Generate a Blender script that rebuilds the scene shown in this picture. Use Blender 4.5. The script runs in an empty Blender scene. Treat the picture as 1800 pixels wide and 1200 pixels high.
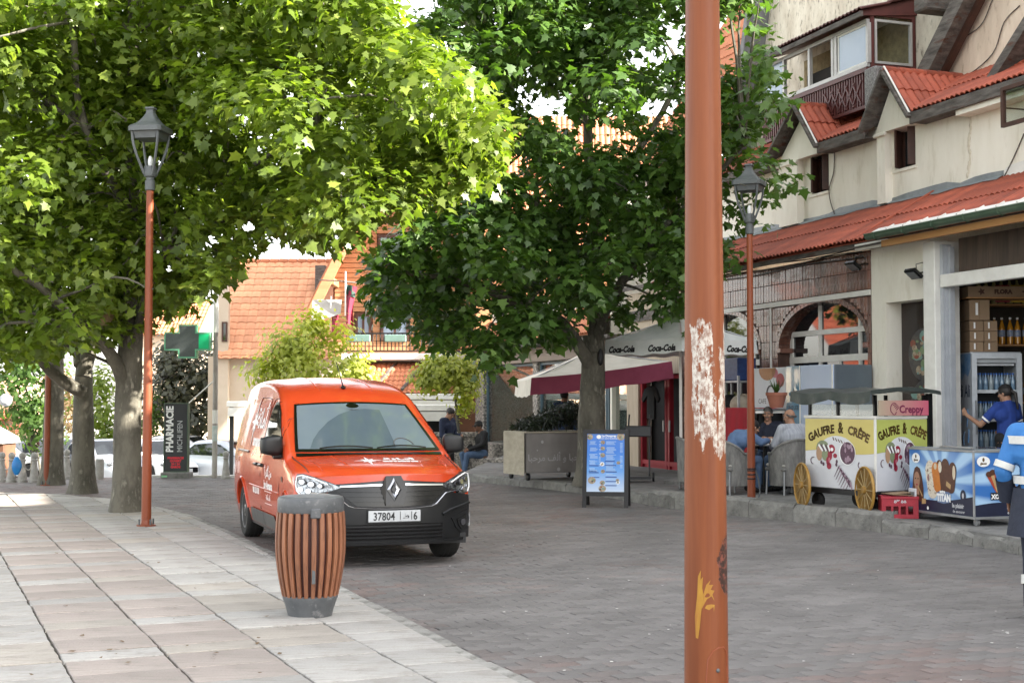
import bpy, math, random
import numpy as np
from math import sin, cos, pi, atan, atan2, sqrt, radians, hypot
from mathutils import Vector, Matrix, noise
random.seed(7); np.random.seed(7)
S = bpy.context.scene
COL = S.collection
# ---------------------------------------------------------------- camera, sky, sun, exposure
FPX = 2430.0
TILT = atan(105 / FPX)
CAMH = 1.6
cam_d = bpy.data.cameras.new('camera'); cam = bpy.data.objects.new('camera', cam_d); COL.objects.link(cam)
cam.location = (0, 0, CAMH); cam.rotation_euler = (pi / 2 + TILT, 0, 0)
cam_d.sensor_width = 36.0; cam_d.lens = 36.0 * FPX / 1800; cam_d.clip_start = 0.1; cam_d.clip_end = 2000
S.camera = cam
SUN_EL = radians(29); SUN_AZ = atan2(0.96, -0.29)
W = bpy.data.worlds.new('World'); S.world = W; W.use_nodes = True
wn = W.node_tree.nodes; wl = W.node_tree.links
sky = wn.new('ShaderNodeTexSky'); sky.sky_type = 'NISHITA'; sky.sun_disc = False
sky.sun_elevation = SUN_EL; sky.sun_rotation = SUN_AZ; sky.air_density = 1.0; sky.dust_density = 2.0; sky.ozone_density = 1.0
bg = wn['Background']; bg.inputs['Strength'].default_value = 0.15
hsv = wn.new('ShaderNodeHueSaturation'); hsv.inputs['Saturation'].default_value = .27
wl.new(sky.outputs[0], hsv.inputs['Color']); wb = wn.new('ShaderNodeMix'); wb.data_type = 'RGBA'; wb.blend_type = 'MULTIPLY'; wb.inputs[0].default_value = 1.0; wb.inputs[7].default_value = (1.02, .99, .955, 1)
wl.new(hsv.outputs[0], wb.inputs[6]); wl.new(wb.outputs[2], bg.inputs['Color'])
sun_d = bpy.data.lights.new('sun', 'SUN'); sun_d.energy = 5.0; sun_d.angle = radians(0.5); sun_d.color = (1, 0.93, 0.82)
sun = bpy.data.objects.new('sun', sun_d); COL.objects.link(sun)
sd = Vector((sin(SUN_AZ) * cos(SUN_EL), cos(SUN_AZ) * cos(SUN_EL), sin(SUN_EL)))
sun.rotation_euler = sd.to_track_quat('Z', 'Y').to_euler()
S.view_settings.view_transform = 'Standard'; S.view_settings.look = 'None'
S.view_settings.exposure = 2.47; S.view_settings.gamma = 1.0
S.view_settings.use_curve_mapping = False
S.render.engine = 'CYCLES'
S.cycles.max_bounces = 8; S.cycles.transparent_max_bounces = 12; S.cycles.use_denoising = True
S.cycles.sample_clamp_indirect = 6.0
# ---------------------------------------------------------------- photograph geometry
def ray(px, py):
 a = px - 900; b = 600 - py
 return Vector((a, FPX * cos(TILT) - b * sin(TILT), FPX * sin(TILT) + b * cos(TILT)))
def G(px, py, z=0.0):
 r = ray(px, py); t = (z - CAMH) / r.z
 return Vector((r.x * t, r.y * t, z))
def AT(px, py, Y):
 r = ray(px, py); t = Y / r.y
 return Vector((r.x * t, Y, CAMH + r.z * t))
def PROJ(p):
 c, s_ = cos(TILT), sin(TILT)
 dz = p[2] - CAMH
 zc = p[1] * c + dz * s_; yc = -p[1] * s_ + dz * c
 return 900 + FPX * p[0] / zc, 600 - FPX * yc / zc
P0 = Vector((6.35, 20.3, 0)); FD = Vector((.3256, -.9455, 0)); FN = Vector((.9455, .3256, 0))
FROT = atan2(FD.y, FD.x)
def F(px, py, v=0.0):
 r = ray(px, py); t = (P0.dot(FN) + v) / r.dot(FN)
 p = r * t; p.z += CAMH
 return ((p - P0).dot(FD), p.z)
def FW(u, v, z=0.0):
 p = P0 + FD * u + FN * v; p.z = z
 return p
# ---------------------------------------------------------------- materials
def lin(r, g, b):
 f = lambda c: (c / 255 / 12.92) if c / 255 <= .04045 else ((c / 255 + .055) / 1.055) ** 2.4
 return (f(r), f(g), f(b))
MATS = {}
def M(name, c1, c2=None, sc=6.0, rough=.6, bump=0.0, bsc=40.0, metal=0.0, rnd=0.0, coat=0.0, stretch=(1, 1, 1), lo=.35, hi=.65,
      alpha=1.0, trans=0.0, ior=1.45, emit=None, c3=None, sc3=30, spec=.5, detail=6, rv=0.0):
 """procedural surface: two noise-mixed tones, an optional fine stain c3, bump and a per-object value shift"""
 if name in MATS: return MATS[name]
 m = bpy.data.materials.new(name); m.use_nodes = True; MATS[name] = m
 nt = m.node_tree; n = nt.nodes; l = nt.links
 b = n['Principled BSDF']
 b.inputs['Roughness'].default_value = rough; b.inputs['Metallic'].default_value = metal
 b.inputs['Specular IOR Level'].default_value = spec
 b.inputs['IOR'].default_value = ior
 if coat: b.inputs['Coat Weight'].default_value = coat; b.inputs['Coat Roughness'].default_value = .04
 if trans: b.inputs['Transmission Weight'].default_value = trans
 if alpha < 1: b.inputs['Alpha'].default_value = alpha
 tc = n.new('ShaderNodeTexCoord'); mp = n.new('ShaderNodeMapping'); mp.inputs['Scale'].default_value = stretch
 l.new(tc.outputs['Object'], mp.inputs['Vector'])
 out = None
 def mixn(a, bcol, fac):
  x = n.new('ShaderNodeMix'); x.data_type = 'RGBA'
  if isinstance(a, tuple): x.inputs[6].default_value = (*a, 1)
  else: l.new(a, x.inputs[6])
  x.inputs[7].default_value = (*bcol, 1); l.new(fac, x.inputs[0])
  return x.outputs[2]
 def rampn(sc_, lo_, hi_, det=6):
  t = n.new('ShaderNodeTexNoise'); t.inputs['Scale'].default_value = sc_; t.inputs['Detail'].default_value = det
  t.inputs['Roughness'].default_value = .62
  l.new(mp.outputs[0], t.inputs['Vector'])
  r = n.new('ShaderNodeMapRange'); r.inputs[1].default_value = lo_; r.inputs[2].default_value = hi_
  l.new(t.outputs[0], r.inputs[0]); return r.outputs[0], t.outputs[0]
 if c2 is None: c2 = tuple(x * .82 for x in c1)
 f, raw = rampn(sc, lo, hi, detail)
 out = mixn(c1, c2, f)
 if c3 is not None:
  f3, _ = rampn(sc3, .56, .7)
  out = mixn(out, c3, f3)
 if rnd:
  oi = n.new('ShaderNodeObjectInfo'); mr = n.new('ShaderNodeMapRange')
  mr.inputs[3].default_value = 1 - rnd; mr.inputs[4].default_value = 1 + rnd
  l.new(oi.outputs['Random'], mr.inputs[0])
  hs = n.new('ShaderNodeHueSaturation'); l.new(out, hs.inputs['Color']); l.new(mr.outputs[0], hs.inputs['Value'])
  out = hs.outputs[0]
 l.new(out, b.inputs['Base Color'])
 if rv:
  mr = n.new('ShaderNodeMapRange'); mr.inputs[3].default_value = max(.02, rough - rv); mr.inputs[4].default_value = min(1, rough + rv)
  l.new(raw, mr.inputs[0]); l.new(mr.outputs[0], b.inputs['Roughness'])
 if bump:
  t = n.new('ShaderNodeTexNoise'); t.inputs['Scale'].default_value = bsc; t.inputs['Detail'].default_value = 5
  l.new(mp.outputs[0], t.inputs['Vector'])
  bp = n.new('ShaderNodeBump'); bp.inputs['Strength'].default_value = bump; bp.inputs['Distance'].default_value = .02
  l.new(t.outputs[0], bp.inputs['Height']); l.new(bp.outputs[0], b.inputs['Normal'])
 if emit:
  b.inputs['Emission Color'].default_value = (*emit[0], 1); b.inputs['Emission Strength'].default_value = emit[1]
 return m
def pane_mat(name, tint=(.92, .96, .95), refl=.16, hi=.8):
 """thin window glass: mostly clear, mirror-like at grazing angles"""
 if name in MATS: return MATS[name]
 m = bpy.data.materials.new(name); m.use_nodes = True; MATS[name] = m; n = m.node_tree.nodes; l = m.node_tree.links
 n.remove(n['Principled BSDF']); t = n.new('ShaderNodeBsdfTransparent'); t.inputs[0].default_value = (*tint, 1); g = n.new('ShaderNodeBsdfGlossy'); g.inputs['Roughness'].default_value = .02
 lw = n.new('ShaderNodeLayerWeight'); lw.inputs[0].default_value = .25; mr = n.new('ShaderNodeMapRange'); mr.inputs[3].default_value = refl * .5; mr.inputs[4].default_value = hi; l.new(lw.outputs['Fresnel'], mr.inputs[0])
 x = n.new('ShaderNodeMixShader'); l.new(mr.outputs[0], x.inputs[0]); l.new(t.outputs[0], x.inputs[1]); l.new(g.outputs[0], x.inputs[2]); l.new(x.outputs[0], n['Material Output'].inputs[0]); return m
def attr_mat(name, c3, rough=.8, bump=.3, bsc=60, sc3=25, lo=.5, hi=.72, streak=0.0):
 """like M but the base tone is the mesh attribute 'col' (one tone per stone or brick)"""
 m = bpy.data.materials.new(name); m.use_nodes = True; nt = m.node_tree; n = nt.nodes; l = nt.links
 b = n['Principled BSDF']; b.inputs['Roughness'].default_value = rough
 at = n.new('ShaderNodeAttribute'); at.attribute_name = 'col'
 tc = n.new('ShaderNodeTexCoord')
 t = n.new('ShaderNodeTexNoise'); t.inputs['Scale'].default_value = sc3; t.inputs['Detail'].default_value = 8; t.inputs['Roughness'].default_value = .7
 l.new(tc.outputs['Object'], t.inputs['Vector'])
 r = n.new('ShaderNodeMapRange'); r.inputs[1].default_value = lo; r.inputs[2].default_value = hi; r.inputs[4].default_value = .8
 l.new(t.outputs[0], r.inputs[0])
 x = n.new('ShaderNodeMix'); x.data_type = 'RGBA'; l.new(at.outputs['Color'], x.inputs[6]); x.inputs[7].default_value = (*c3, 1)
 l.new(r.outputs[0], x.inputs[0])
 t2 = n.new('ShaderNodeTexNoise'); t2.inputs['Scale'].default_value = .9; t2.inputs['Detail'].default_value = 5
 l.new(tc.outputs['Object'], t2.inputs['Vector'])
 r2 = n.new('ShaderNodeMapRange'); r2.inputs[1].default_value = .3; r2.inputs[2].default_value = .7; r2.inputs[3].default_value = .72; r2.inputs[4].default_value = 1.12
 l.new(t2.outputs[0], r2.inputs[0])
 hs = n.new('ShaderNodeHueSaturation'); l.new(x.outputs[2], hs.inputs['Color']); l.new(r2.outputs[0], hs.inputs['Value'])
 final = hs.outputs[0]
 if streak:
  mp = n.new('ShaderNodeMapping'); mp.inputs['Rotation'].default_value = (0, 0, -.41); mp.inputs['Scale'].default_value = (2.2, 26, 1); l.new(tc.outputs['Object'], mp.inputs[0])
  ts = n.new('ShaderNodeTexNoise'); ts.inputs['Scale'].default_value = 1.6; ts.inputs['Detail'].default_value = 7; ts.inputs['Roughness'].default_value = .7; l.new(mp.outputs[0], ts.inputs['Vector'])
  rs = n.new('ShaderNodeMapRange'); rs.inputs[1].default_value = .50; rs.inputs[2].default_value = .70; rs.inputs[4].default_value = streak; l.new(ts.outputs[0], rs.inputs[0])
  xs_ = n.new('ShaderNodeMix'); xs_.data_type = 'RGBA'; l.new(rs.outputs[0], xs_.inputs[0]); l.new(final, xs_.inputs[6]); xs_.inputs[7].default_value = (.12, .105, .085, 1); final = xs_.outputs[2]
 l.new(final, b.inputs['Base Color'])
 tb = n.new('ShaderNodeTexNoise'); tb.inputs['Scale'].default_value = bsc; tb.inputs['Detail'].default_value = 6
 l.new(tc.outputs['Object'], tb.inputs['Vector'])
 bp = n.new('ShaderNodeBump'); bp.inputs['Strength'].default_value = bump; bp.inputs['Distance'].default_value = .01
 l.new(tb.outputs[0], bp.inputs['Height']); l.new(bp.outputs[0], b.inputs['Normal'])
 return m
# ---------------------------------------------------------------- mesh building
class MB:
 def __init__(s): s.v = []; s.f = []; s.c = []
 def add(s, vs, fs, col=None):
  o = len(s.v); s.v += [tuple(p) for p in vs]
  for f in fs: s.f.append([i + o for i in f]); s.c.append(col)
  return s
 def box(s, x0, x1, y0, y1, z0, z1, b=0.0, T=None, col=None):
  if x1 < x0: x0, x1 = x1, x0
  if y1 < y0: y0, y1 = y1, y0
  if z1 < z0: z0, z1 = z1, z0
  if b <= 0:
   vs = [(x, y, z) for z in (z0, z1) for x, y in ((x0, y0), (x1, y0), (x1, y1), (x0, y1))]
   fs = [(3, 2, 1, 0), (4, 5, 6, 7), (0, 1, 5, 4), (1, 2, 6, 5), (2, 3, 7, 6), (3, 0, 4, 7)]
  else:
   b = min(b, (x1 - x0) * .45, (y1 - y0) * .45, (z1 - z0) * .45)
   vs = []; fs = []
   def ring(i, z):
    return [(x0 + i, y0 + i, z), (x1 - i, y0 + i, z), (x1 - i, y1 - i, z), (x0 + i, y1 - i, z)]
   def ring8(z):
    return [(x0 + b, y0, z), (x1 - b, y0, z), (x1, y0 + b, z), (x1, y1 - b, z), (x1 - b, y1, z), (x0 + b, y1, z), (x0, y1 - b, z), (x0, y0 + b, z)]
   vs = ring(b, z0) + ring8(z0 + b) + ring8(z1 - b) + ring(b, z1)
   fs = [(3, 2, 1, 0), (20, 21, 22, 23)]
   for i in range(8): fs.append((4 + i, 4 + (i + 1) % 8, 12 + (i + 1) % 8, 12 + i))
   for k in range(4):
    a = 4 + 2 * k; fs.append((k, (k + 1) % 4, a + 1, a)); fs.append(((k + 1) % 4, 4 + (2 * k + 2) % 8, 4 + (2 * k + 1) % 8))
    a = 12 + 2 * k; fs.append((20 + (k + 1) % 4, 20 + k, a, a + 1)); fs.append((20 + (k + 1) % 4, 12 + (2 * k + 1) % 8, 12 + (2 * k + 2) % 8))
  if T is not None: vs = [T @ Vector(p) for p in vs]
  return s.add(vs, fs, col)
 def tube(s, pts, rad, n=8, cap=True, sq=1.0, col=None):
  pts = [Vector(p) for p in pts]
  if not hasattr(rad, '__len__'): rad = [rad] * len(pts)
  ref = None; vs = []
  for i, p in enumerate(pts):
   t = (pts[min(i + 1, len(pts) - 1)] - pts[max(i - 1, 0)])
   if t.length < 1e-9: t = Vector((0, 0, 1))
   t.normalize()
   if ref is None:
    ref = t.orthogonal().normalized() if abs(t.z) > .9 else t.cross(Vector((0, 0, 1))).normalized()
    if abs(t.z) > .9: ref = (Vector((1, 0, 0)) - t * t.x).normalized()
   ref = (ref - t * ref.dot(t)).normalized(); bn = t.cross(ref)
   for k in range(n):
    a = 2 * pi * (k + .5) / n
    vs.append(p + (ref * cos(a) + bn * sin(a) * sq) * rad[i])
  fs = []
  for i in range(len(pts) - 1):
   for k in range(n):
    fs.append((i * n + k, i * n + (k + 1) % n, (i + 1) * n + (k + 1) % n, (i + 1) * n + k))
  if cap: fs.append(tuple(range(n - 1, -1, -1))); fs.append(tuple(range((len(pts) - 1) * n, len(pts) * n)))
  return s.add(vs, fs, col)
 def lathe(s, prof, n=24, c=(0, 0, 0), axis='z', sx=1, sy=1, a0=0.0):
  vs = []; fs = []
  for r, h in prof:
   for k in range(n):
    a = 2 * pi * k / n + a0
    p = (r * cos(a) * sx, r * sin(a) * sy, h)
    if axis == 'x': p = (h, p[0], p[1])
    if axis == 'y': p = (p[1], h, p[0])
    vs.append((p[0] + c[0], p[1] + c[1], p[2] + c[2]))
  m = len(prof)
  for i in range(m - 1):
   for k in range(n): fs.append((i * n + k, i * n + (k + 1) % n, (i + 1) * n + (k + 1) % n, (i + 1) * n + k))
  if prof[0][0] > 1e-6: fs.append(tuple(range(n - 1, -1, -1)))
  if prof[-1][0] > 1e-6: fs.append(tuple(range((m - 1) * n, m * n)))
  return s.add(vs, fs)
 def prism(s, poly, fn, d0=0.0, d1=.01, col=None):
  """polygon (a, b) -> fn(a, b, depth); front face at d0, back face at d1"""
  n = len(poly)
  vs = [fn(a, b, d0) for a, b in poly] + [fn(a, b, d1) for a, b in poly]
  fs = [tuple(range(n)), tuple(range(2 * n - 1, n - 1, -1))] + [(i, i + n, (i + 1) % n + n, (i + 1) % n) for i in range(n)]
  return s.add(vs, fs, col)
 def grid(s, nu, nv, fn, flip=False, col=None):
  vs = [fn(i / nu, j / nv) for j in range(nv + 1) for i in range(nu + 1)]
  fs = []
  for j in range(nv):
   for i in range(nu):
    a = j * (nu + 1) + i; q = (a, a + 1, a + nu + 2, a + nu + 1)
    fs.append(q[::-1] if flip else q)
  return s.add(vs, fs, col)
 def bar(s, p, q, w, h, up=(0, 0, 1), col=None, b=0.0):
  """square bar from p to q"""
  p = Vector(p); q = Vector(q); t = (q - p); L = t.length; t.normalize(); up = Vector(up)
  x = t.cross(up)
  if x.length < 1e-6: x = t.orthogonal()
  x.normalize(); y = x.cross(t)
  T = Matrix((( x.x, y.x, t.x, p.x), (x.y, y.y, t.y, p.y), (x.z, y.z, t.z, p.z), (0, 0, 0, 1)))
  return s.box(-w / 2, w / 2, -h / 2, h / 2, 0, L, b=b, T=T, col=col)
 def blob(s, c, r, n=8, m=6, T=None):
  c = Vector(c); r = (r, r, r) if not hasattr(r, '__len__') else r
  pr = [(sin(pi * i / m), -cos(pi * i / m)) for i in range(m + 1)]; pr[0] = (0, -1); pr[-1] = (0, 1)
  vs = []; fs = []
  for a, h in pr:
   for k in range(n):
    p = Vector((a * cos(2 * pi * k / n) * r[0], a * sin(2 * pi * k / n) * r[1], h * r[2]))
    if T is not None: p = T.to_3x3() @ p
    vs.append(c + p)
  for i in range(m):
   for k in range(n): fs.append((i * n + k, i * n + (k + 1) % n, (i + 1) * n + (k + 1) % n, (i + 1) * n + k))
  return s.add(vs, fs)
 def mesh(s, name, mat=None, smooth=35, recalc=False):
  me = bpy.data.meshes.new(name); me.from_pydata(s.v, [], s.f)
  if any(c is not None for c in s.c):
   at = me.color_attributes.new('col', 'FLOAT_COLOR', 'CORNER')
   buf = []
   for f, c in zip(s.f, s.c): buf += list((*(c or (.3, .3, .3)), 1.0)) * len(f)
   at.data.foreach_set('color', buf)
  finish(me, mat, smooth, recalc); return me
def finish(me, mat, smooth=35, recalc=True):
 me.validate(); me.update()
 if recalc:
  import bmesh
  bm = bmesh.new(); bm.from_mesh(me); bmesh.ops.remove_doubles(bm, verts=bm.verts, dist=1e-5)
  bmesh.ops.recalc_face_normals(bm, faces=bm.faces); bm.to_mesh(me); bm.free()
 if mat is not None:
  for m in (mat if isinstance(mat, (list, tuple)) else [mat]): me.materials.append(m)
 if smooth:
  me.polygons.foreach_set('use_smooth', [True] * len(me.polygons))
  me.set_sharp_from_angle(angle=radians(smooth))
 me.update()
def link(name, data, parent=None, loc=None, rot=None):
 o = bpy.data.objects.new(name, data); COL.objects.link(o)
 if parent is not None: o.parent = parent
 if loc is not None: o.location = loc
 if rot is not None: o.rotation_euler = rot
 return o
def obj(name, mb, mat, parent=None, label=None, loc=None, rot=None, smooth=35, kind=None, recalc=False):
 o = link(name, mb.mesh(name, mat, smooth, recalc), parent, loc, rot)
 if label: o['label'] = label
 if kind: o['kind'] = kind
 return o
def tag(o, label, cat=None, group=None, kind=None):
 o['label'] = label
 if cat: o['category'] = cat
 if group: o['group'] = group
 if kind: o['kind'] = kind
 return o
def thing(name, label, cat, loc=(0, 0, 0), rz=0.0, group=None):
 return tag(link(name, None, None, loc, (0, 0, rz)), label, cat, group)
def struct(name, mb, mat, label=None, smooth=35):
 o = obj(name, mb, mat, smooth=smooth); o['kind'] = 'structure'
 if label: o['label'] = label
 return o
def kids(o): return [c for c in ALLKIDS.get(o.name, [])]
ALLKIDS = {}
def dup(root, loc, rz, label, group=None, scale=None):
 """a copy of a thing with copies of its parts and their sub-parts"""
 def cp(o, par):
  c = o.copy(); COL.objects.link(c)
  if par is not None: c.parent = par
  for ch in [x for x in S.objects if x.parent == o]: cp(ch, c)
  return c
 r = cp(root, None); r.location = loc; r.rotation_euler = (0, 0, rz); r['label'] = label
 if scale: r.scale = scale
 if group: r['group'] = group
 return r
def text2d(s, size=1.0, bold=0.0, align='CENTER', sx=1.0):
 c = bpy.data.curves.new('t', 'FONT'); c.body = s; c.size = size; c.offset = bold; c.align_x = align; c.resolution_u = 2
 o = bpy.data.objects.new('t', c); COL.objects.link(o)
 dg = bpy.context.evaluated_depsgraph_get()
 me = bpy.data.meshes.new_from_object(o.evaluated_get(dg))
 vs = [(v.co.x * sx, v.co.y) for v in me.vertices]; fs = [list(p.vertices) for p in me.polygons]
 bpy.data.objects.remove(o); bpy.data.curves.remove(c); bpy.data.meshes.remove(me)
 return vs, fs
def letter(mb, s, size, fn, bold=0.0, align='CENTER', at=(0, 0), sx=1.0, warp=None):
 vs, fs = text2d(s, size, bold, align, sx)
 out = []
 for a, b in vs:
  if warp: a, b = warp(a, b)
  out.append(fn(a + at[0], b + at[1]))
 mb.add(out, fs)
 return mb
AR_MARHABA = '\uFE8E\uFE92\uFEA3\uFEAE\uFEE3'
AR_ALF = '\uFED2\uFEDF\uFE83'
AR_AMANA = '\uFE94\uFEE7\uFE8E\uFEE3\uFE83'
def ngon(cx, cy, rx, ry, n=16, a0=0.0): return [(cx + rx * cos(a0 + 2 * pi * k / n), cy + ry * sin(a0 + 2 * pi * k / n)) for k in range(n)]
def inside(poly, x, y):
 c = False; n = len(poly); j = n - 1
 for i in range(n):
  xi, yi = poly[i]; xj, yj = poly[j]
  if (yi > y) != (yj > y) and x < (xj - xi) * (y - yi) / (yj - yi) + xi: c = not c
  j = i
 return c
def clip(poly, cl):
 """polygon poly clipped by the convex counter-clockwise polygon cl"""
 out = list(poly)
 for i in range(len(cl)):
  a = cl[i]; b = cl[(i + 1) % len(cl)]; inp = out; out = []
  side = lambda p: (b[0] - a[0]) * (p[1] - a[1]) - (b[1] - a[1]) * (p[0] - a[0])
  for k in range(len(inp)):
   p = inp[k - 1]; q = inp[k]; sp = side(p); sq = side(q)
   if (sp >= 0) != (sq >= 0):
    t = sp / (sp - sq); out.append((p[0] + (q[0] - p[0]) * t, p[1] + (q[1] - p[1]) * t))
   if sq >= 0: out.append(q)
  if not out: return []
 return out
def holed(mb, x0, x1, z0, z1, holes, y0, y1, axis='y', col=None):
 """wall x0..x1 by z0..z1, thickness y0..y1, with rectangular holes and their reveals"""
 xs = sorted({x0, x1, *[h[0] for h in holes], *[h[1] for h in holes]}); zs = sorted({z0, z1, *[h[2] for h in holes], *[h[3] for h in holes]})
 xs = [x for x in xs if x0 <= x <= x1]; zs = [z for z in zs if z0 <= z <= z1]
 solid = lambda i, j: 0 <= i < len(xs) - 1 and 0 <= j < len(zs) - 1 and not any(h[0] <= (xs[i] + xs[i + 1]) / 2 <= h[1] and h[2] <= (zs[j] + zs[j + 1]) / 2 <= h[3] for h in holes)
 Q = lambda a: mb.add(a, [(0, 1, 2, 3)], col)
 for i in range(len(xs) - 1):
  for j in range(len(zs) - 1):
   if not solid(i, j): continue
   a, b, c, d = xs[i], xs[i + 1], zs[j], zs[j + 1]
   Q([(a, y0, c), (b, y0, c), (b, y0, d), (a, y0, d)]); Q([(a, y1, c), (a, y1, d), (b, y1, d), (b, y1, c)])
   if not solid(i - 1, j): Q([(a, y1, c), (a, y0, c), (a, y0, d), (a, y1, d)])
   if not solid(i + 1, j): Q([(b, y0, c), (b, y1, c), (b, y1, d), (b, y0, d)])
   if not solid(i, j - 1): Q([(a, y0, c), (a, y1, c), (b, y1, c), (b, y0, c)])
   if not solid(i, j + 1): Q([(a, y0, d), (b, y0, d), (b, y1, d), (a, y1, d)])
 return mb
def frame2d(mb, x0, x1, z0, z1, w, y0, y1, bars_x=(), bars_z=()):
 """window frame of four members plus inner bars, butted"""
 mb.box(x0, x1, y0, y1, z0, z0 + w); mb.box(x0, x1, y0, y1, z1 - w, z1)
 mb.box(x0, x0 + w, y0, y1, z0 + w, z1 - w); mb.box(x1 - w, x1, y0, y1, z0 + w, z1 - w)
 for x in bars_x: mb.box(x - w / 2, x + w / 2, y0 + .003, y1 - .003, z0 + w, z1 - w)
 for z in bars_z: mb.box(x0 + w, x1 - w, y0 + .006, y1 - .006, z - w / 2, z + w / 2)
 return mb
# ================================================================ ground, street, pavements
ASPH = M('street_bed', (.085, .082, .078), (.12, .115, .108), sc=3, rough=.85, bump=.3, bsc=80)
LOT = M('car_park_asphalt', (.19, .185, .175), (.26, .25, .235), sc=1.5, rough=.9, bump=.2, bsc=30)
STONE_A = attr_mat('sandstone_slab', (.27, .245, .215), rough=.8, bump=.6, bsc=55, sc3=7, lo=.48, hi=.74, streak=.55)
PAVER = attr_mat('street_paver', (.135, .13, .125), rough=.72, bump=.5, bsc=120, sc3=40)
KERB = M('kerb_stone', (.25, .245, .225), (.15, .145, .135), sc=5, rough=.85, bump=.6, bsc=35, rnd=.18, c3=(.1, .1, .09), sc3=12)
CONC = M('pavement_concrete', (.23, .225, .215), (.14, .138, .13), sc=2.2, rough=.85, bump=.35, bsc=45, c3=(.09, .088, .082), sc3=7)
JOINT = M('joint_dirt', (.06, .055, .045), (.1, .09, .07), sc=14, rough=.95)
DSX, DSY = -.397, .918; NSX, NSY = .918, .397
def AB(a, b): return (a * DSX + b * NSX, a * DSY + b * NSY)
def toAB(x, y): return (x * DSX + y * DSY, x * NSX + y * NSY)
def drop(x, y):
 if y < 29: return 0.0
 k = min(1, (y - 29) / 5.0); side = max(0.0, min(1.0, (-.2 - x) / 3.0)) if y < 60 else 1
 return -1.15 * (k * k * (3 - 2 * k)) * side
gm = MB()
ys = [-60, -10, 0, 6, 12, 18, 24, 29, 30, 31, 32, 33, 34, 36, 40, 48, 60, 90, 160, 400]
xs = [-400, -120, -60, -40, -30, -22, -16, -12, -9, -6, -4, -3.2, -2.4, -1.6, -.8, 0, 4, 8, 14, 30, 80, 400]
vs = [(x, y, -.016 + drop(x, y)) for y in ys for x in xs]
nx = len(xs); fs = [(j * nx + i, j * nx + i + 1, (j + 1) * nx + i + 1, (j + 1) * nx + i) for j in range(len(ys) - 1) for i in range(nx - 1)]
gm.add(vs, fs); struct('ground', gm, LOT, 'pale asphalt ground beyond the paved street')
# --- left pavement outline (world), kerb traced as the photograph shows it, at its own height
ZL = .07
kp = [(1180, 1330), (1010, 1245), (895, 1190), (820, 1155), (730, 1107), (640, 1060), (575, 1026), (520, 998), (450, 962), (400, 937), (350, 914), (325, 904), (300, 896), (265, 888), (187, 875), (100, 868), (-100, 861), (-400, 856)]
KL = [G(x, y, ZL).to_2d() for x, y in kp]
LEFTP = [(p.x, p.y) for p in KL] + [(-16, KL[-1].y), (-16, 3.5), (KL[0].x, 3.5)]
# --- right pavement edge
kr = [(2300, 1120), (1990, 1020), (1800, 975), (1660, 950), (1540, 934), (1400, 917), (1270, 904), (1200, 896), (1140, 887), (1060, 872), (1000, 864), (940, 857), (870, 850), (810, 845)]
KR = [G(x, y, 0).to_2d() for x, y in kr]
back = [FW(-21, .6), FW(6, .6)]
RIGHTP = [(p.x, p.y) for p in KR] + [(back[0].x, back[0].y), (back[1].x + 1, back[1].y - 1)]
st = MB(); st.add([(-16, 3.2, -.008), (9, 3.2, -.008), (14, 12, -.008), (6, 29.3, -.008), (-16, 29.3, -.008)], [(0, 1, 2, 3, 4)])
street = struct('street', st, ASPH, 'grey street paved with interlocking blocks')
LB, WB, AMP, GAP = .235, .118, .008, .007
def paver_poly(ca, cb, s=1.0):
 h = WB / 2; e = LB / 2
 top = [(-e, 0), (-e * .75, AMP), (-e * .25, -AMP), (e * .25, AMP), (e * .75, -AMP), (e, 0)]
 pts = [(x, y - h) for x, y in top] + [(x, y + h) for x, y in reversed(top)]
 kx = (e - GAP / 2 * s) / e; ky = (h - GAP / 2 * s) / h
 return [(ca + y * ky, cb + x * kx) for x, y in pts]
def paver_mb(mb, ca, cb, zc, tilt, col, full=True, local=False):
 rings = [(1.0, -.02), (1.0, zc - .004), (1.9, zc)] if full else [(1.0, -.012), (1.0, zc)]
 vs = []
 for s_, z in rings:
  for a, b in paver_poly(ca, cb, s_):
   x, y = (a, b) if local else AB(a, b)
   vs.append((x, y, z + (tilt[0] * (a - ca) + tilt[1] * (b - cb) if z > 0 else 0)))
 n = 12; fs = [tuple(range((len(rings) - 1) * n, len(rings) * n))[::-1]]
 for r in range(len(rings) - 1):
  for k in range(n): fs.append((r * n + (k + 1) % n, r * n + k, (r + 1) * n + k, (r + 1) * n + (k + 1) % n))
 mb.add(vs, fs, col)
pav = []
for ia in range(-20, 280):
 a = ia * WB
 for ib in range(-70, 70):
  b = ib * LB + (ia % 2) * LB / 2
  x, y = AB(a, b)
  if not (5.9 < y < 29.2 and -.40 * y - .3 < x < .60 * y + .6): continue
  if inside(LEFTP, x, y) and inside(LEFTP, x - .25, y - .0): continue
  if inside(RIGHTP, x, y) and inside(RIGHTP, x + .1, y): continue
  pav.append((y, a, b, x))
pav.sort()
far_p = MB(); near_n = 0
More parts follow.
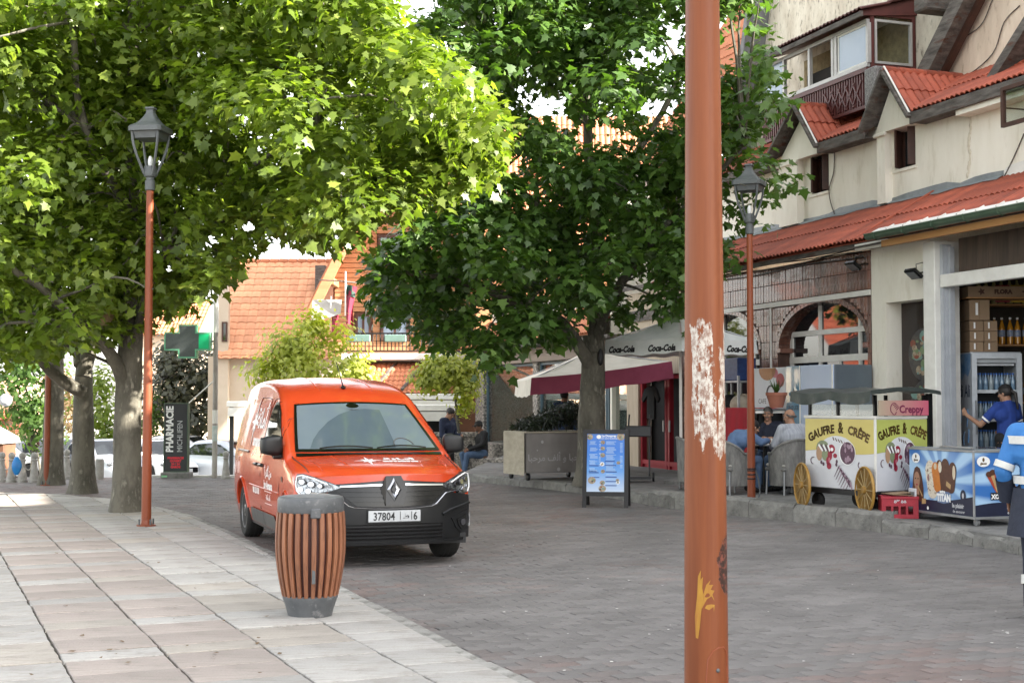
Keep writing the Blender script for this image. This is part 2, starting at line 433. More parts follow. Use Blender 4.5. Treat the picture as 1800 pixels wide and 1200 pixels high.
for y, a, b, x in pav:
 nz = noise.noise((x * .55, y * .35, 3.1)); red = nz * 1.3 + random.uniform(-.5, .5) + max(0, .75 - .22 * (x - (-.45 * (y - 8.3) - .2)) / .918)
 g = random.uniform(.125, .165) * (1 + .22 * noise.noise((x * .25, y * .25, 9)))
 col = (g * 1.10, g * .95, g * .89) if red > .5 else (g * 1.05, g * .985, g * .945)
 if red > .9: col = (g * 1.14, g * .87, g * .79)
 zc = .002 + random.random() * .004; tl = (random.uniform(-.02, .02), random.uniform(-.02, .02))
 px, py = PROJ((x, y, 0))
 if near_n < 298 and 600 < px < 1820 and py < 1225:
  m = MB(); paver_mb(m, 0, 0, zc, tl, col, True, True)
  o = link('paver', m.mesh('paver', PAVER, 0), street, (x, y, 0)); o.matrix_local = Matrix(((DSX, NSX, 0, x), (DSY, NSY, 0, y), (0, 0, 1, 0), (0, 0, 0, 1))); near_n += 1
 else: paver_mb(far_p, a, b, zc, tl, col, y < 17)
obj('pavers', far_p, PAVER, street, smooth=0, kind='stuff', recalc=True)
bm_ = MB(); n = len(LEFTP)
bm_.add([(x, y, ZL - .02) for x, y in LEFTP] + [(x, y, -.05) for x, y in LEFTP], [tuple(range(n)), *[((i + 1) % n, i, i + n, (i + 1) % n + n) for i in range(n)]])
side_l = struct('sidewalk', bm_, JOINT, 'pavement of pale and pinkish stone slabs')
rows = [(.0, .46, 1), (.46, .92, 1), (.92, 1.22, 0)]
cw = .60
slabs = []
b_edge = toAB(*KL[3])[1]
for k in range(-6, 16):
 b1 = b_edge + .17 - k * cw; b0 = b1 - cw
 for r in range(-2, 26):
  for q, (s0, s1, pink) in enumerate(rows):
   a0 = r * 1.22 + s0 + .35; a1 = r * 1.22 + s1 + .35
   rect = [AB(a0, b0), AB(a0, b1), AB(a1, b1), AB(a1, b0)]
   if sum((rect[i][0] * rect[(i + 1) % 4][1] - rect[(i + 1) % 4][0] * rect[i][1]) for i in range(4)) < 0: rect.reverse()
   gx = .007
   cx = sum(p[0] for p in rect) / 4; cy = sum(p[1] for p in rect) / 4
   if cy < 5 or cy > 27 or abs(cx) > .42 * cy + 1: continue
   g_ = [AB(a0 + gx, b0 + gx), AB(a0 + gx, b1 - gx), AB(a1 - gx, b1 - gx), AB(a1 - gx, b0 + gx)]
   if not all(inside(LEFTP, *p) for p in g_):
    if not any(inside(LEFTP, *p) for p in g_): continue
    cl = g_ if sum((g_[i][0] * g_[(i + 1) % 4][1] - g_[(i + 1) % 4][0] * g_[i][1]) for i in range(4)) > 0 else g_[::-1]
    g_ = clip(LEFTP, cl)
    if len(g_) < 3: continue
   is_pink = pink and k in (2, 3, 5, 6, 8, 9, 11, 12)
   slabs.append((cy, cx, g_, is_pink))
slabs.sort(key=lambda t: t[0])
far_s = MB(); ns = 0
for cy, cx, g_, pk in slabs:
 v = random.uniform(.84, 1.06) * (.92 + .1 * noise.noise((cx, cy, 0)))
 col = (.372 * v, .322 * v, .288 * v) if pk else (.425 * v, .412 * v, .385 * v)
 if not pk and random.random() < .2: col = (.42 * v, .385 * v, .335 * v)
 dz = random.uniform(-.005, .005); tx, ty = random.uniform(-.006, .006), random.uniform(-.006, .006)
 if sum((g_[i][0] * g_[(i + 1) % len(g_)][1] - g_[(i + 1) % len(g_)][0] * g_[i][1]) for i in range(len(g_))) < 0: g_ = g_[::-1]
 rg = []
 for (xa, ya), (xb, yb) in zip(g_, g_[1:] + g_[:1]):
  nseg = 4 if hypot(xb - xa, yb - ya) > .25 else 1
  for q_ in range(nseg): rg.append((xa + (xb - xa) * q_ / nseg + random.uniform(-.0045, .0045), ya + (yb - ya) * q_ / nseg + random.uniform(-.0045, .0045)))
 g_ = rg
 def slab(mb, ox, oy):
  nn = len(g_); mx = sum(p[0] for p in g_) / nn; my = sum(p[1] for p in g_) / nn; vs = []
  for ins, z in ((0, ZL - .03), (0, ZL - .005), (.006, ZL)):
   for x, y in g_:
    d = hypot(x - mx, y - my) or 1
    vs.append((x - (x - mx) / d * ins - ox, y - (y - my) / d * ins - oy, z + dz + tx * (x - mx) + ty * (y - my)))
  fs = [tuple(range(2 * nn, 3 * nn))]
  for r_ in range(2):
   for i in range(nn): fs.append((r_ * nn + i, r_ * nn + (i + 1) % nn, (r_ + 1) * nn + (i + 1) % nn, (r_ + 1) * nn + i))
  mb.add(vs, fs, col)
 px, py = PROJ((cx, cy, 0))
 if ns < 295 and -60 < px and py < 1290:
  m = MB(); slab(m, cx, cy); link('paving_slab', m.mesh('paving_slab', STONE_A, 0), side_l, (cx, cy, 0)); ns += 1
 else: slab(far_s, 0, 0)
if far_s.v: obj('paving_slabs', far_s, STONE_A, side_l, smooth=0, kind='stuff')
def resample(pts, step):
 out = [Vector(pts[0])]; acc = 0.0
 for i in range(len(pts) - 1):
  a, b = Vector(pts[i]), Vector(pts[i + 1]); L = (b - a).length; d = step - acc
  while d <= L: out.append(a + (b - a) * (d / L)); d += step
  acc = (acc + L) % step if L + acc >= step else acc + L
 return out
KLIGHT = M('pale_kerb', (.33, .325, .30), (.21, .205, .19), sc=6, rough=.85, bump=.5, bsc=40, rnd=.12, c3=(.13, .125, .11), sc3=10)
kpts = resample(KL, .62)
kerb_l = struct('kerb', MB().add([(p.x, p.y, -.03) for p in kpts[:2]] + [(kpts[1].x + .01, kpts[1].y, -.03)], [(0, 1, 2)]), JOINT, 'low worn kerb along the stone slab pavement')
for i in range(len(kpts) - 1):
 a, b = kpts[i], kpts[i + 1]; t = (b - a).normalized(); nrm = Vector((t.y, -t.x))
 a2 = a + t * .006; b2 = b - t * .006; m = MB()
 o_ = .15 + random.uniform(-.01, .01); zt = .045 + random.uniform(-.012, .006)
 ctr = (a + b) / 2
 q = [a2 + nrm * .004, a2 + nrm * o_, b2 + nrm * o_, b2 + nrm * .004]
 qi = [a2 + nrm * .012 + t * .01, a2 + nrm * (o_ - .018) + t * .01, b2 + nrm * (o_ - .018) - t * .01, b2 + nrm * .012 - t * .01]
 vs = [(p.x - ctr.x, p.y - ctr.y, -.03) for p in q] + [(p.x - ctr.x, p.y - ctr.y, zt - .012) for p in q] + [(p.x - ctr.x, p.y - ctr.y, zt) for p in qi]
 fs = [(8, 9, 10, 11)] + [(r * 4 + k, r * 4 + (k + 1) % 4, r * 4 + 4 + (k + 1) % 4, r * 4 + 4 + k) for r in range(2) for k in range(4)]
 m.add(vs, fs); obj('kerb_stone', m, KLIGHT, kerb_l, loc=(ctr.x, ctr.y, 0), smooth=0)
ZR = .16
rp = MB(); n = len(RIGHTP)
rp.add([(x, y, ZR) for x, y in RIGHTP] + [(x, y, -.05) for x, y in RIGHTP], [tuple(range(n)), *[((i + 1) % n, i, i + n, (i + 1) % n + n) for i in range(n)]])
side_r = struct('terrace_pavement', rp, CONC, 'rough concrete pavement in front of the shops')
kk = resample(KR, .85)
kerb_r = struct('terrace_kerb', MB().add([(KR[0].x, KR[0].y, -.03), (KR[1].x, KR[1].y, -.03), (KR[1].x + .01, KR[1].y, -.03)], [(0, 1, 2)]), JOINT, 'broken kerb edge of the concrete pavement')
for i in range(len(kk) - 1):
 a, b = kk[i], kk[i + 1]; t = (b - a).normalized(); nrm = Vector((-t.y, t.x)) 
 px, _ = PROJ(((a.x + b.x) / 2, (a.y + b.y) / 2, 0))
 high = 1140 < px < 1560
 zt = (.245 if high else .168) + random.uniform(-.012, .012); wd = .24 if high else .2
 L = (b - a).length; seg = 5; m = MB(); vs = []; ctr = (a + b) / 2
 wear = [random.uniform(0, .018) if random.random() < .6 else random.uniform(.02, .05) for _ in range(seg + 1)]
 for k in range(seg + 1):
  p = a + t * (.006 + (L - .012) * k / seg)
  w_ = wear[k]
  for (off, z) in ((.03, -.03), (.03, zt - .035 - w_), (-.005 - w_ * .4, zt - w_ * .25), (-wd, zt), (-wd, -.03)):
   q = p + nrm * off; vs.append((q.x - ctr.x, q.y - ctr.y, z))
 fs = [(k * 5 + j, k * 5 + j + 1, k * 5 + 6 + j, k * 5 + 5 + j) for k in range(seg) for j in range(4)] + [(4, 3, 2, 1, 0), tuple(seg * 5 + j for j in range(5))]
 m.add(vs, fs); obj('kerb_stone', m, KERB, kerb_r, loc=(ctr.x, ctr.y, 0), smooth=40, recalc=True)
# ================================================================ the orange delivery van
ORANGE = M('orange_paint', (.50, .054, .015), (.455, .047, .013), sc=2, rough=.24, coat=.55, bump=.012, bsc=5, spec=.35)
BLK = M('black_plastic', (.0045, .005, .006), (.007, .0075, .0085), sc=9, rough=.42, bump=.05, bsc=300)
GRILLEB = M('gloss_black', (.004, .004, .0045), rough=.22)
CHROME = M('chrome', (.72, .73, .75), (.66, .67, .70), rough=.12, metal=1.0)
GREYPL = M('grey_sill_plastic', (.085, .083, .08), (.06, .06, .058), sc=6, rough=.6)
TYRE = M('tyre_rubber', (.016, .016, .016), (.028, .027, .025), sc=18, rough=.85, bump=.2, bsc=90)
RIM = M('steel_wheel', (.20, .20, .205), (.13, .13, .13), sc=9, rough=.4, metal=.6)
WGLASS = M('windscreen_glass', (.12, .155, .185), (.14, .175, .205), sc=1.2, rough=.12, spec=.6, coat=.35, ior=1.6)  # grey-blue sky reflection put into the glass colour
SGLASS = M('dark_side_glass', (.006, .009, .008), (.012, .016, .014), sc=1.5, rough=.03, spec=.9)
WHITE = M('white_print', (.80, .80, .79), (.76, .76, .75), rough=.5)
LAMPGL = M('headlamp_lens', (.30, .32, .34), (.04, .043, .046), sc=30, rough=.08, metal=.6, spec=1, lo=.42, hi=.58, coat=1)
LAMPDK = M('headlamp_bezel', (.05, .05, .055), rough=.2)
PLATE = M('plate_white', (.50, .52, .53), rough=.45)
INK = M('black_ink', (.012, .012, .014), rough=.5)
van = thing('delivery_van', 'orange delivery van with white courier livery parked half beside the stone pavement', 'van')
VROT = radians(20)
VW = .885
def pl(x, pts):
 if x <= pts[0][0]: return pts[0][1]
 for (a, fa), (b, fb) in zip(pts, pts[1:]):
  if x <= b: return fa + (fb - fa) * (x - a) / (b - a)
 return pts[-1][1]
def cr(x, pts):
 n = len(pts)
 if x <= pts[0][0]: return pts[0][1]
 if x >= pts[-1][0]: return pts[-1][1]
 for i in range(n - 1):
  if x <= pts[i + 1][0]:
   x0, y0 = pts[i]; x1, y1 = pts[i + 1]; h = x1 - x0
   m0 = (y1 - pts[i - 1][1]) / (x1 - pts[i - 1][0]) if i else (y1 - y0) / h
   m1 = (pts[i + 2][1] - y0) / (pts[i + 2][0] - x0) if i < n - 2 else (y1 - y0) / h
   t = (x - x0) / h
   return (2 * t**3 - 3 * t**2 + 1) * y0 + (t**3 - 2 * t**2 + t) * h * m0 + (-2 * t**3 + 3 * t**2) * y1 + (t**3 - t**2) * h * m1
WY = (-1.406, 1.406); WR = .315; AR = .375
YN = -2.22
TOP = [(-2.22, .90), (-2.1, .955), (-1.9, .995), (-1.6, 1.035), (-1.36, 1.065), (-1.27, 1.095), (-.95, 1.275), (-.6, 1.48), (-.42, 1.585), (-.28, 1.675), (-.1, 1.75), (.2, 1.82), (.7, 1.872), (1.3, 1.875), (1.8, 1.855), (2.0, 1.825), (2.1, 1.73), (2.14, 1.62)]
def ztop(y): return cr(y, TOP)
def zbot(y):
 z = .235
 for wy in WY:
  d = abs(y - wy)
  if d < AR: z = max(z, WR + sqrt(AR * AR - d * d))
 return z
def wid(y): return VW - (.03 * max(0, (y - 1.2) / .94) ** 2)
def bend(y): return max(0.0, min(1.0, (-1.25 - y) / .95))
def bx(x): return .40 * (min(abs(x), .9) / .885) ** 3.2
def rake(z): return .30 * max(0, z - .52) ** 1.7 + .12 * max(0, .40 - z)
NT = 22
def halfring(y):
 """right-to-centre half section, from the sill up to the roof centre: list of (x, z)"""
 zt, zb, w = ztop(y), zbot(y), wid(y)
 zs = min(.98, zt - .125)
 pts = []
 for i in range(9):
  t = i / 8; z = zb + (zs - zb) * t
  x = w - .035 * max(0, (.55 - z) / .35) ** 1.5 - .012 * ((z - .72) / .3) ** 2
  pts.append((x, z))
 x0 = pts[-1][0]; zc = zt - .115; k = .17
 for i in range(1, 8):
  t = i / 7; z = zs + (zc - zs) * t
  pts.append((x0 - k * (z - zs) - .05 * ((z - zs) / .75) ** 2, z))
 xc, zc = pts[-1]; rw = .17; rh = zt - .025 - zc
 for i in range(1, 8):
  a = pi / 2 * i / 7
  pts.append((xc - rw + rw * cos(a) ** .9 if cos(a) > 0 else xc - rw, zc + rh * sin(a) ** .95))
 xr = xc - rw
 for i in range(1, 7):
  x = xr * (1 - i / 6)
  pts.append((x, zt - .025 * (x / xr) ** 2))
 return pts
def place(x, y, z):
 return (x, y + bend(y) * (bx(x) + rake(z)), z)
ystat = sorted(set([YN + .0, -2.215, -2.2, -2.17, -2.13, -2.08] + [-2.02 + .045 * i for i in range(92)] + [2.07, 2.1, 2.12, 2.135, 2.14]))
ystat = [y for y in ystat if y <= 2.1405]
rings = [halfring(y) for y in ystat]; H = len(rings[0])
body = MB(); vs = []
for y, r in zip(ystat, rings):
 vs += [place(x, y, z) for x, z in r] + [place(-x, y, z) for x, z in reversed(r[:-1])]
N = 2 * H - 1; fs = []
for i in range(len(ystat) - 1):
 for k in range(N): fs.append((i * N + k, i * N + (k + 1) % N, (i + 1) * N + (k + 1) % N, (i + 1) * N + k))
body.add(vs, fs)
for y, r, fl in ((ystat[0], rings[0], False), (ystat[-1], rings[-1], True)):
 body.grid(12, H - 2, lambda a, b, y=y, r=r: place(r[min(H - 1, round(b * (H - 2)))][0] * (2 * a - 1), y, r[min(H - 1, round(b * (H - 2)))][1]), flip=fl)
obj('body', body, ORANGE, van, recalc=True, smooth=32)
def nose(x, z, off=0.0):
 y = YN + bx(x) + rake(z)
 s_ = 1 if x >= 0 else -1
 nx_ = s_ * .40 * 3.2 * (min(abs(x), .88) / .885) ** 2.2 / .885; nz_ = .30 * 1.7 * max(0, z - .52) ** .7
 nrm = Vector((nx_, -1, nz_)).normalized()
 return Vector((x, y, z)) + nrm * off
def nstrip(mb, x0, x1, zb, zt, off, thick=.03, nx=24, nz=4):
 """panel on the nose between two curves"""
 g = lambda o: (lambda a, b: nose(x0 + (x1 - x0) * a, (zb if not callable(zb) else zb(x0 + (x1 - x0) * a)) * (1 - b) + (zt if not callable(zt) else zt(x0 + (x1 - x0) * a)) * b, o))
 f0, f1 = g(off), g(off - thick)
 mb.grid(nx, nz, f0)
 for (u0, v0, u1, v1) in ((0, 0, 1, 0), (1, 0, 1, 1), (1, 1, 0, 1), (0, 1, 0, 0)):
  mb.grid(nx if v0 == v1 else nz, 1, lambda a, b: (f1 if b < .5 else f0)(u0 + (u1 - u0) * a, v0 + (v1 - v0) * a))
 return mb
def npoly(mb, poly, off, thick=.012): return mb.prism(poly, lambda a, b, d: nose(a, b, off - d), 0, thick)
bp = MB(); nstrip(bp, -.872, .872, lambda x: .225 + .02 * abs(x), lambda x: pl(abs(x), [(0, .80), (.56, .765), (.64, .70), (.80, .68), (.872, .66)]), .014, .05, 40, 12)
bumper = obj('bumper', bp, BLK, van, smooth=40)
for sx in (-1, 1):
 m = MB(); m.grid(10, 5, lambda a, b, sx=sx: (lambda y, z: tuple(Vector(place(sx * (wid(y) + .006), y, z))))(-2.2 + a * .42, .235 + b * .43), flip=(sx < 0))
 obj('bumper_corner', m, BLK, van, smooth=40)
gm_ = MB(); nstrip(gm_, -.535, .535, lambda x: pl(abs(x), [(0, .585), (.36, .60), (.535, .745)]), lambda x: pl(abs(x), [(0, .835), (.1, .835), (.535, .805)]), .019, .02, 30, 6)
grille = obj('grille', gm_, GRILLEB, van)
for zc, hw in ((.735, .50), (.69, .47), (.645, .42)):
 m = MB(); nstrip(m, -hw, hw, lambda x: zc - .012 + .02 * abs(x), lambda x: zc + .012 + .02 * abs(x), .032, .02, 20, 2); obj('grille_bar', m, GRILLEB, grille)
for sx in (-1, 1):
 m = MB(); nstrip(m, *(sorted((sx * .115, sx * .50))), lambda x: pl(abs(x), [(.1, .785), (.5, .775)]), lambda x: pl(abs(x), [(.1, .803), (.5, .79)]), .036, .02, 12, 2); obj('chrome_strip', m, CHROME, grille)
 ln = [(.74, .722), (.60, .715), (.535, .70), (.43, .605), (.38, .588), (.2, .575), (0, .572)]
 m = MB(); pts = [nose(sx * x, z, .022) for x, z in ln]; dense = []
 for p, q in zip(pts, pts[1:]):
  for k in range(5): dense.append(p.lerp(q, k / 5))
 m.tube(dense + [pts[-1]], .008, 6); obj('chrome_trim', m, CHROME, van)
m = MB(); npoly(m, [(-.13, .76), (-.075, .875), (.075, .875), (.13, .76), (.085, .60), (-.085, .60)], .04, .04); bay = obj('badge_bay', m, GRILLEB, van)
m = MB(); ow, oh, iw, ih, zc = .072, .108, .026, .046, .748
o_ = [(0, zc + oh), (ow, zc), (0, zc - oh), (-ow, zc)]; i_ = [(0, zc + ih), (iw, zc), (0, zc - ih), (-iw, zc)]; mid = [((a + c) / 2, (b + d) / 2) for (a, b), (c, d) in zip(o_, i_)]
vs = [nose(a, b, .045) for a, b in o_] + [nose(a, b, .068) for a, b in mid] + [nose(a, b, .045) for a, b in i_]
fs = []
for k in range(4):
 k2 = (k + 1) % 4; fs += [(k, 4 + k, 4 + k2, k2), (4 + k, 8 + k, 8 + k2, 4 + k2)]
m.add(vs, fs); obj('badge', m, CHROME, bay, label='chrome diamond badge', smooth=0, recalc=True)
for sx in (-1, 1):
 lamp_out = [(.47, .772), (.56, .812), (.70, .868), (.80, .90), (.845, .895), (.868, .83), (.862, .74), (.83, .685), (.74, .68), (.70, .695), (.66, .722), (.57, .735)]
 def lampfn(mb, poly, off, th):
  P_ = [(sx * a, b) for a, b in poly]
  if sx < 0: P_.reverse()
  return npoly(mb, P_, off, th)
 m = MB(); lampfn(m, lamp_out, .020, .05); hl = obj('headlight', m, LAMPDK, van, smooth=20)
 cx, cz = .735, .79
 m = MB(); lampfn(m, [(cx + (a - cx) * .93, cz + (b - cz) * .9) for a, b in lamp_out], .026, .01); obj('lens', m, LAMPGL, hl, smooth=20)
 for (bxx, bz, r_) in ((.665, .785, .026), (.735, .80, .034), (.805, .82, .030), (.76, .735, .022), (.82, .75, .022)):
  m = MB(); lampfn(m, ngon(bxx, bz, r_, r_, 12), .032, .008); obj('reflector', m, LAMPDK if r_ > .024 else CHROME, hl)
  m = MB(); lampfn(m, ngon(bxx, bz, r_ * .7, r_ * .7, 12), .037, .006); obj('lamp_glass', m, CHROME, hl)
 m = MB(); pts = [nose(sx * a, b, .034) for a, b in [(.60, .80), (.70, .848), (.80, .882), (.84, .87), (.852, .80), (.845, .74), (.82, .70)]]
 m.tube(pts, .007, 5); obj('daylight_strip', m, WHITE, hl)
 m = MB(); lampfn(m, [(.60, .46), (.74, .50), (.84, .53), (.835, .33), (.74, .30), (.66, .36)], .024, .02); fr = obj('foglight_bay', m, BLK, van, smooth=20)
 m = MB(); lampfn(m, [(.67, .44), (.80, .48), (.81, .36), (.74, .335), (.69, .38)], .027, .01); obj('foglight_recess', m, GRILLEB, fr)
 m = MB(); lampfn(m, ngon(.757, .405, .034, .034, 12), .031, .01); obj('foglight', m, LAMPDK, fr)
 m = MB(); pts = [nose(sx * a, b, .032) for a, b in [(.845, .50), (.848, .42), (.842, .36)]]; m.tube(pts, .009, 6); obj('chrome_strip', m, CHROME, fr)
 m = MB(); pts = [nose(sx * a, b, .02) for a, b in [(.50, .50), (.58, .535), (.70, .56), (.86, .585)]]; m.tube(pts, .016, 6); obj('bumper_crease', m, BLK, bumper)
m = MB(); nstrip(m, -.50, .50, lambda x: .275, lambda x: .435 - .03 * abs(x), .0175, .02, 24, 4); intake = obj('air_intake', m, GRILLEB, van)
for zc in (.30, .335, .37, .405):
 m = MB(); nstrip(m, -.50 + (zc > .39) * .03, .50 - (zc > .39) * .03, zc - .007, zc + .007, .030, .02, 20, 2); obj('intake_bar', m, BLK, intake)
m = MB(); nstrip(m, -.78, .78, .232, .258, .04, .04, 30, 2); obj('bumper_lip', m, BLK, van)
pf = lambda a, b, d=0: nose(0, 0.505 + b, 0) + Vector((a, -.034 - d + .0 * b, 0))
m = MB(); m.box(-.26, .26, YN - .038, YN - .016, .447, .559, b=.006); plate = obj('number_plate', m, PLATE, van)
yl = YN - .0395
m = MB(); letter(m, '37804', .105, lambda a, b: (a, yl, b), at=(-.105, .466), sx=.82, bold=.002)
letter(m, '6', .105, lambda a, b: (a, yl, b), at=(.205, .466), sx=.82, bold=.002)
letter(m, '\uFEC1', .075, lambda a, b: (a, yl, b), at=(.115, .478), bold=.002)
for x in (.055, .168): m.add([(x - .003, yl, .465), (x + .003, yl, .465), (x + .003, yl, .545), (x - .003, yl, .545)], [(0, 1, 2, 3)])
obj('plate_characters', m, INK, plate, label='37804 ط 6 in black figures', smooth=0)
m = MB(); frame2d(m, -.266, .266, .441, .565, .006, YN - .0375, YN - .018); obj('plate_frame', m, BLK, plate)
def topxy(y, f, off=0.0, wide=1.0):
 r = halfring(y); n0 = H - 7
 xr, zr = r[n0]
 xm = xr * wide
 x = f * xm
 if abs(x) <= xr: z = ztop(y) - .025 * (x / xr) ** 2
 else:
  z = None
  for (xa, za), (xb, zb_) in zip(r[n0 - 7:n0], r[n0 - 6:n0 + 1]):
   if xb <= abs(x) <= xa: z = zb_ + (za - zb_) * (abs(x) - xb) / max(1e-6, xa - xb)
  if z is None: z = r[n0 - 7][1]
 e = .03; sl = (ztop(y + e) - ztop(y - e)) / (2 * e); nrm = Vector((x * .08, -sl, 1)).normalized()
 return Vector(place(x, y, z)) + nrm * off
def ws(off, y0=-1.235, y1=-.415, w0=1.085, w1=1.03):
 return lambda a, b: topxy(y0 + (y1 - y0) * b - .06 * (1 - (2 * a - 1) ** 2) * (1 - b), 2 * a - 1, off, w0 + (w1 - w0) * b)
m = MB(); m.grid(28, 14, ws(.006)); wsc = obj('windscreen', m, WGLASS, van, smooth=60)
m = MB()
for (a0, b0, a1, b1, w_) in ((0, .0, 1, .0, .045), (0, 1, 1, 1, .02), (0, 0, 0, 1, .022), (1, 0, 1, 1, .022)):
 g0 = ws(.0085)
 for k in range(24):
  t0, t1 = k / 24, (k + 1) / 24
  def P_(t, inn):
   a = a0 + (a1 - a0) * t; b = b0 + (b1 - b0) * t
   if a0 == a1: a = a + (w_ if a0 == 0 else -w_) * inn
   else: b = b + (w_ * 1.3 if b0 == 0 else -w_ * 1.6) * inn
   return g0(a, b)
  m.add([P_(t0, 0), P_(t1, 0), P_(t1, 1), P_(t0, 1)], [(0, 1, 2, 3)])
obj('windscreen_seal', m, GRILLEB, wsc, recalc=True)
m = MB(); g0 = ws(.009); vs = [g0(.5 + .055 * cos(a) * (1 if sin(a) > -2 else 1), 1 - .10 * (1 - sin(a)) * .5 - .03) for a in [2 * pi * k / 14 for k in range(14)]]
m.add(vs, [tuple(range(14))]); obj('mirror_mount', m, GRILLEB, wsc)
m = MB(); m.tube([g0(.76 + .07 * cos(pi * k / 10), .13 + .13 * sin(pi * k / 10)) for k in range(11)], .006, 5); obj('steering_wheel', m, GREYPL, wsc)
SWEEP = M('wiped_glass', (.072, .098, .12), (.082, .11, .132), sc=2, rough=.1, spec=.6, coat=.35)
m = MB(); vs = [g0(.10 + .02 * 0, .07)]
arc = [(.10, .07), (.115, .20), (.15, .37), (.20, .52), (.27, .66), (.36, .77), (.46, .84), (.46, .84)]
poly = [(.10, .07), (.13, .25), (.18, .42), (.26, .60), (.36, .74), (.46, .82), (.60, .86), (.72, .84), (.71, .5), (.70, .2), (.69, .07)]
g1 = ws(.0075); ctr_ = (.5, .3); ppd = []
for (a, b), (c, d) in zip(poly, poly[1:] + poly[:1]):
 for k in range(4): ppd.append((a + (c - a) * k / 4, b + (d - b) * k / 4))
R_ = [1, .75, .5, .25]; vs = []
for r_ in R_: vs += [g1(ctr_[0] + (a - ctr_[0]) * r_, ctr_[1] + (b - ctr_[1]) * r_) for a, b in ppd]
vs.append(g1(*ctr_)); n_ = len(ppd); fs = [(i * n_ + k, i * n_ + (k + 1) % n_, (i + 1) * n_ + (k + 1) % n_, (i + 1) * n_ + k) for i in range(3) for k in range(n_)] + [(3 * n_ + k, 3 * n_ + (k + 1) % n_, 4 * n_) for k in range(n_)]
m.add(vs, fs); obj('wiper_sweep', m, SWEEP, wsc, recalc=True)
for a0, a1 in ((.16, .52), (.55, .90)):
 m = MB(); m.tube([g0(a0 + (a1 - a0) * k / 6, .045 + .045 * sin(pi * k / 6)) + Vector((0, -.02, .012)) for k in range(7)], .008, 5); obj('wiper', m, GRILLEB, van)
m = MB(); m.grid(20, 2, lambda a, b: topxy(-1.345 + .085 * b - .07 * (1 - (2 * a - 1) ** 2), (2 * a - 1), .008, 1.08)); obj('scuttle', m, GRILLEB, van)
for f0, f1 in ((-.42, -.60), (.42, .60), (-.8, -1.0), (.8, 1.0)):
 m = MB(); m.tube([topxy(-2.12 + .72 * k / 8, f1 + (f0 - f1) * (1 - k / 8) * .6, -.009) for k in range(9)], .014, 8); obj('bonnet_crease', m, ORANGE, van)
for f in (-.55, .55):
 m = MB(); m.tube([topxy(-.2 + 2.0 * k / 14, f * (1 if k else .9), -.009) for k in range(15)], .015, 8); obj('roof_rib', m, ORANGE, van)
for sx in (-1, 1):
 m = MB(); m.tube([topxy(-2.14 + .85 * k / 8, sx * (1.06 + .08 * k / 8), .001, 1.0) for k in range(9)], .005, 5); obj('bonnet_gap', m, INK, van)
m = MB(); b0 = topxy(-.13, -.03, .0); m.blob(b0 + Vector((0, 0, .01)), (.03, .05, .025)); ae = obj('aerial_base', m, GRILLEB, van)
m = MB(); m.tube([b0 + Vector((0, -.01, .01)), b0 + Vector((-.06, .10, .30))], [.008, .004], 6); obj('aerial', m, GRILLEB, ae)
def flank(sx, y, z, off=0.0):
 r = halfring(y)
 for (xa, za), (xb, zb_) in zip(r, r[1:]):
  if za <= z <= zb_: x = xa + (xb - xa) * (z - za) / max(1e-6, zb_ - za); break
 else: x = r[0][0] if z < r[0][1] else 0
 p = place(sx * x, y, z); tilt = .0 if z < .98 else .17
 return Vector((p[0] + sx * off, p[1], p[2] + off * tilt))
def fpoly(mb, sx, poly, off):
 """dense filled patch on the flank from a (y, z) polygon: rings towards its centre"""
 cx = sum(p[0] for p in poly) / len(poly); cz = sum(p[1] for p in poly) / len(poly); d = []
 for (a, b), (c, e) in zip(poly, poly[1:] + poly[:1]):
  for k in range(5): d.append((a + (c - a) * k / 5, b + (e - b) * k / 5))
 vs = []
 for r_ in (1, .66, .33): vs += [flank(sx, cx + (a - cx) * r_, cz + (b - cz) * r_, off) for a, b in d]
 vs.append(flank(sx, cx, cz, off)); n_ = len(d)
 fs = [(i * n_ + k, i * n_ + (k + 1) % n_, (i + 1) * n_ + (k + 1) % n_, (i + 1) * n_ + k) for i in range(2) for k in range(n_)] + [(2 * n_ + k, 2 * n_ + (k + 1) % n_, 3 * n_) for k in range(n_)]
 return mb.add(vs, fs)
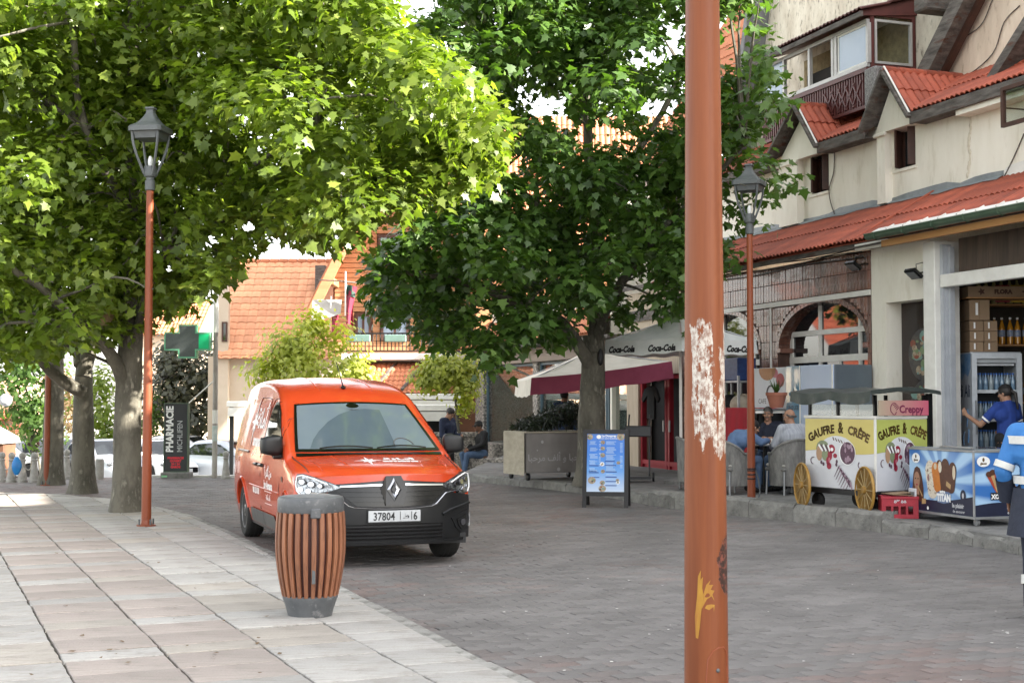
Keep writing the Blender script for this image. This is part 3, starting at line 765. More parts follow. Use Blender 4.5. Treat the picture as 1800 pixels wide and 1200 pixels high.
for sx in (-1, 1):
 win = [(-1.10, 1.05), (-1.0, 1.13), (-.74, 1.31), (-.50, 1.47), (-.33, 1.565), (-.10, 1.56), (.02, 1.48), (.06, 1.30), (.06, 1.05)]
 m = MB(); fpoly(m, sx, [(a + (.03 if a > -.3 else -.035), b + (.03 if b > 1.2 else -.025)) for a, b in win], .004); wf = obj('window_surround', m, GRILLEB, van, recalc=True)
 m = MB(); fpoly(m, sx, win, .008); obj('side_window', m, SGLASS, wf, recalc=True)
 door = obj('door', MB().tube([flank(sx, y, z, .0015) for y, z in [(-.95, .40), (-1.0, .7), (-1.06, 1.02)] + [(-1.06 + .10 * k, 1.02 + .098 * k) for k in range(1, 6)] + [(-.44, 1.56), (-.2, 1.63), (.02, 1.62), (.12, 1.50), (.13, 1.2), (.13, .8), (.13, .42)]], .0045, 4), INK, van, label='front door shut line')
 obj('sliding_door', MB().tube([flank(sx, y, z, .0015) for y, z in [(.16, .42), (.16, 1.0), (.16, 1.5), (.22, 1.62), (.5, 1.64), (.85, 1.64), (.92, 1.55), (.92, 1.1), (.92, .66)]], .0045, 4), INK, van, label='sliding side door shut line')
 m = MB(); m.box(.93, 1.75, -.02, .02, 1.0, 1.035); m2 = MB(); m2.tube([flank(sx, .95 + .16 * k, 1.02, .003) for k in range(6)], .014, 6); obj('door_rail', m2, GRILLEB, van)
 for y in (.02, .33):
  m = MB(); m.tube([flank(sx, y - .075, .905, .0), flank(sx, y - .07, .905, .028), flank(sx, y + .07, .905, .028), flank(sx, y + .075, .905, .0)], .017, 6); obj('door_handle', m, GRILLEB, van)
 m = MB(); m.tube([flank(sx, -.96 + .12 * k, .655 if k < 15 else .66, -.004) for k in range(16)], .012, 6); obj('side_crease', m, ORANGE, van)
 m = MB(); 
 for y0_, y1_ in ((-.80, -.02), (-.005, .86)): fpoly(m, sx, [(y0_ + (.12 if y0_ < -.5 else 0), .405), (y1_ - (.10 if y1_ > .5 else 0), .405), (y1_, .30), (y1_, .245), (y0_, .245)], .012)
 obj('side_moulding', m, GREYPL, van, recalc=True)
 for wy in WY:
  m = MB(); m.tube([flank(sx, wy + (AR + .012) * cos(a), WR + (AR + .012) * sin(a), .004) for a in [pi * k / 20 for k in range(1, 20)] if WR + (AR + .012) * sin(a) > .26], .016, 6); obj('wheel_arch', m, ORANGE, van)
 c = flank(sx, -1.0, 1.09); 
 m = MB(); mc = c + Vector((sx * .115, -.03, .06)); sgp = lambda v, e: math.copysign(abs(v) ** e, v); R8 = Matrix.Rotation(radians(-8 * sx), 3, 'Z'); m.grid(24, 14, lambda a, b: mc + R8 @ Vector((.112 * sgp(cos(2 * pi * a), .45) * abs(sin(pi * max(.001, min(.999, b)))) ** .45, .078 * sgp(sin(2 * pi * a), .7) * abs(sin(pi * max(.001, min(.999, b)))) ** .45, -.098 * sgp(cos(pi * b), .5) * (1.0 - .12 * cos(2 * pi * a) * sx))))
 mi = obj('mirror', m, BLK, van, smooth=60, recalc=True)
 m = MB(); m.tube([c + Vector((-sx * .02, .0, -.04)), c + Vector((sx * .09, -.01, -.045))], [.045, .035], 8); obj('mirror_arm', m, BLK, mi)
 m = MB(); m.box(-.09, .09, .072, .076, -.08, .08, T=Matrix.Translation(mc) @ Matrix.Rotation(radians(-8 * sx), 4, 'Z')); obj('mirror_glass', m, CHROME, mi)
 m = MB(); fpoly(m, sx, [(-1.2, .78), (-1.12, .80), (-1.12, .84), (-1.2, .83)], .004); obj('side_repeater', m, BLK, van, recalc=True)
def wheel(sx, wy):
 w_ = .205; x0 = sx * (VW - .03 - w_ / 2)
 prof = [(.205, -.085), (.235, -.10), (.285, -.103), (.306, -.085), (.315, -.06), (.316, 0), (.315, .06), (.306, .085), (.285, .103), (.235, .10), (.205, .085)]
 rt = link('wheel', None, van, (x0, wy, WR))
 m = MB(); m.lathe(prof, 40, axis='x')
 for k in range(5):
  pass
 obj('tyre', m, TYRE, rt, smooth=40)
 for gx in (-.045, 0, .045):
  m = MB(); m.lathe([(.3165, gx - .005), (.3168, gx), (.3165, gx + .005)], 40, axis='x'); obj('tread_groove', m, INK, rt)
 m = MB(); s_ = sx
 m.lathe([(.207, s_ * .02), (.207, s_ * .092), (.195, s_ * .094), (.18, s_ * .075), (.165, s_ * .055), (.10, s_ * .066), (.07, s_ * .085), (.0, s_ * .088)][::(1 if s_ > 0 else 1)], 30, axis='x')
 obj('rim', m, RIM, rt, smooth=40, recalc=True)
 for k in range(7):
  a = 2 * pi * k / 7; m = MB(); m.blob((s_ * .066, .132 * cos(a), .132 * sin(a)), (.012, .030, .030), 10, 6); obj('rim_opening', m, INK, rt)
 m = MB(); m.lathe([(.04, s_ * .08), (.04, s_ * .096), (.0, s_ * .098)], 14, axis='x'); obj('hub_cap', m, GREYPL, rt, recalc=True)
for sx in (-1, 1):
 for wy in WY: wheel(sx, wy)
m = MB(); m.box(-.80, .80, -2.0, 2.05, .20, .30); obj('underbody', m, INK, van)
for wy in WY: obj('axle', MB().tube([(-.7, wy, .3), (.7, wy, .3)], .05, 8), INK, van)
star = []
for k in range(16):
 a = pi / 2 + 2 * pi * k / 16; r_ = [.12, .034, .075, .034][k % 4] * (1.0 if k % 8 else 1.15)
 star.append((r_ * cos(a), r_ * sin(a) * 1.0))
def fan(mb, poly, fn):
 vs = [fn(0, 0)] + [fn(a, b) for a, b in poly]; n_ = len(poly)
 return mb.add(vs, [(0, 1 + k, 1 + (k + 1) % n_) for k in range(n_)])
def hood(a, b): return topxy(-1.80 - b * 0 + b, (a) / halfring(-1.8)[H - 7][0], .003)
m = MB(); fan(m, [(a * 1.25, b * 1.6) for a, b in star], lambda a, b: hood(a - .16 + .03, b + .02))
letter(m, AR_AMANA, .135, lambda a, b: hood(a, b), bold=.005, at=(.20, .055), sx=1.35)
letter(m, 'amana', .12, lambda a, b: hood(a, b), bold=.006, at=(.20, -.06), sx=1.25)
obj('bonnet_lettering', m, WHITE, van, label='white star and courier name on the bonnet', smooth=0, recalc=True)
for sx in (-1, 1):
 mir = 1 if sx < 0 else -1
 fl = lambda a, b, y0, z0: flank(sx, y0 - mir * a * 1.0, z0 + b, .003)
 m = MB(); fan(m, [(a * 1.9, b * 2.1) for a, b in star], lambda a, b: fl(a, b, .95, 1.36))
 letter(m, AR_AMANA, .30, lambda a, b: fl(a, b, .55, 1.30), bold=.008, sx=1.1)
 letter(m, 'amana', .17, lambda a, b: fl(a, b, .57, 1.10), bold=.006, sx=1.1)
 letter(m, '\uFEE6\uFEE3 \uFEAE\uFE9C\uFEDB\uFE83', .085, lambda a, b: fl(a, b, .62, 1.005), sx=1.1)
 letter(m, '\uFE83 \uFEAE\uFE9C\uFEDB\uFE83 \uFEE6\uFEE3', .12, lambda a, b: fl(a, b, -.36, .80), bold=.004)
 letter(m, 'by Amana', .125, lambda a, b: fl(a, b, -.38, .665), bold=.004)
 letter(m, '08 20 08', .115, lambda a, b: fl(a, b, .38, .58), bold=.004)
 for z in (.635, .505):
  m.add([fl(-.2, 0, -.38, z), fl(.2, 0, -.38, z), fl(.2, .006, -.38, z), fl(-.2, .006, -.38, z)], [(0, 1, 2, 3)])
 letter(m, AR_AMANA + ' ' + AR_ALF, .07, lambda a, b: fl(a, b, -.38, .55), bold=.002)
 m2 = obj('side_lettering', m, WHITE, van, label='white courier lettering on the side', smooth=0, recalc=True)
van.location = (0, 0, 0)
van.rotation_euler = (0, 0, VROT)
tgt = G(793, 977, 0); off_ = Matrix.Rotation(VROT, 3, 'Z') @ Vector((VW - .05, WY[0], 0))
van.location = (tgt.x - off_.x, tgt.y - off_.y, 0)
# ================================================================ lamps, bin, bollards
RUST = M('terracotta_lamp_paint', (.23, .060, .024), (.19, .048, .020), sc=3, rough=.42, stretch=(1, 1, .12), bump=.03, bsc=12, rv=.08, spec=.4)
LGREY = M('lantern_grey', (.105, .115, .118), (.08, .088, .092), sc=6, rough=.5, bump=.05, bsc=60)
BULB = M('lamp_bulb_glass', (.75, .76, .76), (.66, .67, .67), rough=.15)
STEEL = M('dull_steel', (.36, .37, .38), (.28, .29, .30), sc=8, rough=.4, metal=.7)
def lantern(root, z0, hh=.90, r=.255, rot=.6):
 """four ribbed lantern: socket, ribs, cap; z0 is the pole top"""
 m = MB(); m.lathe([(.052, z0 - .10), (.062, z0 - .09), (.062, z0 + .02), (.05, z0 + .03), (.05, z0 + .06), (.075, z0 + .075), (.085, z0 + .12), (.075, z0 + .20), (.06, z0 + .205), (.0, z0 + .205)], 16)
 sk = obj('lamp_socket', m, LGREY, root)
 m = MB(); m.lathe([(.022, z0 + .20), (.032, z0 + .24), (.030, z0 + .29), (.015, z0 + .33), (0, z0 + .335)], 10); obj('bulb', m, BULB, sk)
 zc = z0 + hh * .69
 for k in range(4):
  a = rot + pi / 2 * k; m = MB(); pts = []
  for i in range(11):
   t = i / 10; rr = .075 + (r * .93 - .075) * sin(t * pi / 2) ** .95; pts.append((rr * cos(a), rr * sin(a), z0 + .10 + (zc - z0 - .10) * t ** .92))
  m.tube(pts, [.017] * 11, 6); obj('rib', m, LGREY, root)
 s2 = sqrt(2)
 m = MB()
 prof = [(r * .80, zc - .085), (r * .82, zc - .06), (r * .9, zc - .005), (r * 1.10, zc), (r * 1.10, zc + .055), (r * 1.02, zc + .075), (r * .78, zc + .10), (r * .55, zc + .145), (r * .36, zc + .20), (r * .24, zc + .25), (.062, zc + .262), (.058, zc + .285), (.078, zc + .295), (.072, zc + .318), (0, zc + .325)]
 n = 4; vs = []
 def sqr(rr, z, i): return [(rr * (cos(rot + pi / 2 * k + dd)), rr * (sin(rot + pi / 2 * k + dd)), z) for k in range(4) for dd in (-.09, .09)]
 for rr, z in prof: vs += sqr(max(rr, 1e-4), z, 0)
 n = 8; fs = [tuple(range(7, -1, -1))] + [(i * n + k, i * n + (k + 1) % n, (i + 1) * n + (k + 1) % n, (i + 1) * n + k) for i in range(len(prof) - 1) for k in range(n)]
 m.add(vs, fs); obj('lantern_cap', m, LGREY, root, smooth=25)
def street_lamp(name, label, x, y, z, base_r=.059, top_r=.044, hp=4.0, rot=.6, lean=0.0, plate=True):
 t = thing(name, label, 'street lamp', (x, y, z), 0, 'terracotta street lamps')
 m = MB(); m.lathe([(base_r * 1.02, 0), (base_r, .3), (base_r * .98, 1.0), (top_r * 1.12, 2.4), (top_r, hp)], 24); obj('pole', m, RUST, t)
 if plate:
  m = MB(); m.lathe([(base_r * 2.0, .0), (base_r * 2.0, .018), (base_r * 1.25, .022), (base_r * 1.05, .075)], 16); fl = obj('base_plate', m, RUST, t)
  for k in range(4):
   a = pi / 4 + pi / 2 * k; m = MB(); m.lathe([(.011, 0), (.011, .07), (0, .075)], 6, c=(base_r * 1.65 * cos(a), base_r * 1.65 * sin(a), .015)); obj('bolt', m, LGREY, fl)
 lantern(t, hp + .10, rot=rot)
 return t
p = G(257, 924, ZL); lamp1 = street_lamp('street_lamp', 'terracotta street lamp bolted to the stone pavement in front of the thick plane tree trunk', p.x, p.y, ZL, hp=4.14, rot=.62)
p = G(1321, 878, ZR); lamp2 = street_lamp('street_lamp', 'terracotta street lamp on the concrete terrace by the wicker chairs, cable tied round its foot', p.x, p.y, ZR, hp=3.90, rot=.35, plate=False)
m = MB()
for z in (.30, .36, .42, .445): m.lathe([(.062, z), (.067, z + .01), (.062, z + .02)], 14)
obj('cable_tie', m, INK, lamp2, kind='stuff')
obj('cable', MB().tube([(.06, -.02, .43), (.10, -.03, .3), (.12, -.03, .12), (.09, -.04, .01)], .012, 6), LGREY, lamp2)
p = G(82, 853, 0); lamp3 = street_lamp('street_lamp', 'dark red street lamp standing far off before a tree trunk near the bollards', p.x, p.y, 0, rot=.5)
PX, PY_ = .613, 4.4
def worn(name):
 m = bpy.data.materials.new(name); m.use_nodes = True; nt = m.node_tree; n = nt.nodes; l = nt.links; b = n['Principled BSDF']
 tc = n.new('ShaderNodeTexCoord'); sp = n.new('ShaderNodeSeparateXYZ'); l.new(tc.outputs['Object'], sp.inputs[0])
 def noise_(sc, st, det=7, rgh=.65):
  mp = n.new('ShaderNodeMapping'); mp.inputs['Scale'].default_value = st; l.new(tc.outputs['Object'], mp.inputs[0])
  t = n.new('ShaderNodeTexNoise'); t.inputs['Scale'].default_value = sc; t.inputs['Detail'].default_value = det; t.inputs['Roughness'].default_value = rgh; l.new(mp.outputs[0], t.inputs['Vector']); return t.outputs[0]
 def math_(op, a, b_=None):
  x = n.new('ShaderNodeMath'); x.operation = op
  for i, q in enumerate((a, b_)):
   if q is None: continue
   if isinstance(q, (int, float)): x.inputs[i].default_value = q
   else: l.new(q, x.inputs[i])
  return x.outputs[0]
 def rng(v, a, b_, c=0., d=1.):
  x = n.new('ShaderNodeMapRange'); x.inputs[1].default_value = a; x.inputs[2].default_value = b_; x.inputs[3].default_value = c; x.inputs[4].default_value = d
  x.interpolation_type = 'SMOOTHSTEP'; l.new(v, x.inputs[0]); return x.outputs[0]
 def mix_(f, a, c):
  x = n.new('ShaderNodeMix'); x.data_type = 'RGBA'; l.new(f, x.inputs[0])
  for i, q in ((6, a), (7, c)):
   if isinstance(q, tuple): x.inputs[i].default_value = (*q, 1)
   else: l.new(q, x.inputs[i])
  return x.outputs[2]
 streak = noise_(9, (3, 3, .12)); base = mix_(rng(streak, .35, .7), (.19, .056, .019), (.14, .038, .013))
 Z = sp.outputs['Z']; X = sp.outputs['X']
 side = noise_(9, (5, 5, .5), 4)
 flk = noise_(46, (1, 1, .55), 8, .8)
 edge = math_('ADD', math_('MULTIPLY', side, .5), math_('MULTIPLY', flk, .5))
 wz = math_('MULTIPLY', math_('SUBTRACT', side, .5), .22)
 zj = math_('ADD', Z, wz); xj = math_('ADD', X, math_('MULTIPLY', math_('SUBTRACT', side, .5), .03))
 z1 = math_('MULTIPLY', rng(zj, 1.43, 1.50), rng(zj, 1.87, 1.845)); z2 = math_('MULTIPLY', rng(zj, 1.40, 1.46), rng(zj, 1.80, 1.76))
 p1 = math_('MULTIPLY', z1, math_('MULTIPLY', rng(math_('ADD', xj, math_('MULTIPLY', math_('SUBTRACT', 1.86, Z), -.03)), -.056, -.050), rng(math_('ADD', xj, math_('MULTIPLY', math_('SUBTRACT', 1.86, Z), -.05)), .020, .012)))
 p2 = math_('MULTIPLY', z2, rng(xj, .030, .038))
 p3 = math_('MULTIPLY', math_('MULTIPLY', rng(Z, 1.40, 1.44), rng(Z, 1.88, 1.84)), rng(X, .052, .057))
 zone = math_('MAXIMUM', math_('MAXIMUM', p1, p2), p3)
 scr = rng(math_('ADD', math_('MULTIPLY', zone, .25), math_('MULTIPLY', edge, .9)), .668, .684)
 mott = noise_(70, (1, 1, .6), 6, .7)
 white = mix_(rng(mott, .40, .62), (.48, .45, .40), (.22, .14, .11))
 c = mix_(scr, base, white)
 d1 = math_('ADD', math_('POWER', math_('MULTIPLY', math_('SUBTRACT', Z, 1.085), 10.5), 2), math_('POWER', math_('MULTIPLY', math_('SUBTRACT', X, .066), 26), 2))
 rust = rng(math_('ADD', d1, math_('MULTIPLY', noise_(38, (1, 1, .5)), 1.6)), 1.75, 1.6)
 rc = mix_(rng(noise_(55, (1, 1, 1)), .45, .62), (.035, .018, .014), (.16, .05, .035))
 c = mix_(rust, c, rc)
 l.new(c, b.inputs['Base Color']); b.inputs['Roughness'].default_value = .45; b.inputs['Specular IOR Level'].default_value = .25
 bp = n.new('ShaderNodeBump'); bp.inputs['Strength'].default_value = .35; bp.inputs['Distance'].default_value = .004
 h = math_('SUBTRACT', 1.0, math_('ADD', scr, rust)); l.new(h, bp.inputs['Height']); l.new(bp.outputs[0], b.inputs['Normal'])
 return m
near = thing('street_lamp', 'close terracotta lamp post with scraped white paint, rust patch and yellow smear', 'street lamp', (PX, PY_, 0), 0, 'terracotta street lamps')
m = MB(); pr = [(.0715, -.0), (.0712, .3), (.0695, .69), (.066, 1.3), (.0625, 1.8), (.0545, 2.87), (.046, 4.0)]; m.lathe(pr, 64); obj('pole', m, worn('scraped_lamp_paint'), near, smooth=60)
def polept(a, z, off=0.0):
 r_ = pl(z, pr_z) + off
 return Vector((r_ * sin(a), -r_ * cos(a), z))
pr_z = [(z, r_) for r_, z in pr]
m = MB(); hatch = [(-.62, .25), (-.62, .74), (-.5, .80), (-.2, .825), (.2, .835), (.62, .835), (.9, .82), (1.0, .77), (1.0, .25)]
pts = [polept(.30 + a * .72, z, .0005) for a, z in hatch]; m.tube(pts, .0022, 5); hc = obj('hatch', m, RUST, near, label='service hatch with a rounded top')
m = MB(); c_ = polept(.40, .765); m.blob(c_, (.0065, .006, .0065), 10, 6); obj('screw', m, LGREY, hc)
YEL = M('yellow_paint', (.36, .19, .015), (.26, .10, .015), sc=40, rough=.5, stretch=(1, 1, .2))
m = MB()
def smear(poly):
 vs = [polept(a, z, .0012) for a, z in poly]; m.add(vs, [tuple(range(len(vs)))])
smear([(-.62, .865), (-.50, .862), (-.42, .90), (-.33, .96), (-.22, .985), (-.30, 1.02), (-.27, 1.055), (-.38, 1.045), (-.36, 1.075), (-.50, 1.055), (-.55, .99), (-.66, .93)])
smear([(-.33, .955), (-.1, .985), (.12, .995), (.25, .98), (.16, 1.0), (.26, 1.012), (.08, 1.015), (.2, 1.03), (0, 1.03), (.08, 1.045), (-.12, 1.03), (-.3, .99)])
smear([(-.2, .958), (.0, .952), (.2, .962), (.22, .945), (.26, .968), (.1, .97), (-.1, .968)])
obj('paint_smear', m, YEL, near, kind='stuff', recalc=True)
m = MB(); m.lathe([(.15, 0), (.15, .02), (.085, .025), (.074, .09)], 20); obj('base_plate', m, RUST, near)
lantern(near, 4.1)
TIMBER = M('brown_timber_slat', (.26, .11, .055), (.17, .064, .033), sc=5, rough=.5, stretch=(6, 6, .5), bump=.2, bsc=30, rnd=.24, c3=(.12, .05, .03), sc3=9)
TIMBERD = M('bin_inner', (.055, .012, .009), (.035, .009, .007), rough=.6)
BINGR = M('bin_grey', (.105, .11, .115), (.075, .08, .085), sc=7, rough=.45, bump=.1, bsc=50, c3=(.2, .2, .2), sc3=18)
pb = G(545, 1080, ZL); bn = thing('litter_bin', 'barrel shaped litter bin of brown wooden slats with grey lid on the stone pavement', 'bin', (pb.x, pb.y, ZL), radians(14))
BP = [(0, .160), (.035, .166), (.09, .182), (.14, .197), (.20, .210), (.32, .232), (.45, .247), (.55, .249), (.65, .246), (.73, .239)]
br = lambda z: cr(z, BP)
m = MB(); m.lathe([(.158, 0), (.166, .035), (.182, .09), (.199, .135), (.199, .143), (.19, .15), (0, .15)], 36); obj('base', m, BINGR, bn)
m = MB(); m.lathe([(br(z) - .022, z) for z in [.14, .2, .3, .4, .5, .6, .7, .745]], 36); obj('liner', m, TIMBERD, bn)
NSL = 26
for k in range(NSL):
 a = 2 * pi * (k + .5) / NSL; m = MB()
 zs_ = [.143 + (.74 - .143) * i / 9 for i in range(10)]; vs = []
 for z in zs_:
  r_ = br(z); hw = .0165 * (r_ / .245) * 1.02
  for dr, dw in ((-.02, -1), (.0, -1), (.003, -.75), (.003, .75), (0, 1), (-.02, 1)):
   rr = r_ + dr; vs.append((rr * cos(a) - dw * hw * sin(a), rr * sin(a) + dw * hw * cos(a), z))
 n_ = 6; fs = [(i * n_ + j, i * n_ + (j + 1) % n_, (i + 1) * n_ + (j + 1) % n_, (i + 1) * n_ + j) for i in range(9) for j in range(n_)] + [tuple(range(5, -1, -1)), tuple(range(54, 60))]
 m.add(vs, fs); obj('slat', m, TIMBER, bn, smooth=30)
m = MB(); m.lathe([(.20, .735), (.232, .737), (.238, .75), (.238, .825), (.232, .842), (.215, .85), (.18, .853), (0, .855)], 40); lid = obj('lid', m, BINGR, bn)
a = -pi / 2 + .05; m = MB(); T = Matrix.Rotation(a + pi / 2, 4, 'Z')
m.box(-.036, .036, -.252, -.22, .705, .775, b=.008, T=T); obj('latch', m, BINGR, lid)
m = MB(); m.box(-.012, .012, -.238, -.225, .25, .69, T=T @ Matrix.Translation((-.012, .0, 0))); obj('lock_strip', m, LGREY, bn)
BOL = M('bollard_stone', (.36, .345, .32), (.25, .24, .22), sc=9, rough=.7, bump=.2, bsc=40)
def bollard(x, y, z, label, h=.60):
 t = thing('bollard', label, 'bollard', (x, y, z), 0, 'pale stone bollards by the car park')
 k = h / .6
 m = MB(); m.lathe([(.105 * k, 0), (.105 * k, .05 * k), (.085 * k, .07 * k), (.088 * k, .12 * k), (.07 * k, .22 * k), (.052 * k, .38 * k), (.05 * k, .42 * k), (.062 * k, .435 * k), (.062 * k, .455 * k), (.038 * k, .47 * k)], 16); obj('shaft', m, BOL, t)
 m = MB(); m.lathe([(.038 * k, .465 * k), (.058 * k, .49 * k), (.066 * k, .525 * k), (.055 * k, .57 * k), (.03 * k, .592 * k), (0, .598 * k)], 16); obj('ball', m, BOL, t)
 return t
bpx = [(3, 847, 'leftmost stone bollard of the chained row'), (20, 848, 'stone bollard with a blue bag hanging beside it'), (39, 848, 'stone bollard between the blue bag and the lamp post'), (60, 848, 'stone bollard just left of the dark red lamp post'), (117, 842, 'lone stone bollard beside the middle tree trunk')]
for px, py, lb in bpx:
 p = G(px, py, 0); bollard(p.x, p.y, 0, lb, .60 if px < 100 else .62)
p = AT(397, 838, 28.6); t5 = bollard(p.x, 28.6, 0, 'brown headed stone bollard between pharmacy pole and van', .58)
CH = M('pale_chain', (.42, .40, .36), (.3, .28, .25), rough=.6)
for (xa, ya), (xb, yb), lb in (((39, 848), (60, 848), 'chain sagging between two stone bollards left of the lamp'), ((3, 847), (20, 848), 'chain sagging beside the blue bag')):
 a = G(xa, ya, 0); b = G(xb, yb, 0); m = MB()
 n_ = 14
 for k in range(n_ + 1):
  t = k / n_; p = a.lerp(b, t); z = .47 - .22 * (1 - (2 * t - 1) ** 2); m.blob((p.x, p.y, z), (.016, .012, .012), 6, 4)
 tag(obj('chain', m, CH), lb, 'chain', 'chains between bollards')
m = MB(); bb = G(29, 815, 0); p = AT(29, 806, 26); m.grid(10, 8, lambda a, b: (p.x + .10 * cos(2 * pi * a) * sin(pi * min(.95, b * .8 + .1)) * (1 + .12 * sin(9 * a)), p.y + .07 * sin(2 * pi * a) * sin(pi * min(.95, b * .8 + .1)), .22 + .34 * b))
tag(obj('plastic_bag', m, M('blue_plastic', (.03, .26, .62), (.02, .18, .5), sc=8, rough=.4), recalc=True), 'bright blue plastic bag hanging between the stone bollards', 'bag')
m = MB(); p = G(175, 842, 0); m.lathe([(.085, 0), (.085, .40), (.07, .42), (0, .42)], 16)
tag(obj('stub_post', m, BOL, loc=(p.x, p.y, 0)), 'short plain white concrete post between two plane trunks', 'post')
# ================================================================ plane trees
def bark_mat(name, a, b_, c):
 m = M(name, a, b_, sc=4.5, rough=.85, bump=.9, bsc=14, stretch=(1, 1, .45), c3=c, sc3=9, lo=.42, hi=.6); return m
BARK = bark_mat('plane_bark', (.125, .115, .09), (.06, .055, .042), (.22, .205, .165))
def leaf_mat(name, c0, c1, c2, tr=.52):
 m = bpy.data.materials.new(name); m.use_nodes = True; nt = m.node_tree; n = nt.nodes; l = nt.links
 b = n['Principled BSDF']; out = n['Material Output']
 at = n.new('ShaderNodeAttribute'); at.attribute_name = 'tone'
 r = n.new('ShaderNodeValToRGB'); e = r.color_ramp.elements; e[0].position = 0; e[0].color = (*c0, 1); e[1].position = 1; e[1].color = (*c2, 1)
 x = e.new(.55); x.color = (*c1, 1)
 l.new(at.outputs['Fac'], r.inputs[0]); l.new(r.outputs[0], b.inputs['Base Color']); b.inputs['Roughness'].default_value = .36; b.inputs['Specular IOR Level'].default_value = .5
 t = n.new('ShaderNodeBsdfTranslucent'); g = n.new('ShaderNodeMix'); g.data_type = 'RGBA'; g.blend_type = 'MULTIPLY'; g.inputs[0].default_value = 1.0
 l.new(r.outputs[0], g.inputs[6]); g.inputs[7].default_value = (1.3, 1.42, .5, 1); l.new(g.outputs[2], t.inputs[0])
 ms = n.new('ShaderNodeMixShader'); ms.inputs[0].default_value = tr; l.new(b.outputs[0], ms.inputs[1]); l.new(t.outputs[0], ms.inputs[2]); l.new(ms.outputs[0], out.inputs[0])
 return m
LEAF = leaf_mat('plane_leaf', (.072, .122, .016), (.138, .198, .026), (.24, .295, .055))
LEAFD = leaf_mat('shaded_plane_leaf', (.045, .095, .022), (.072, .14, .028), (.12, .20, .04), .4)  # darker leaf copy for the right tree, its shade put into the colour
LOBES = [(0, 0), (.12, .05), (.42, .03), (.32, .23), (.55, .45), (.30, .47), (.21, .60), (0, .98)]
def leaf_tpl():
 R_ = LOBES; L_ = [(-x, y) for x, y in LOBES[1:-1]]
 pts = R_ + L_[::-1]
 z = [(-.10 * abs(x) * 1.2 - .16 * (y - .35) ** 2) for x, y in pts]
 return [(x, y, zz) for (x, y), zz in zip(pts, z)]
LT = np.array(leaf_tpl())
NRIGHT = len(LOBES)
LF = [list(range(0, NRIGHT)), [0] + list(range(NRIGHT - 1, len(LT)))]
def leaves_mesh(name, pos, nrm, size, tone, mat, tpl=LT, faces=LF, spin=None):
 n = len(pos); k = len(tpl)
 pos = np.asarray(pos, float); nrm = np.asarray(nrm, float); nrm /= np.linalg.norm(nrm, axis=1)[:, None] + 1e-9
 rnd = np.random.normal(size=(n, 3)); rnd[:, 2] -= .9
 t = rnd - nrm * (rnd * nrm).sum(1)[:, None]; t /= np.linalg.norm(t, axis=1)[:, None] + 1e-9
 s = np.cross(t, nrm)
 bend = np.random.uniform(-.8, 3.2, n); wid_ = np.random.uniform(.72, 1.08, n)
 V = pos[:, None, :] + size[:, None, None] * (tpl[None, :, 0, None] * wid_[:, None, None] * s[:, None, :] + tpl[None, :, 1, None] * t[:, None, :] + tpl[None, :, 2, None] * bend[:, None, None] * nrm[:, None, :])
 V = V.reshape(-1, 3)
 me = bpy.data.meshes.new(name)
 fl = [len(f) for f in faces]; loops = np.concatenate([np.asarray(f) for f in faces])
 L = (loops[None, :] + (np.arange(n) * k)[:, None]).ravel()
 tot = np.tile(fl, n); st_ = np.concatenate([[0], np.cumsum(tot)[:-1]])
 me.vertices.add(n * k); me.vertices.foreach_set('co', V.ravel())
 me.loops.add(len(L)); me.loops.foreach_set('vertex_index', L.astype(np.int32))
 me.polygons.add(len(tot)); me.polygons.foreach_set('loop_start', st_.astype(np.int32))
 me.update(calc_edges=True)
 at = me.attributes.new('tone', 'FLOAT', 'POINT'); at.data.foreach_set('value', np.repeat(tone, k).astype(np.float32))
 me.materials.append(mat); me.update(); return me
def bough(mb, pts, r0, r1, n=8, wob=.05, seg=6):
 P_ = [Vector(p) for p in pts]; out = []; R_ = []
 tot = (len(P_) - 1) * seg
 for i in range(len(P_) - 1):
  a = P_[max(0, i - 1)]; b = P_[i]; c = P_[i + 1]; d = P_[min(len(P_) - 1, i + 2)]
  for k in range(seg):
   t = k / seg
   q = .5 * ((2 * b) + (c - a) * t + (2 * a - 5 * b + 4 * c - d) * t * t + (3 * b - a - 3 * c + d) * t ** 3)
   w = Vector(noise.noise_vector(q * 1.7)) * wob; out.append(q + w)
   f = (i * seg + k) / tot; R_.append((r0 + (r1 - r0) * f) * (1 + .10 * noise.noise(q * 3.1)))
 out.append(P_[-1]); R_.append(r1)
 mb.tube(out, R_, n); return out
def crown_cells(poly, holes, step, jit):
 xs = [p[0] for p in poly]; ys = [p[1] for p in poly]; out = []
 y = min(ys)
 while y < max(ys):
  x = min(xs)
  while x < max(xs):
   a = x + random.uniform(-jit, jit); b = y + random.uniform(-jit, jit)
   if inside(poly, a, b) and not any(((a - h[0]) / h[2]) ** 2 + ((b - h[1]) / h[3]) ** 2 < 1 for h in holes): out.append((a, b))
   x += step
  y += step
 return out
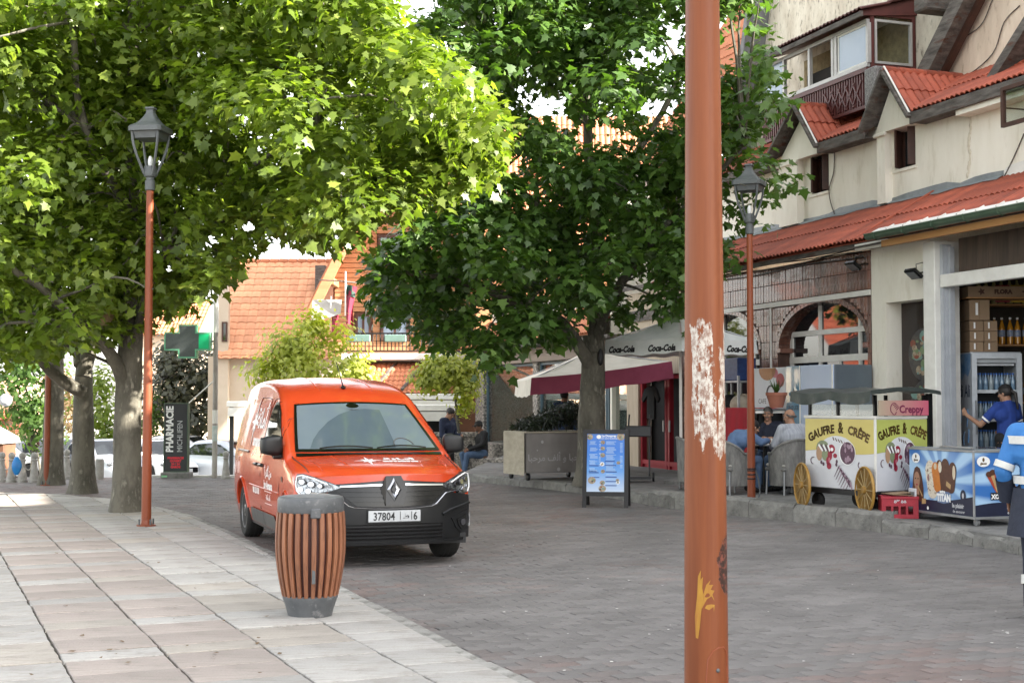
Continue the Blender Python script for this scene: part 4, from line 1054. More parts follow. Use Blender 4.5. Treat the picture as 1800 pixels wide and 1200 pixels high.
def foliage(tree, clumps, n_per, size, mat, keep=None, singles=0, twig_r=.20, per_twig=7, tone_fn=None):
 """clumps: (centre, radius) in the world; leaves sit in small whorls spread through every clump"""
 P_, N_, S_, T_ = [], [], [], []
 for c, r in clumps:
  tn0 = random.uniform(-.12, .12)
  for _ in range(n_per):
   d = Vector(np.random.normal(size=3)); d.normalize(); rr = r * random.random() ** .45
   tw = c + Vector((d.x * rr, d.y * rr, d.z * rr * .85)); ax = (d + Vector((0, 0, .35)) + Vector(np.random.normal(size=3)) * .35).normalized()
   for _ in range(per_twig):
    o_ = Vector(np.random.normal(size=3)) * twig_r * .55; q = tw + o_
    if keep is not None and not keep(q): continue
    nn = ax * .8 + o_ / twig_r * .7 + Vector((0, 0, .75)) + Vector(np.random.normal(size=3)) * .35
    P_.append(q); N_.append(nn); S_.append(size * random.uniform(.5, 1.35)); T_.append(min(1, max(0, .5 + tn0 + random.gauss(0, .2))))
 P_ = np.array([tuple(p) for p in P_]); N_ = np.array([tuple(p) for p in N_]); S_ = np.array(S_); T_ = np.array(T_)
 org = np.array(tree.location)
 near_i = np.argsort(P_[:, 1])
 if singles:
  vis = [i for i in near_i if -20 < PROJ(P_[i])[0] < 1820 and -10 < PROJ(P_[i])[1] < 1200][:singles]
  for i in vis:
   me = leaves_mesh('leaf', P_[i:i + 1] - P_[i], N_[i:i + 1], S_[i:i + 1], T_[i:i + 1], mat)
   link('leaf', me, tree, tuple(P_[i] - org))
  mk = np.ones(len(P_), bool); mk[vis] = False; P_, N_, S_, T_ = P_[mk], N_[mk], S_[mk], T_[mk]
 o = link('foliage', leaves_mesh('foliage', P_ - org, N_, S_, T_, mat), tree); o['kind'] = 'stuff'
 return len(P_)
LEFTM = [(-120, -150), (690, -150), (700, 20), (735, 55), (790, 85), (850, 140), (905, 195), (900, 255), (878, 295), (830, 335), (775, 355), (715, 388), (665, 396), (640, 425), (600, 442), (555, 436), (510, 420), (462, 418), (440, 450), (412, 480), (385, 505), (345, 538), (315, 556), (280, 572), (255, 565), (205, 600), (150, 600), (105, 615), (60, 632), (-20, 645), (-120, 650)]
RIGHTM = [(720, -150), (1420, -150), (1335, 20), (1350, 80), (1400, 150), (1395, 180), (1340, 210), (1335, 260), (1380, 295), (1410, 310), (1380, 350), (1345, 380), (1360, 420), (1310, 460), (1262, 478), (1215, 520), (1195, 565), (1150, 560), (1110, 585), (1085, 555), (1020, 550), (1000, 622), (960, 598), (905, 615), (880, 655), (845, 640), (810, 590), (760, 616), (725, 585), (690, 560), (640, 562), (622, 500), (640, 470), (680, 430), (700, 395), (755, 350), (810, 300), (845, 250), (830, 170), (765, 95), (715, 50)]
HOLER = [(965, 190, 34, 30), (1130, 100, 40, 22), (1155, 195, 34, 26), (1180, 70, 22, 30), (1000, 215, 40, 20), (905, 285, 26, 18), (1060, 235, 55, 20), (745, 10, 30, 26), (1120, 500, 28, 22), (880, 500, 20, 16), (1290, 70, 40, 60), (850, 560, 22, 22)]
HOLEL = [(510, 165, 24, 18), (550, 200, 22, 18), (300, 235, 18, 14), (205, 325, 20, 14), (600, 215, 18, 14), (440, 395, 28, 14), (370, 425, 18, 18), (300, 480, 14, 22)]
def keep_in(poly, holes, soft=14):
 def f(q):
  if q.y < 1: return True
  px, py = PROJ(q)
  if q.y < 22.0 and 1262 < px < 1356 and 280 < py < 500: return False
  if q.y < 17.75 and 195 < px < 318 and 150 < py < 640: return False
  if py < -60 or px < -60: return True
  jx = random.gauss(0, soft); jy = random.gauss(0, soft * .8)
  if not inside(poly, px + jx, py + jy): return False
  return not any(((px - h[0]) / h[2]) ** 2 + ((py - h[1]) / h[3]) ** 2 < random.uniform(.5, 1.15) and random.random() < .85 for h in holes)
 return f
def plane_tree(label, base, z, trunk_px, limbs, r0, group='plane trees shading the street'):
 t = thing('plane_tree', label, 'tree', (base[0], base[1], z), 0, group)
 org = Vector((base[0], base[1], z)); m = MB()
 pts = [AT(px, py, base[1]) - org for px, py in trunk_px]; pts[0].z = -.03
 out = []; R_ = []
 P_ = [Vector(p) for p in pts]
 line = []
 for a, b in zip(P_, P_[1:]):
  for k in range(10): line.append(a.lerp(b, k / 10))
 line.append(P_[-1]); n_ = 20; vs = []
 for i, q in enumerate(line):
  f = i / (len(line) - 1); r_ = r0 * (1 - .30 * f) * (1 + .38 * math.exp(-max(0, q.z) * 5.5))
  for k in range(n_):
   a = 2 * pi * k / n_; w = 1 + .10 * noise.noise((cos(a) * 1.3 + base[0], sin(a) * 1.3, q.z * .9)) + .035 * noise.noise((cos(a) * 5, sin(a) * 5, q.z * 5)) + .10 * math.exp(-max(0, q.z) * 5) * sin(3 * a + base[0])
   vs.append((q.x + r_ * w * cos(a), q.y + r_ * w * sin(a), q.z))
 m.add(vs, [(i * n_ + k, i * n_ + (k + 1) % n_, (i + 1) * n_ + (k + 1) % n_, (i + 1) * n_ + k) for i in range(len(line) - 1) for k in range(n_)])
 obj('trunk', m, BARK, t, smooth=60)
 for lp, ra, rb in limbs:
  m = MB(); bough(m, [p - org for p in lp], ra, rb); obj('bough', m, BARK, t, smooth=60)
 return t
def twigs_to(tree, clumps, hubs, r=.03):
 org = Vector(tree.location); m = MB()
 for c, rr in clumps:
  h = min(hubs, key=lambda q: (q - c).length + .6 * abs(min(0, c.z - q.z)))
  if (h - c).length > 4.5: continue
  mid = h.lerp(c, .5) + Vector((0, 0, .12 * (h - c).length)) + Vector(np.random.normal(size=3)) * .12
  bough(m, [h - org, mid - org, c - org], r * random.uniform(.6, 1.2), .008, 5, .04, 4)
 if m.v: obj('branches', m, BARK, tree, smooth=60, kind='stuff')
def hub_points(lst): return [p for lp, *_ in lst for p in lp]
pA = G(222, 898, ZL); pB = G(145, 867, 0); pC = G(92, 852, 0)
limA = [([AT(228, 590, 19.3), AT(215, 575, 19.1), AT(170, 605, 18.8)][:0] or [AT(226, 725, 19.36), AT(208, 645, 19.15), AT(160, 585, 18.7), AT(95, 525, 18.0), AT(20, 470, 17.4)], .105, .04),
  ([AT(235, 590, 19.2), AT(290, 440, 18.6), AT(330, 388, 19.0), AT(450, 385, 18.6), AT(560, 345, 18.0)], .06, .014),
  ([AT(228, 560, 19.2), AT(240, 420, 19.2), AT(238, 250, 19.0), AT(235, 60, 18.8), AT(228, -160, 18.6)], .14, .05),
  ([AT(238, 520, 19.2), AT(285, 470, 19.6), AT(400, 330, 18.6), AT(560, 220, 17.9), AT(720, 200, 17.4)], .06, .012),
  ([AT(238, 300, 19.2), AT(290, 120, 19.2), AT(300, -80, 19.4)], .06, .03),
  ([AT(236, 380, 19.2), AT(150, 230, 18.3), AT(130, 40, 17.6), AT(110, -150, 17.0)], .07, .03)]
treeA = plane_tree('plane tree with the thickest mottled trunk right behind the left lamp post', (pA.x, pA.y), ZL, [(222, 898), (224, 760), (226, 640), (230, 570), (233, 540)], limA, .205)
limB = [([AT(146, 690, 22.9), AT(105, 665, 22.6), AT(65, 622, 22.0), AT(10, 560, 21.0)], .12, .05), ([AT(148, 660, 22.9), AT(160, 560, 23), AT(140, 400, 22.6), AT(128, 150, 22), AT(120, -100, 22)], .13, .05), ([AT(140, 640, 22.9), AT(122, 580, 23.4), AT(90, 480, 24), AT(50, 380, 24)], .09, .03)]
treeB = plane_tree('dark plane tree with a low forked bough, middle trunk of the pavement edge', (pB.x, pB.y), 0, [(145, 867), (147, 780), (146, 690), (148, 640)], limB, .20)
limC = [([AT(96, 640, 26), AT(100, 560, 26), AT(80, 420, 26), AT(60, 250, 25.5)], .12, .04), ([AT(96, 620, 26), AT(60, 540, 26.5), AT(-20, 450, 27)], .08, .03)]
treeC = plane_tree('plane tree standing behind the dark red lamp post, farthest of the pavement trees', (pC.x, pC.y), 0, [(92, 852), (94, 740), (96, 640), (97, 600)], limC, .21)
BR = (1.40, 24.3)
limR = [([AT(1036, 640, 24.2), AT(985, 565, 23.6), AT(925, 540, 23.0), AT(830, 500, 22.4), AT(720, 480, 22)], .13, .035),
  ([AT(1042, 620, 24.2), AT(1048, 480, 24.3), AT(1040, 330, 24.2), AT(1030, 120, 24.0), AT(1020, -150, 24)], .15, .05),
  ([AT(1045, 600, 24.2), AT(1090, 500, 23.6), AT(1150, 420, 23.0), AT(1240, 330, 22.2), AT(1310, 250, 21.8)], .10, .03),
  ([AT(1044, 500, 24.3), AT(960, 380, 23.8), AT(880, 300, 23.6), AT(800, 180, 23.6)], .09, .03),
  ([AT(1042, 420, 24.3), AT(1120, 270, 24.6), AT(1200, 120, 24.6), AT(1240, -80, 24.4)], .08, .03),
  ([AT(1040, 520, 24.3), AT(960, 450, 25.5), AT(860, 400, 26.5)], .07, .02)]
treeR = plane_tree('dark shaded plane tree with a hollow in its trunk behind the blue menu board', BR, ZR, [(1040, 862), (1040, 740), (1043, 650), (1044, 590)], limR, .27)
m = MB(); hc_ = AT(1056, 627, 24.0) - Vector((BR[0], BR[1], ZR)); hc_.y = -.215; m.blob(hc_, (.055, .045, .15), 10, 8); obj('hollow', m, INK, treeR, label='dark oval hollow in the trunk')
cellsL = crown_cells(LEFTM, [], 56, 26)
clA, clB, clC, clD = [], [], [], []
for a, b in cellsL:
 r_ = random.uniform(.40, .62)
 if a < 120 and random.random() < .45: clC.append((AT(a, b, random.uniform(23.5, 28)), r_ * 1.3))
 if a < 330 and random.random() < .75: clB.append((AT(a, b, random.uniform(20, 25)), r_ * 1.15))
 yc_ = 18.5 - 1.7 * max(0, min(1, (a - 330) / 250)); clA.append((AT(a, b, random.gauss(yc_, .9)), r_ * yc_ / 18))
 clA.append((AT(a, b, random.gauss(yc_ + 1.5, 1.1)), r_ * 1.15))
 clD.append((AT(a, b, random.gauss(yc_ + 2.8, .9)), r_ * 1.25))
for (tr, cl, nx_) in ((treeA, clA, 7), (treeB, clB, 10), (treeC, clC, 8)):
 o_ = Vector(tr.location)
 for _ in range(nx_):
  a_ = random.uniform(0, 2 * pi); rr = random.uniform(.5, 4.4); cl.append((o_ + Vector((rr * cos(a_), rr * sin(a_), random.uniform(6.4, 9.8) - rr * .35)), random.uniform(.6, .95)))
nA = foliage(treeA, clA, 23, .138, LEAF, keep_in(LEFTM, HOLEL), singles=290)
nB = foliage(treeB, clB, 11, .17, LEAF, keep_in(LEFTM, HOLEL))
nC = foliage(treeC, clC, 8, .22, LEAF, keep_in(LEFTM, HOLEL))
nA += foliage(treeA, clD, 7, .18, LEAF, keep_in(LEFTM, HOLEL)); twigs_to(treeA, clA[::3], hub_points(limA)); twigs_to(treeB, clB[::4], hub_points(limB))
cellsR = crown_cells(RIGHTM, [(h[0], h[1], h[2] * .9, h[3] * .9) for h in HOLER], 40, 18); clR = []
for a, b in cellsR:
 near_f = max(0, (a - 1180) / 200)
 clR.append((AT(a, b, random.gauss(22.6 - 1.2 * near_f, .9 - .3 * min(1, near_f))), random.uniform(.38, .58)))
 if a < 1200 and random.random() < .8: clR.append((AT(a, b, random.uniform(24, 27)), random.uniform(.4, .6)))
for _ in range(26):
 a_ = random.uniform(0, 2 * pi); rr = random.uniform(.4, 3.4); clR.append((Vector((BR[0] + rr * cos(a_) - .4, BR[1] + rr * sin(a_) - .8, random.uniform(8.3, 11) - rr * .3)), random.uniform(.6, .9)))
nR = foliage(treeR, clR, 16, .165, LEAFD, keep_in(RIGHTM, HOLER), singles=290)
twigs_to(treeR, clR[::4], hub_points(limR))
print('leaves', nA, nB, nC, nR)
m = MB(); p = AT(180, 541, 18.6); m.grid(18, 12, lambda a, b: (.17 * cos(2 * pi * a) * sin(pi * (.06 + .90 * b)) ** .6 * (1 + .13 * noise.noise((cos(2 * pi * a) * 2, sin(2 * pi * a) * 2, b * 3))), .13 * sin(2 * pi * a) * sin(pi * (.06 + .9 * b)) ** .6, -.24 + .46 * b))
tag(obj('sack', m, M('brown_sacking', (.26, .19, .11), (.17, .12, .07), sc=5, rough=.9, bump=.6, bsc=18), loc=p, recalc=True), 'pale brown sack hanging under the boughs of the thick plane tree', 'sack')
SMALLF = [[0, 1, 2, 3]]
SMALLT = np.array([(0, 0, 0), (.33, .45, -.05), (0, 1, -.1), (-.33, .45, -.05)])
def bush(name, label, cat, blobs, Y, n, size, mat, trunks=(), group=None, dz=0.0):
 c0 = AT(*blobs[0][:2], Y); zb = drop(c0.x, Y) + dz
 t = thing(name, label, cat, (c0.x, Y, zb), 0, group); o_ = Vector((c0.x, Y, zb)); P_, N_ = [], []
 tot = sum(b[2] * b[3] for b in blobs)
 sc = Y / FPX
 for bx_, by_, rx, ry in blobs:
  c = AT(bx_, by_, Y)
  for _ in range(int(n * rx * ry / tot / 5) + 1):
   d = Vector(np.random.normal(size=3)); d.normalize(); rr = random.random() ** .4
   tw = c + Vector((d.x * rr * rx * sc, d.y * rr * (rx + ry) / 2 * sc, d.z * rr * ry * sc))
   if tw.z < zb + .05 or noise.noise(tw * 1.15) < -.10 or noise.noise(tw * 2.6) < -.28: continue
   for _ in range(5):
    o2 = Vector(np.random.normal(size=3)) * size * 1.1; P_.append(tw + o2); N_.append(d + o2 / size * .3 + Vector((0, 0, .6)))
 P_ = np.array([tuple(p - o_) for p in P_]); N_ = np.array([tuple(p) for p in N_]); k = len(P_)
 o = link('foliage', leaves_mesh('foliage', P_, N_, size * np.random.uniform(.7, 1.3, k), np.clip(np.random.normal(.5, .22, k), 0, 1), mat, SMALLT, SMALLF), t); o['kind'] = 'stuff'
 for x0, y0, x1, y1, r_ in trunks:
  a = AT(x0, y0, Y) - o_; b = AT(x1, y1, Y) - o_; a.z = min(a.z, 0) if y0 > 700 else a.z
  m = MB(); bough(m, [a, a.lerp(b, .5) + Vector((.05, 0, 0)), b], r_, r_ * .6); obj('trunk', m, BARK, t)
 return t
YLEAF = leaf_mat('yellow_green_leaf', (.22, .26, .04), (.36, .39, .075), (.48, .48, .13))
DARKLF = leaf_mat('dusky_leaf', (.030, .034, .018), (.052, .056, .030), (.09, .092, .05), .2)
MIDLF = leaf_mat('mid_green_leaf', (.040, .09, .022), (.075, .14, .032), (.12, .19, .05))
bush('ornamental_tree', 'sunny yellow green tree growing behind the roof of the orange van', 'tree', [(560, 640, 85, 50), (520, 600, 55, 40), (590, 590, 40, 30), (480, 650, 50, 40), (620, 655, 50, 35), (548, 565, 32, 26)], 36, 7500, .15, YLEAF, [(545, 800, 550, 640, .07)], 'yellow green street trees')
bush('ornamental_tree', 'small yellow green tree at the corner of the glass fronted shop', 'tree', [(785, 650, 50, 28), (760, 665, 40, 22), (818, 690, 20, 40), (770, 635, 32, 14), (820, 650, 22, 26)], 33, 4200, .12, YLEAF, [(812, 840, 800, 700, .05)], 'yellow green street trees')
bush('broad_tree', 'dark dusky leaved tree behind the pharmacy sign and green cross', 'tree', [(325, 665, 70, 60), (290, 700, 40, 60), (380, 650, 55, 50), (420, 650, 40, 45), (350, 730, 70, 40), (300, 620, 40, 30), (440, 625, 40, 30)], 56, 11000, .25, DARKLF, [(345, 860, 345, 720, .16)])
bush('broad_tree', 'light green tree seen through the gap left of the middle trunk', 'tree', [(40, 690, 55, 60), (20, 650, 40, 40), (75, 740, 45, 50), (60, 640, 50, 40), (-30, 720, 50, 60), (100, 690, 30, 60)], 42, 6000, .2, MIDLF, [(55, 840, 55, 720, .07), (75, 840, 40, 660, .04)])
bush('shrub', 'bright yellow green shrub between the two big plane trunks', 'shrub', [(182, 720, 22, 50), (178, 670, 20, 30), (190, 760, 20, 30)], 54, 2600, .2, leaf_mat('sunny_leaf', (.09, .15, .02), (.15, .21, .03), (.22, .28, .05)), [(184, 840, 184, 720, .06)])
bush('creeper', 'pale dry creeper hanging beside the middle plane trunk', 'creeper', [(120, 690, 12, 30), (124, 730, 10, 35), (118, 660, 16, 18)], 34, 900, .11, leaf_mat('dry_leaf', (.18, .12, .08), (.27, .19, .13), (.36, .27, .19)))
bush('hedge', 'low dark hedge along the car park behind the bollards', 'hedge', [(40, 775, 60, 20), (110, 790, 40, 25), (-40, 780, 60, 22)], 52, 3000, .15, MIDLF)
bush('shrub', 'green shrub low behind the lamp post and parked cars', 'shrub', [(262, 740, 26, 40), (268, 710, 14, 30)], 55, 1600, .15, MIDLF)
for i, (lb, bl, Y) in enumerate((('tall dark tree rising behind the pavement trees', [(-40, 420, 160, 160), (120, 470, 90, 120), (60, 300, 150, 160)], 52), ('rounded tree far behind the lantern', [(330, 330, 110, 120), (250, 420, 90, 90)], 58))):
 pass
# ================================================================ right hand building
STUC = M('cream_stucco', (.82, .785, .69), (.74, .70, .60), sc=2.6, rough=.9, bump=.25, bsc=30, stretch=(1, 1, .28), c3=(.64, .595, .49), sc3=5)
STUR = M('rough_cream_render', (.70, .645, .53), (.52, .46, .36), sc=3.5, stretch=(1, 1, .4), rough=.95, bump=.9, bsc=22, c3=(.24, .21, .16), sc3=14)
STUP = M('pinkish_render', (.72, .61, .49), (.58, .47, .37), sc=2.0, stretch=(1, 1, .3), rough=.95, bump=.6, bsc=25, c3=(.33, .24, .17), sc3=6)
WHT = M('white_painted', (.76, .75, .70), (.66, .645, .60), sc=4, rough=.6, bump=.05, bsc=30)
SHUT = M('shutter_grey', (.42, .44, .47), (.35, .37, .40), sc=5, rough=.5)
TILE = M('red_roof_tile', (.37, .088, .046), (.28, .064, .035), sc=3, rough=.65, bump=.25, bsc=40, rnd=.22, c3=(.18, .06, .04), sc3=9)
TILEO = M('orange_roof_tile', (.50, .20, .10), (.42, .155, .078), sc=3, rough=.75, bump=.2, bsc=30, rnd=.12)
OLDW = M('weathered_board', (.060, .052, .046), (.15, .135, .12), sc=5, rough=.9, bump=.5, bsc=25, stretch=(.6, 1, 3), c3=(.09, .035, .02), sc3=4)
MAROON = M('maroon_paint', (.105, .026, .022), (.075, .02, .018), sc=5, rough=.55)
BROWNW = M('brown_wood', (.070, .028, .018), (.045, .02, .014), sc=6, rough=.6)
BRICKV = M('glazed_brick_slip', (.19, .082, .055), (.12, .050, .036), sc=7, rough=.26, bump=.3, bsc=30, rnd=.38, c3=(.30, .20, .15), sc3=8, rv=.12, coat=.25)
MORT = M('dark_mortar', (.085, .045, .034), (.055, .03, .024), sc=8, rough=.9)
LEAD = M('lead_flashing', (.155, .175, .185), (.22, .24, .25), sc=4, rough=.55, bump=.3, bsc=20)
GGREEN = M('green_gutter', (.055, .095, .060), (.08, .12, .08), sc=4, rough=.3)
PINE = M('varnished_pine', (.42, .22, .085), (.34, .165, .06), sc=4, rough=.5, stretch=(.4, 3, 3))
DKWOOD = M('dark_brown_plank', (.080, .055, .040), (.050, .036, .028), sc=4, rough=.7, stretch=(5, 5, .4), rnd=.2)
INTER = M('shop_interior', (.10, .085, .07), (.075, .065, .055), sc=2, rough=.9)
GRAN = M('granite', (.25, .245, .24), (.09, .088, .085), sc=30, rough=.7, c3=(.40, .39, .38), sc3=45)
WIN = M('window_glass', (.012, .015, .017), (.018, .02, .022), sc=1, rough=.03, spec=.9, ior=1.5)
SKYGL = M('sky_reflection_glass', (.30, .37, .46), (.24, .31, .40), sc=1, rough=.08, spec=.4)  # bluish sky reflection put into the base colour
ALU = M('aluminium_frame', (.46, .45, .43), (.38, .37, .36), sc=6, rough=.5, metal=.2)
def tile_piece(mb, poly, a0, a1, b0, b1, mapf, ribs=2, thick=.018, lift=.024, rib=.036):
 """one roof tile: strips across, each clipped by the roof outline; a along the eave, b down the slope"""
 n = ribs * 4; done = False
 for k in range(n):
  x0 = a0 + (a1 - a0) * k / n; x1 = a0 + (a1 - a0) * (k + 1) / n
  c = clip(poly, [(x0, b0), (x1, b0), (x1, b1), (x0, b1)]) if poly else [(x0, b0), (x1, b0), (x1, b1), (x0, b1)]
  if len(c) < 3: continue
  ar = abs(sum(c[i][0] * c[(i + 1) % len(c)][1] - c[(i + 1) % len(c)][0] * c[i][1] for i in range(len(c)))) / 2
  if ar < 1e-5: continue
  def h(a, b):
   t = (a - a0) / (a1 - a0) * ribs
   return rib * (.5 - .5 * cos(2 * pi * t)) ** .6 + lift * (b - b0) / (b1 - b0) + .004
  m = len(c); vs = [mapf(a, b, h(a, b)) for a, b in c] + [mapf(a, b, h(a, b) - thick) for a, b in c]
  fs = [tuple(range(m))]
  for i in range(m):
   j = (i + 1) % m
   if abs(c[i][1] - b1) < 1e-6 and abs(c[j][1] - b1) < 1e-6 or k in (0, n - 1): fs.append((i, i + m, j + m, j))
  mb.add(vs, fs); done = True
 return done
def tiled(parent, O, EU, EV, poly, tw, tl, mat, budget, name='roof_tile', ribs=2, stuff=None, order=None):
 """roof plane: O origin, EU unit along the eave, EV unit down the slope, poly in (a, b)"""
 O = Vector(O); EU = Vector(EU).normalized(); EV = Vector(EV).normalized(); NN = EU.cross(EV)
 if NN.z < 0: NN = -NN
 if sum(poly[i][0] * poly[(i + 1) % len(poly)][1] - poly[(i + 1) % len(poly)][0] * poly[i][1] for i in range(len(poly))) < 0: poly = poly[::-1]
 a0 = min(p[0] for p in poly); a1 = max(p[0] for p in poly); b0 = min(p[1] for p in poly); b1 = max(p[1] for p in poly)
 na = int(math.ceil((a1 - a0) / tw - 1e-6)); nb = int(math.ceil((b1 - b0) / tl - 1e-6)); cnt = 0
 m = MB(); m.add([O + EU * a + EV * b - NN * .02 for a, b in poly], [tuple(range(len(poly)))]); base = obj('roof', m, mat, parent)
 for j in range(nb):
  for i in range(na):
   x0 = a0 + i * tw; y0 = b0 + j * tl - .02
   sk = random.uniform(-.004, .004)
   tgt_ = MB() if cnt < budget else (stuff if stuff is not None else MB())
   ctr = O + EU * (x0 + tw / 2) + EV * (y0 + tl / 2)
   off = ctr if tgt_ is not stuff else Vector((0, 0, 0))
   mp = lambda a, b, h, off=off: O + EU * a + EV * b + NN * (h + sk) - off
   if tile_piece(tgt_, poly, x0 + .002, x0 + tw - .002, y0, y0 + tl, mp, ribs):
    if tgt_ is not stuff: obj(name, tgt_, mat, base, loc=ctr, smooth=40)
    cnt += 1
 return base, cnt
bld = thing('shop_building', 'cream building with red tiled dormers above a brick arcade and an open drinks shop', 'building', P0, FROT)
U1 = -12.4; UA = -8.72
# --- arcade wall with two arches
ARCH = [(-4.76, -1.97, 2.56, .74), (-8.30, -5.48, 2.56, .74)]
def arch_z(u):
 for a, b, s_, h in ARCH:
  if a < u < b: t = (u - (a + b) / 2) / ((b - a) / 2); return s_ + h * sqrt(max(0, 1 - t * t))
 return None
m = MB(); us = sorted(set([UA, -1.85] + [x for a, b, _, _ in ARCH for x in [a + (b - a) * (.5 - .5 * cos(pi * k / 24)) for k in range(25)]]))
TH_ = .34
for a, b in zip(us, us[1:]):
 za, zb_ = arch_z((a + b) / 2) and (arch_z(a + 1e-5 if arch_z(a + 1e-5) else b - 1e-5) or 0), 0
 mid = arch_z((a + b) / 2)
 if mid:
  za = arch_z(min(max(a, a + 1e-4), b)) or 2.56; zb_ = arch_z(b - 1e-4) or 2.56
  if any(abs(a - q[0]) < 1e-6 for q in ARCH): za = 2.56
  if any(abs(b - q[1]) < 1e-6 for q in ARCH): zb_ = 2.56
 else: za = zb_ = -.05
 m.add([(a, 0, za), (b, 0, zb_), (b, 0, 4.02), (a, 0, 4.02)], [(0, 1, 2, 3)])
 if mid: m.add([(a, 0, za), (a, TH_, za), (b, TH_, zb_), (b, 0, zb_)], [(0, 1, 2, 3)])
for a, b, s_, h in ARCH:
 for x in (a, b): m.add([(x, 0, -.05), (x, TH_, -.05), (x, TH_, s_), (x, 0, s_)], [(0, 1, 2, 3)])
aw = obj('arcade_wall', m, MORT, bld, smooth=0)
bw, bh = .098, .305; nbr = 0; rest = MB()
rows_ = [3.395 + .305 * k for k in range(2)] + [2.975 - .305 * k for k in range(10)]
cand = []
for zr in rows_:
 u = -1.862 - bw
 while u > -8.7:
  lo_, hi_ = zr + .003, zr + bh - .003
  zz = max([arch_z(u + q) or 0 for q in (.005, bw / 2, bw - .005)])
  if zz > 0: lo_ = max(lo_, zz + .09)
  if hi_ - lo_ > .04 and hi_ < 4.02: cand.append((u, lo_, hi_))
  u -= bw
cand.sort(key=lambda c: (c[1] < 1.6, -c[0]))
for u, lo_, hi_ in cand:
 m = MB(); d_ = .012 + random.uniform(-.004, .005); L_ = hi_ - lo_
 if nbr < 295: 
  m.box(-bw / 2 + .0025, bw / 2 - .0025, -d_, .002, -L_ / 2, L_ / 2, b=.005); obj('brick', m, BRICKV, aw, loc=(u + bw / 2, 0, (lo_ + hi_) / 2), smooth=0); nbr += 1
 else: rest.box(u + .004, u + bw - .004, -d_, .002, lo_, hi_, b=.004)
if rest.v: obj('bricks', rest, BRICKV, aw, smooth=0, kind='stuff')
for a, b, s_, h in ARCH:
 m = MB(); n_ = 34
 for k in range(n_):
  t0 = pi - pi * (k + .06) / n_; t1 = pi - pi * (k + .94) / n_; cx = (a + b) / 2; A_ = (b - a) / 2
  P_ = [(cx + A_ * cos(t), s_ + h * sin(t)) for t in (t0, t1)]; Q_ = [(cx + (A_ + .075) * cos(t), s_ + (h + .075) * sin(t)) for t in (t0, t1)]
  for v0, v1 in ((-.018, .15), (.16, TH_)):
   m.add([(*P_[0][:1], v0, P_[0][1] - .02), (P_[1][0], v0, P_[1][1] - .02), (Q_[1][0], v0, Q_[1][1]), (Q_[0][0], v0, Q_[0][1]), (P_[0][0], v1, P_[0][1] - .02), (P_[1][0], v1, P_[1][1] - .02)], [(0, 1, 2, 3), (0, 4, 5, 1)])
 obj('arch_ring', m, BRICKV, aw, smooth=0, kind='stuff')
 for x, s2 in ((a, 1), (b, -1)):
  m = MB(); m.box(x - s2 * .04, x + s2 * .10, -.04, TH_, s_ - .10, s_ - .01, b=.01); obj('impost', m, BRICKV, aw)
m = MB(); m.box(-8.7, -1.86, -.035, -.0, 3.295, 3.385, b=.006); obj('white_band', m, WHT, aw)
m = MB(); m.box(-5.05, -5.01, -.03, -.0, .2, 3.29); obj('white_pipe', m, WHT, aw)
for a, b, s_, h in ARCH:
 wf = link('window', None, bld, (0, 0, 0)); v = TH_ - .10
 m = MB(); cx = (a + b) / 2; A_ = (b - a) / 2
 for q in (.36, .80):
  u = a + (b - a) * q; zt = s_ + h * sqrt(max(0, 1 - ((u - cx) / A_) ** 2)); m.box(u - .035, u + .035, v - .03, v + .03, .2, zt)
 for z, w_ in ((2.79, .045), (2.33, .055), (1.15, .05)):
  hw = A_ * sqrt(max(0, 1 - max(0, (z - s_) / h) ** 2)); m.box(cx - hw, cx + hw, v - .034, v + .034, z - w_, z + w_)
 for u in (a + .05, b - .05): m.box(u - .05, u + .05, v - .026, v + .026, .2, s_ + .2)
 m.box(a + .58 * (b - a) - .03, a + .58 * (b - a) + .03, v - .022, v + .022, .2, 2.28)
 obj('frame', m, WHT, wf, smooth=0)
 us_ = [a] + [a + (b - a) * q for q in (.36, .80)] + [b]
 for ua, ub in zip(us_, us_[1:]):
  for z0, z1 in ((.2, 2.33), (2.33, 2.79), (2.79, 3.4)):
   pts = [(ua, z0), (ub, z0)]
   n_ = 10
   for k in range(n_ + 1):
    u = ub + (ua - ub) * k / n_; zt = s_ + h * sqrt(max(0, 1 - min(1, abs((u - cx) / A_)) ** 2)); pts.append((u, max(z0 + .001, min(z1, zt))))
   m = MB(); m.add([(x, v + .004, z) for x, z in pts], [tuple(range(len(pts)))]); obj('pane', m, WIN, wf, smooth=0)
m = MB(); m.box(U1 - .1, U1, .0, 3.8, -.05, 7.0); obj('sun_stop_end_wall', m, STUC, bld, smooth=0)  # unseen wall added to stop sun leaking in behind the arcade
m = MB(); holed(m, U1, -1.9, -.05, 4.0, [], 2.4, 2.5); obj('inner_wall', m, INTER, bld)
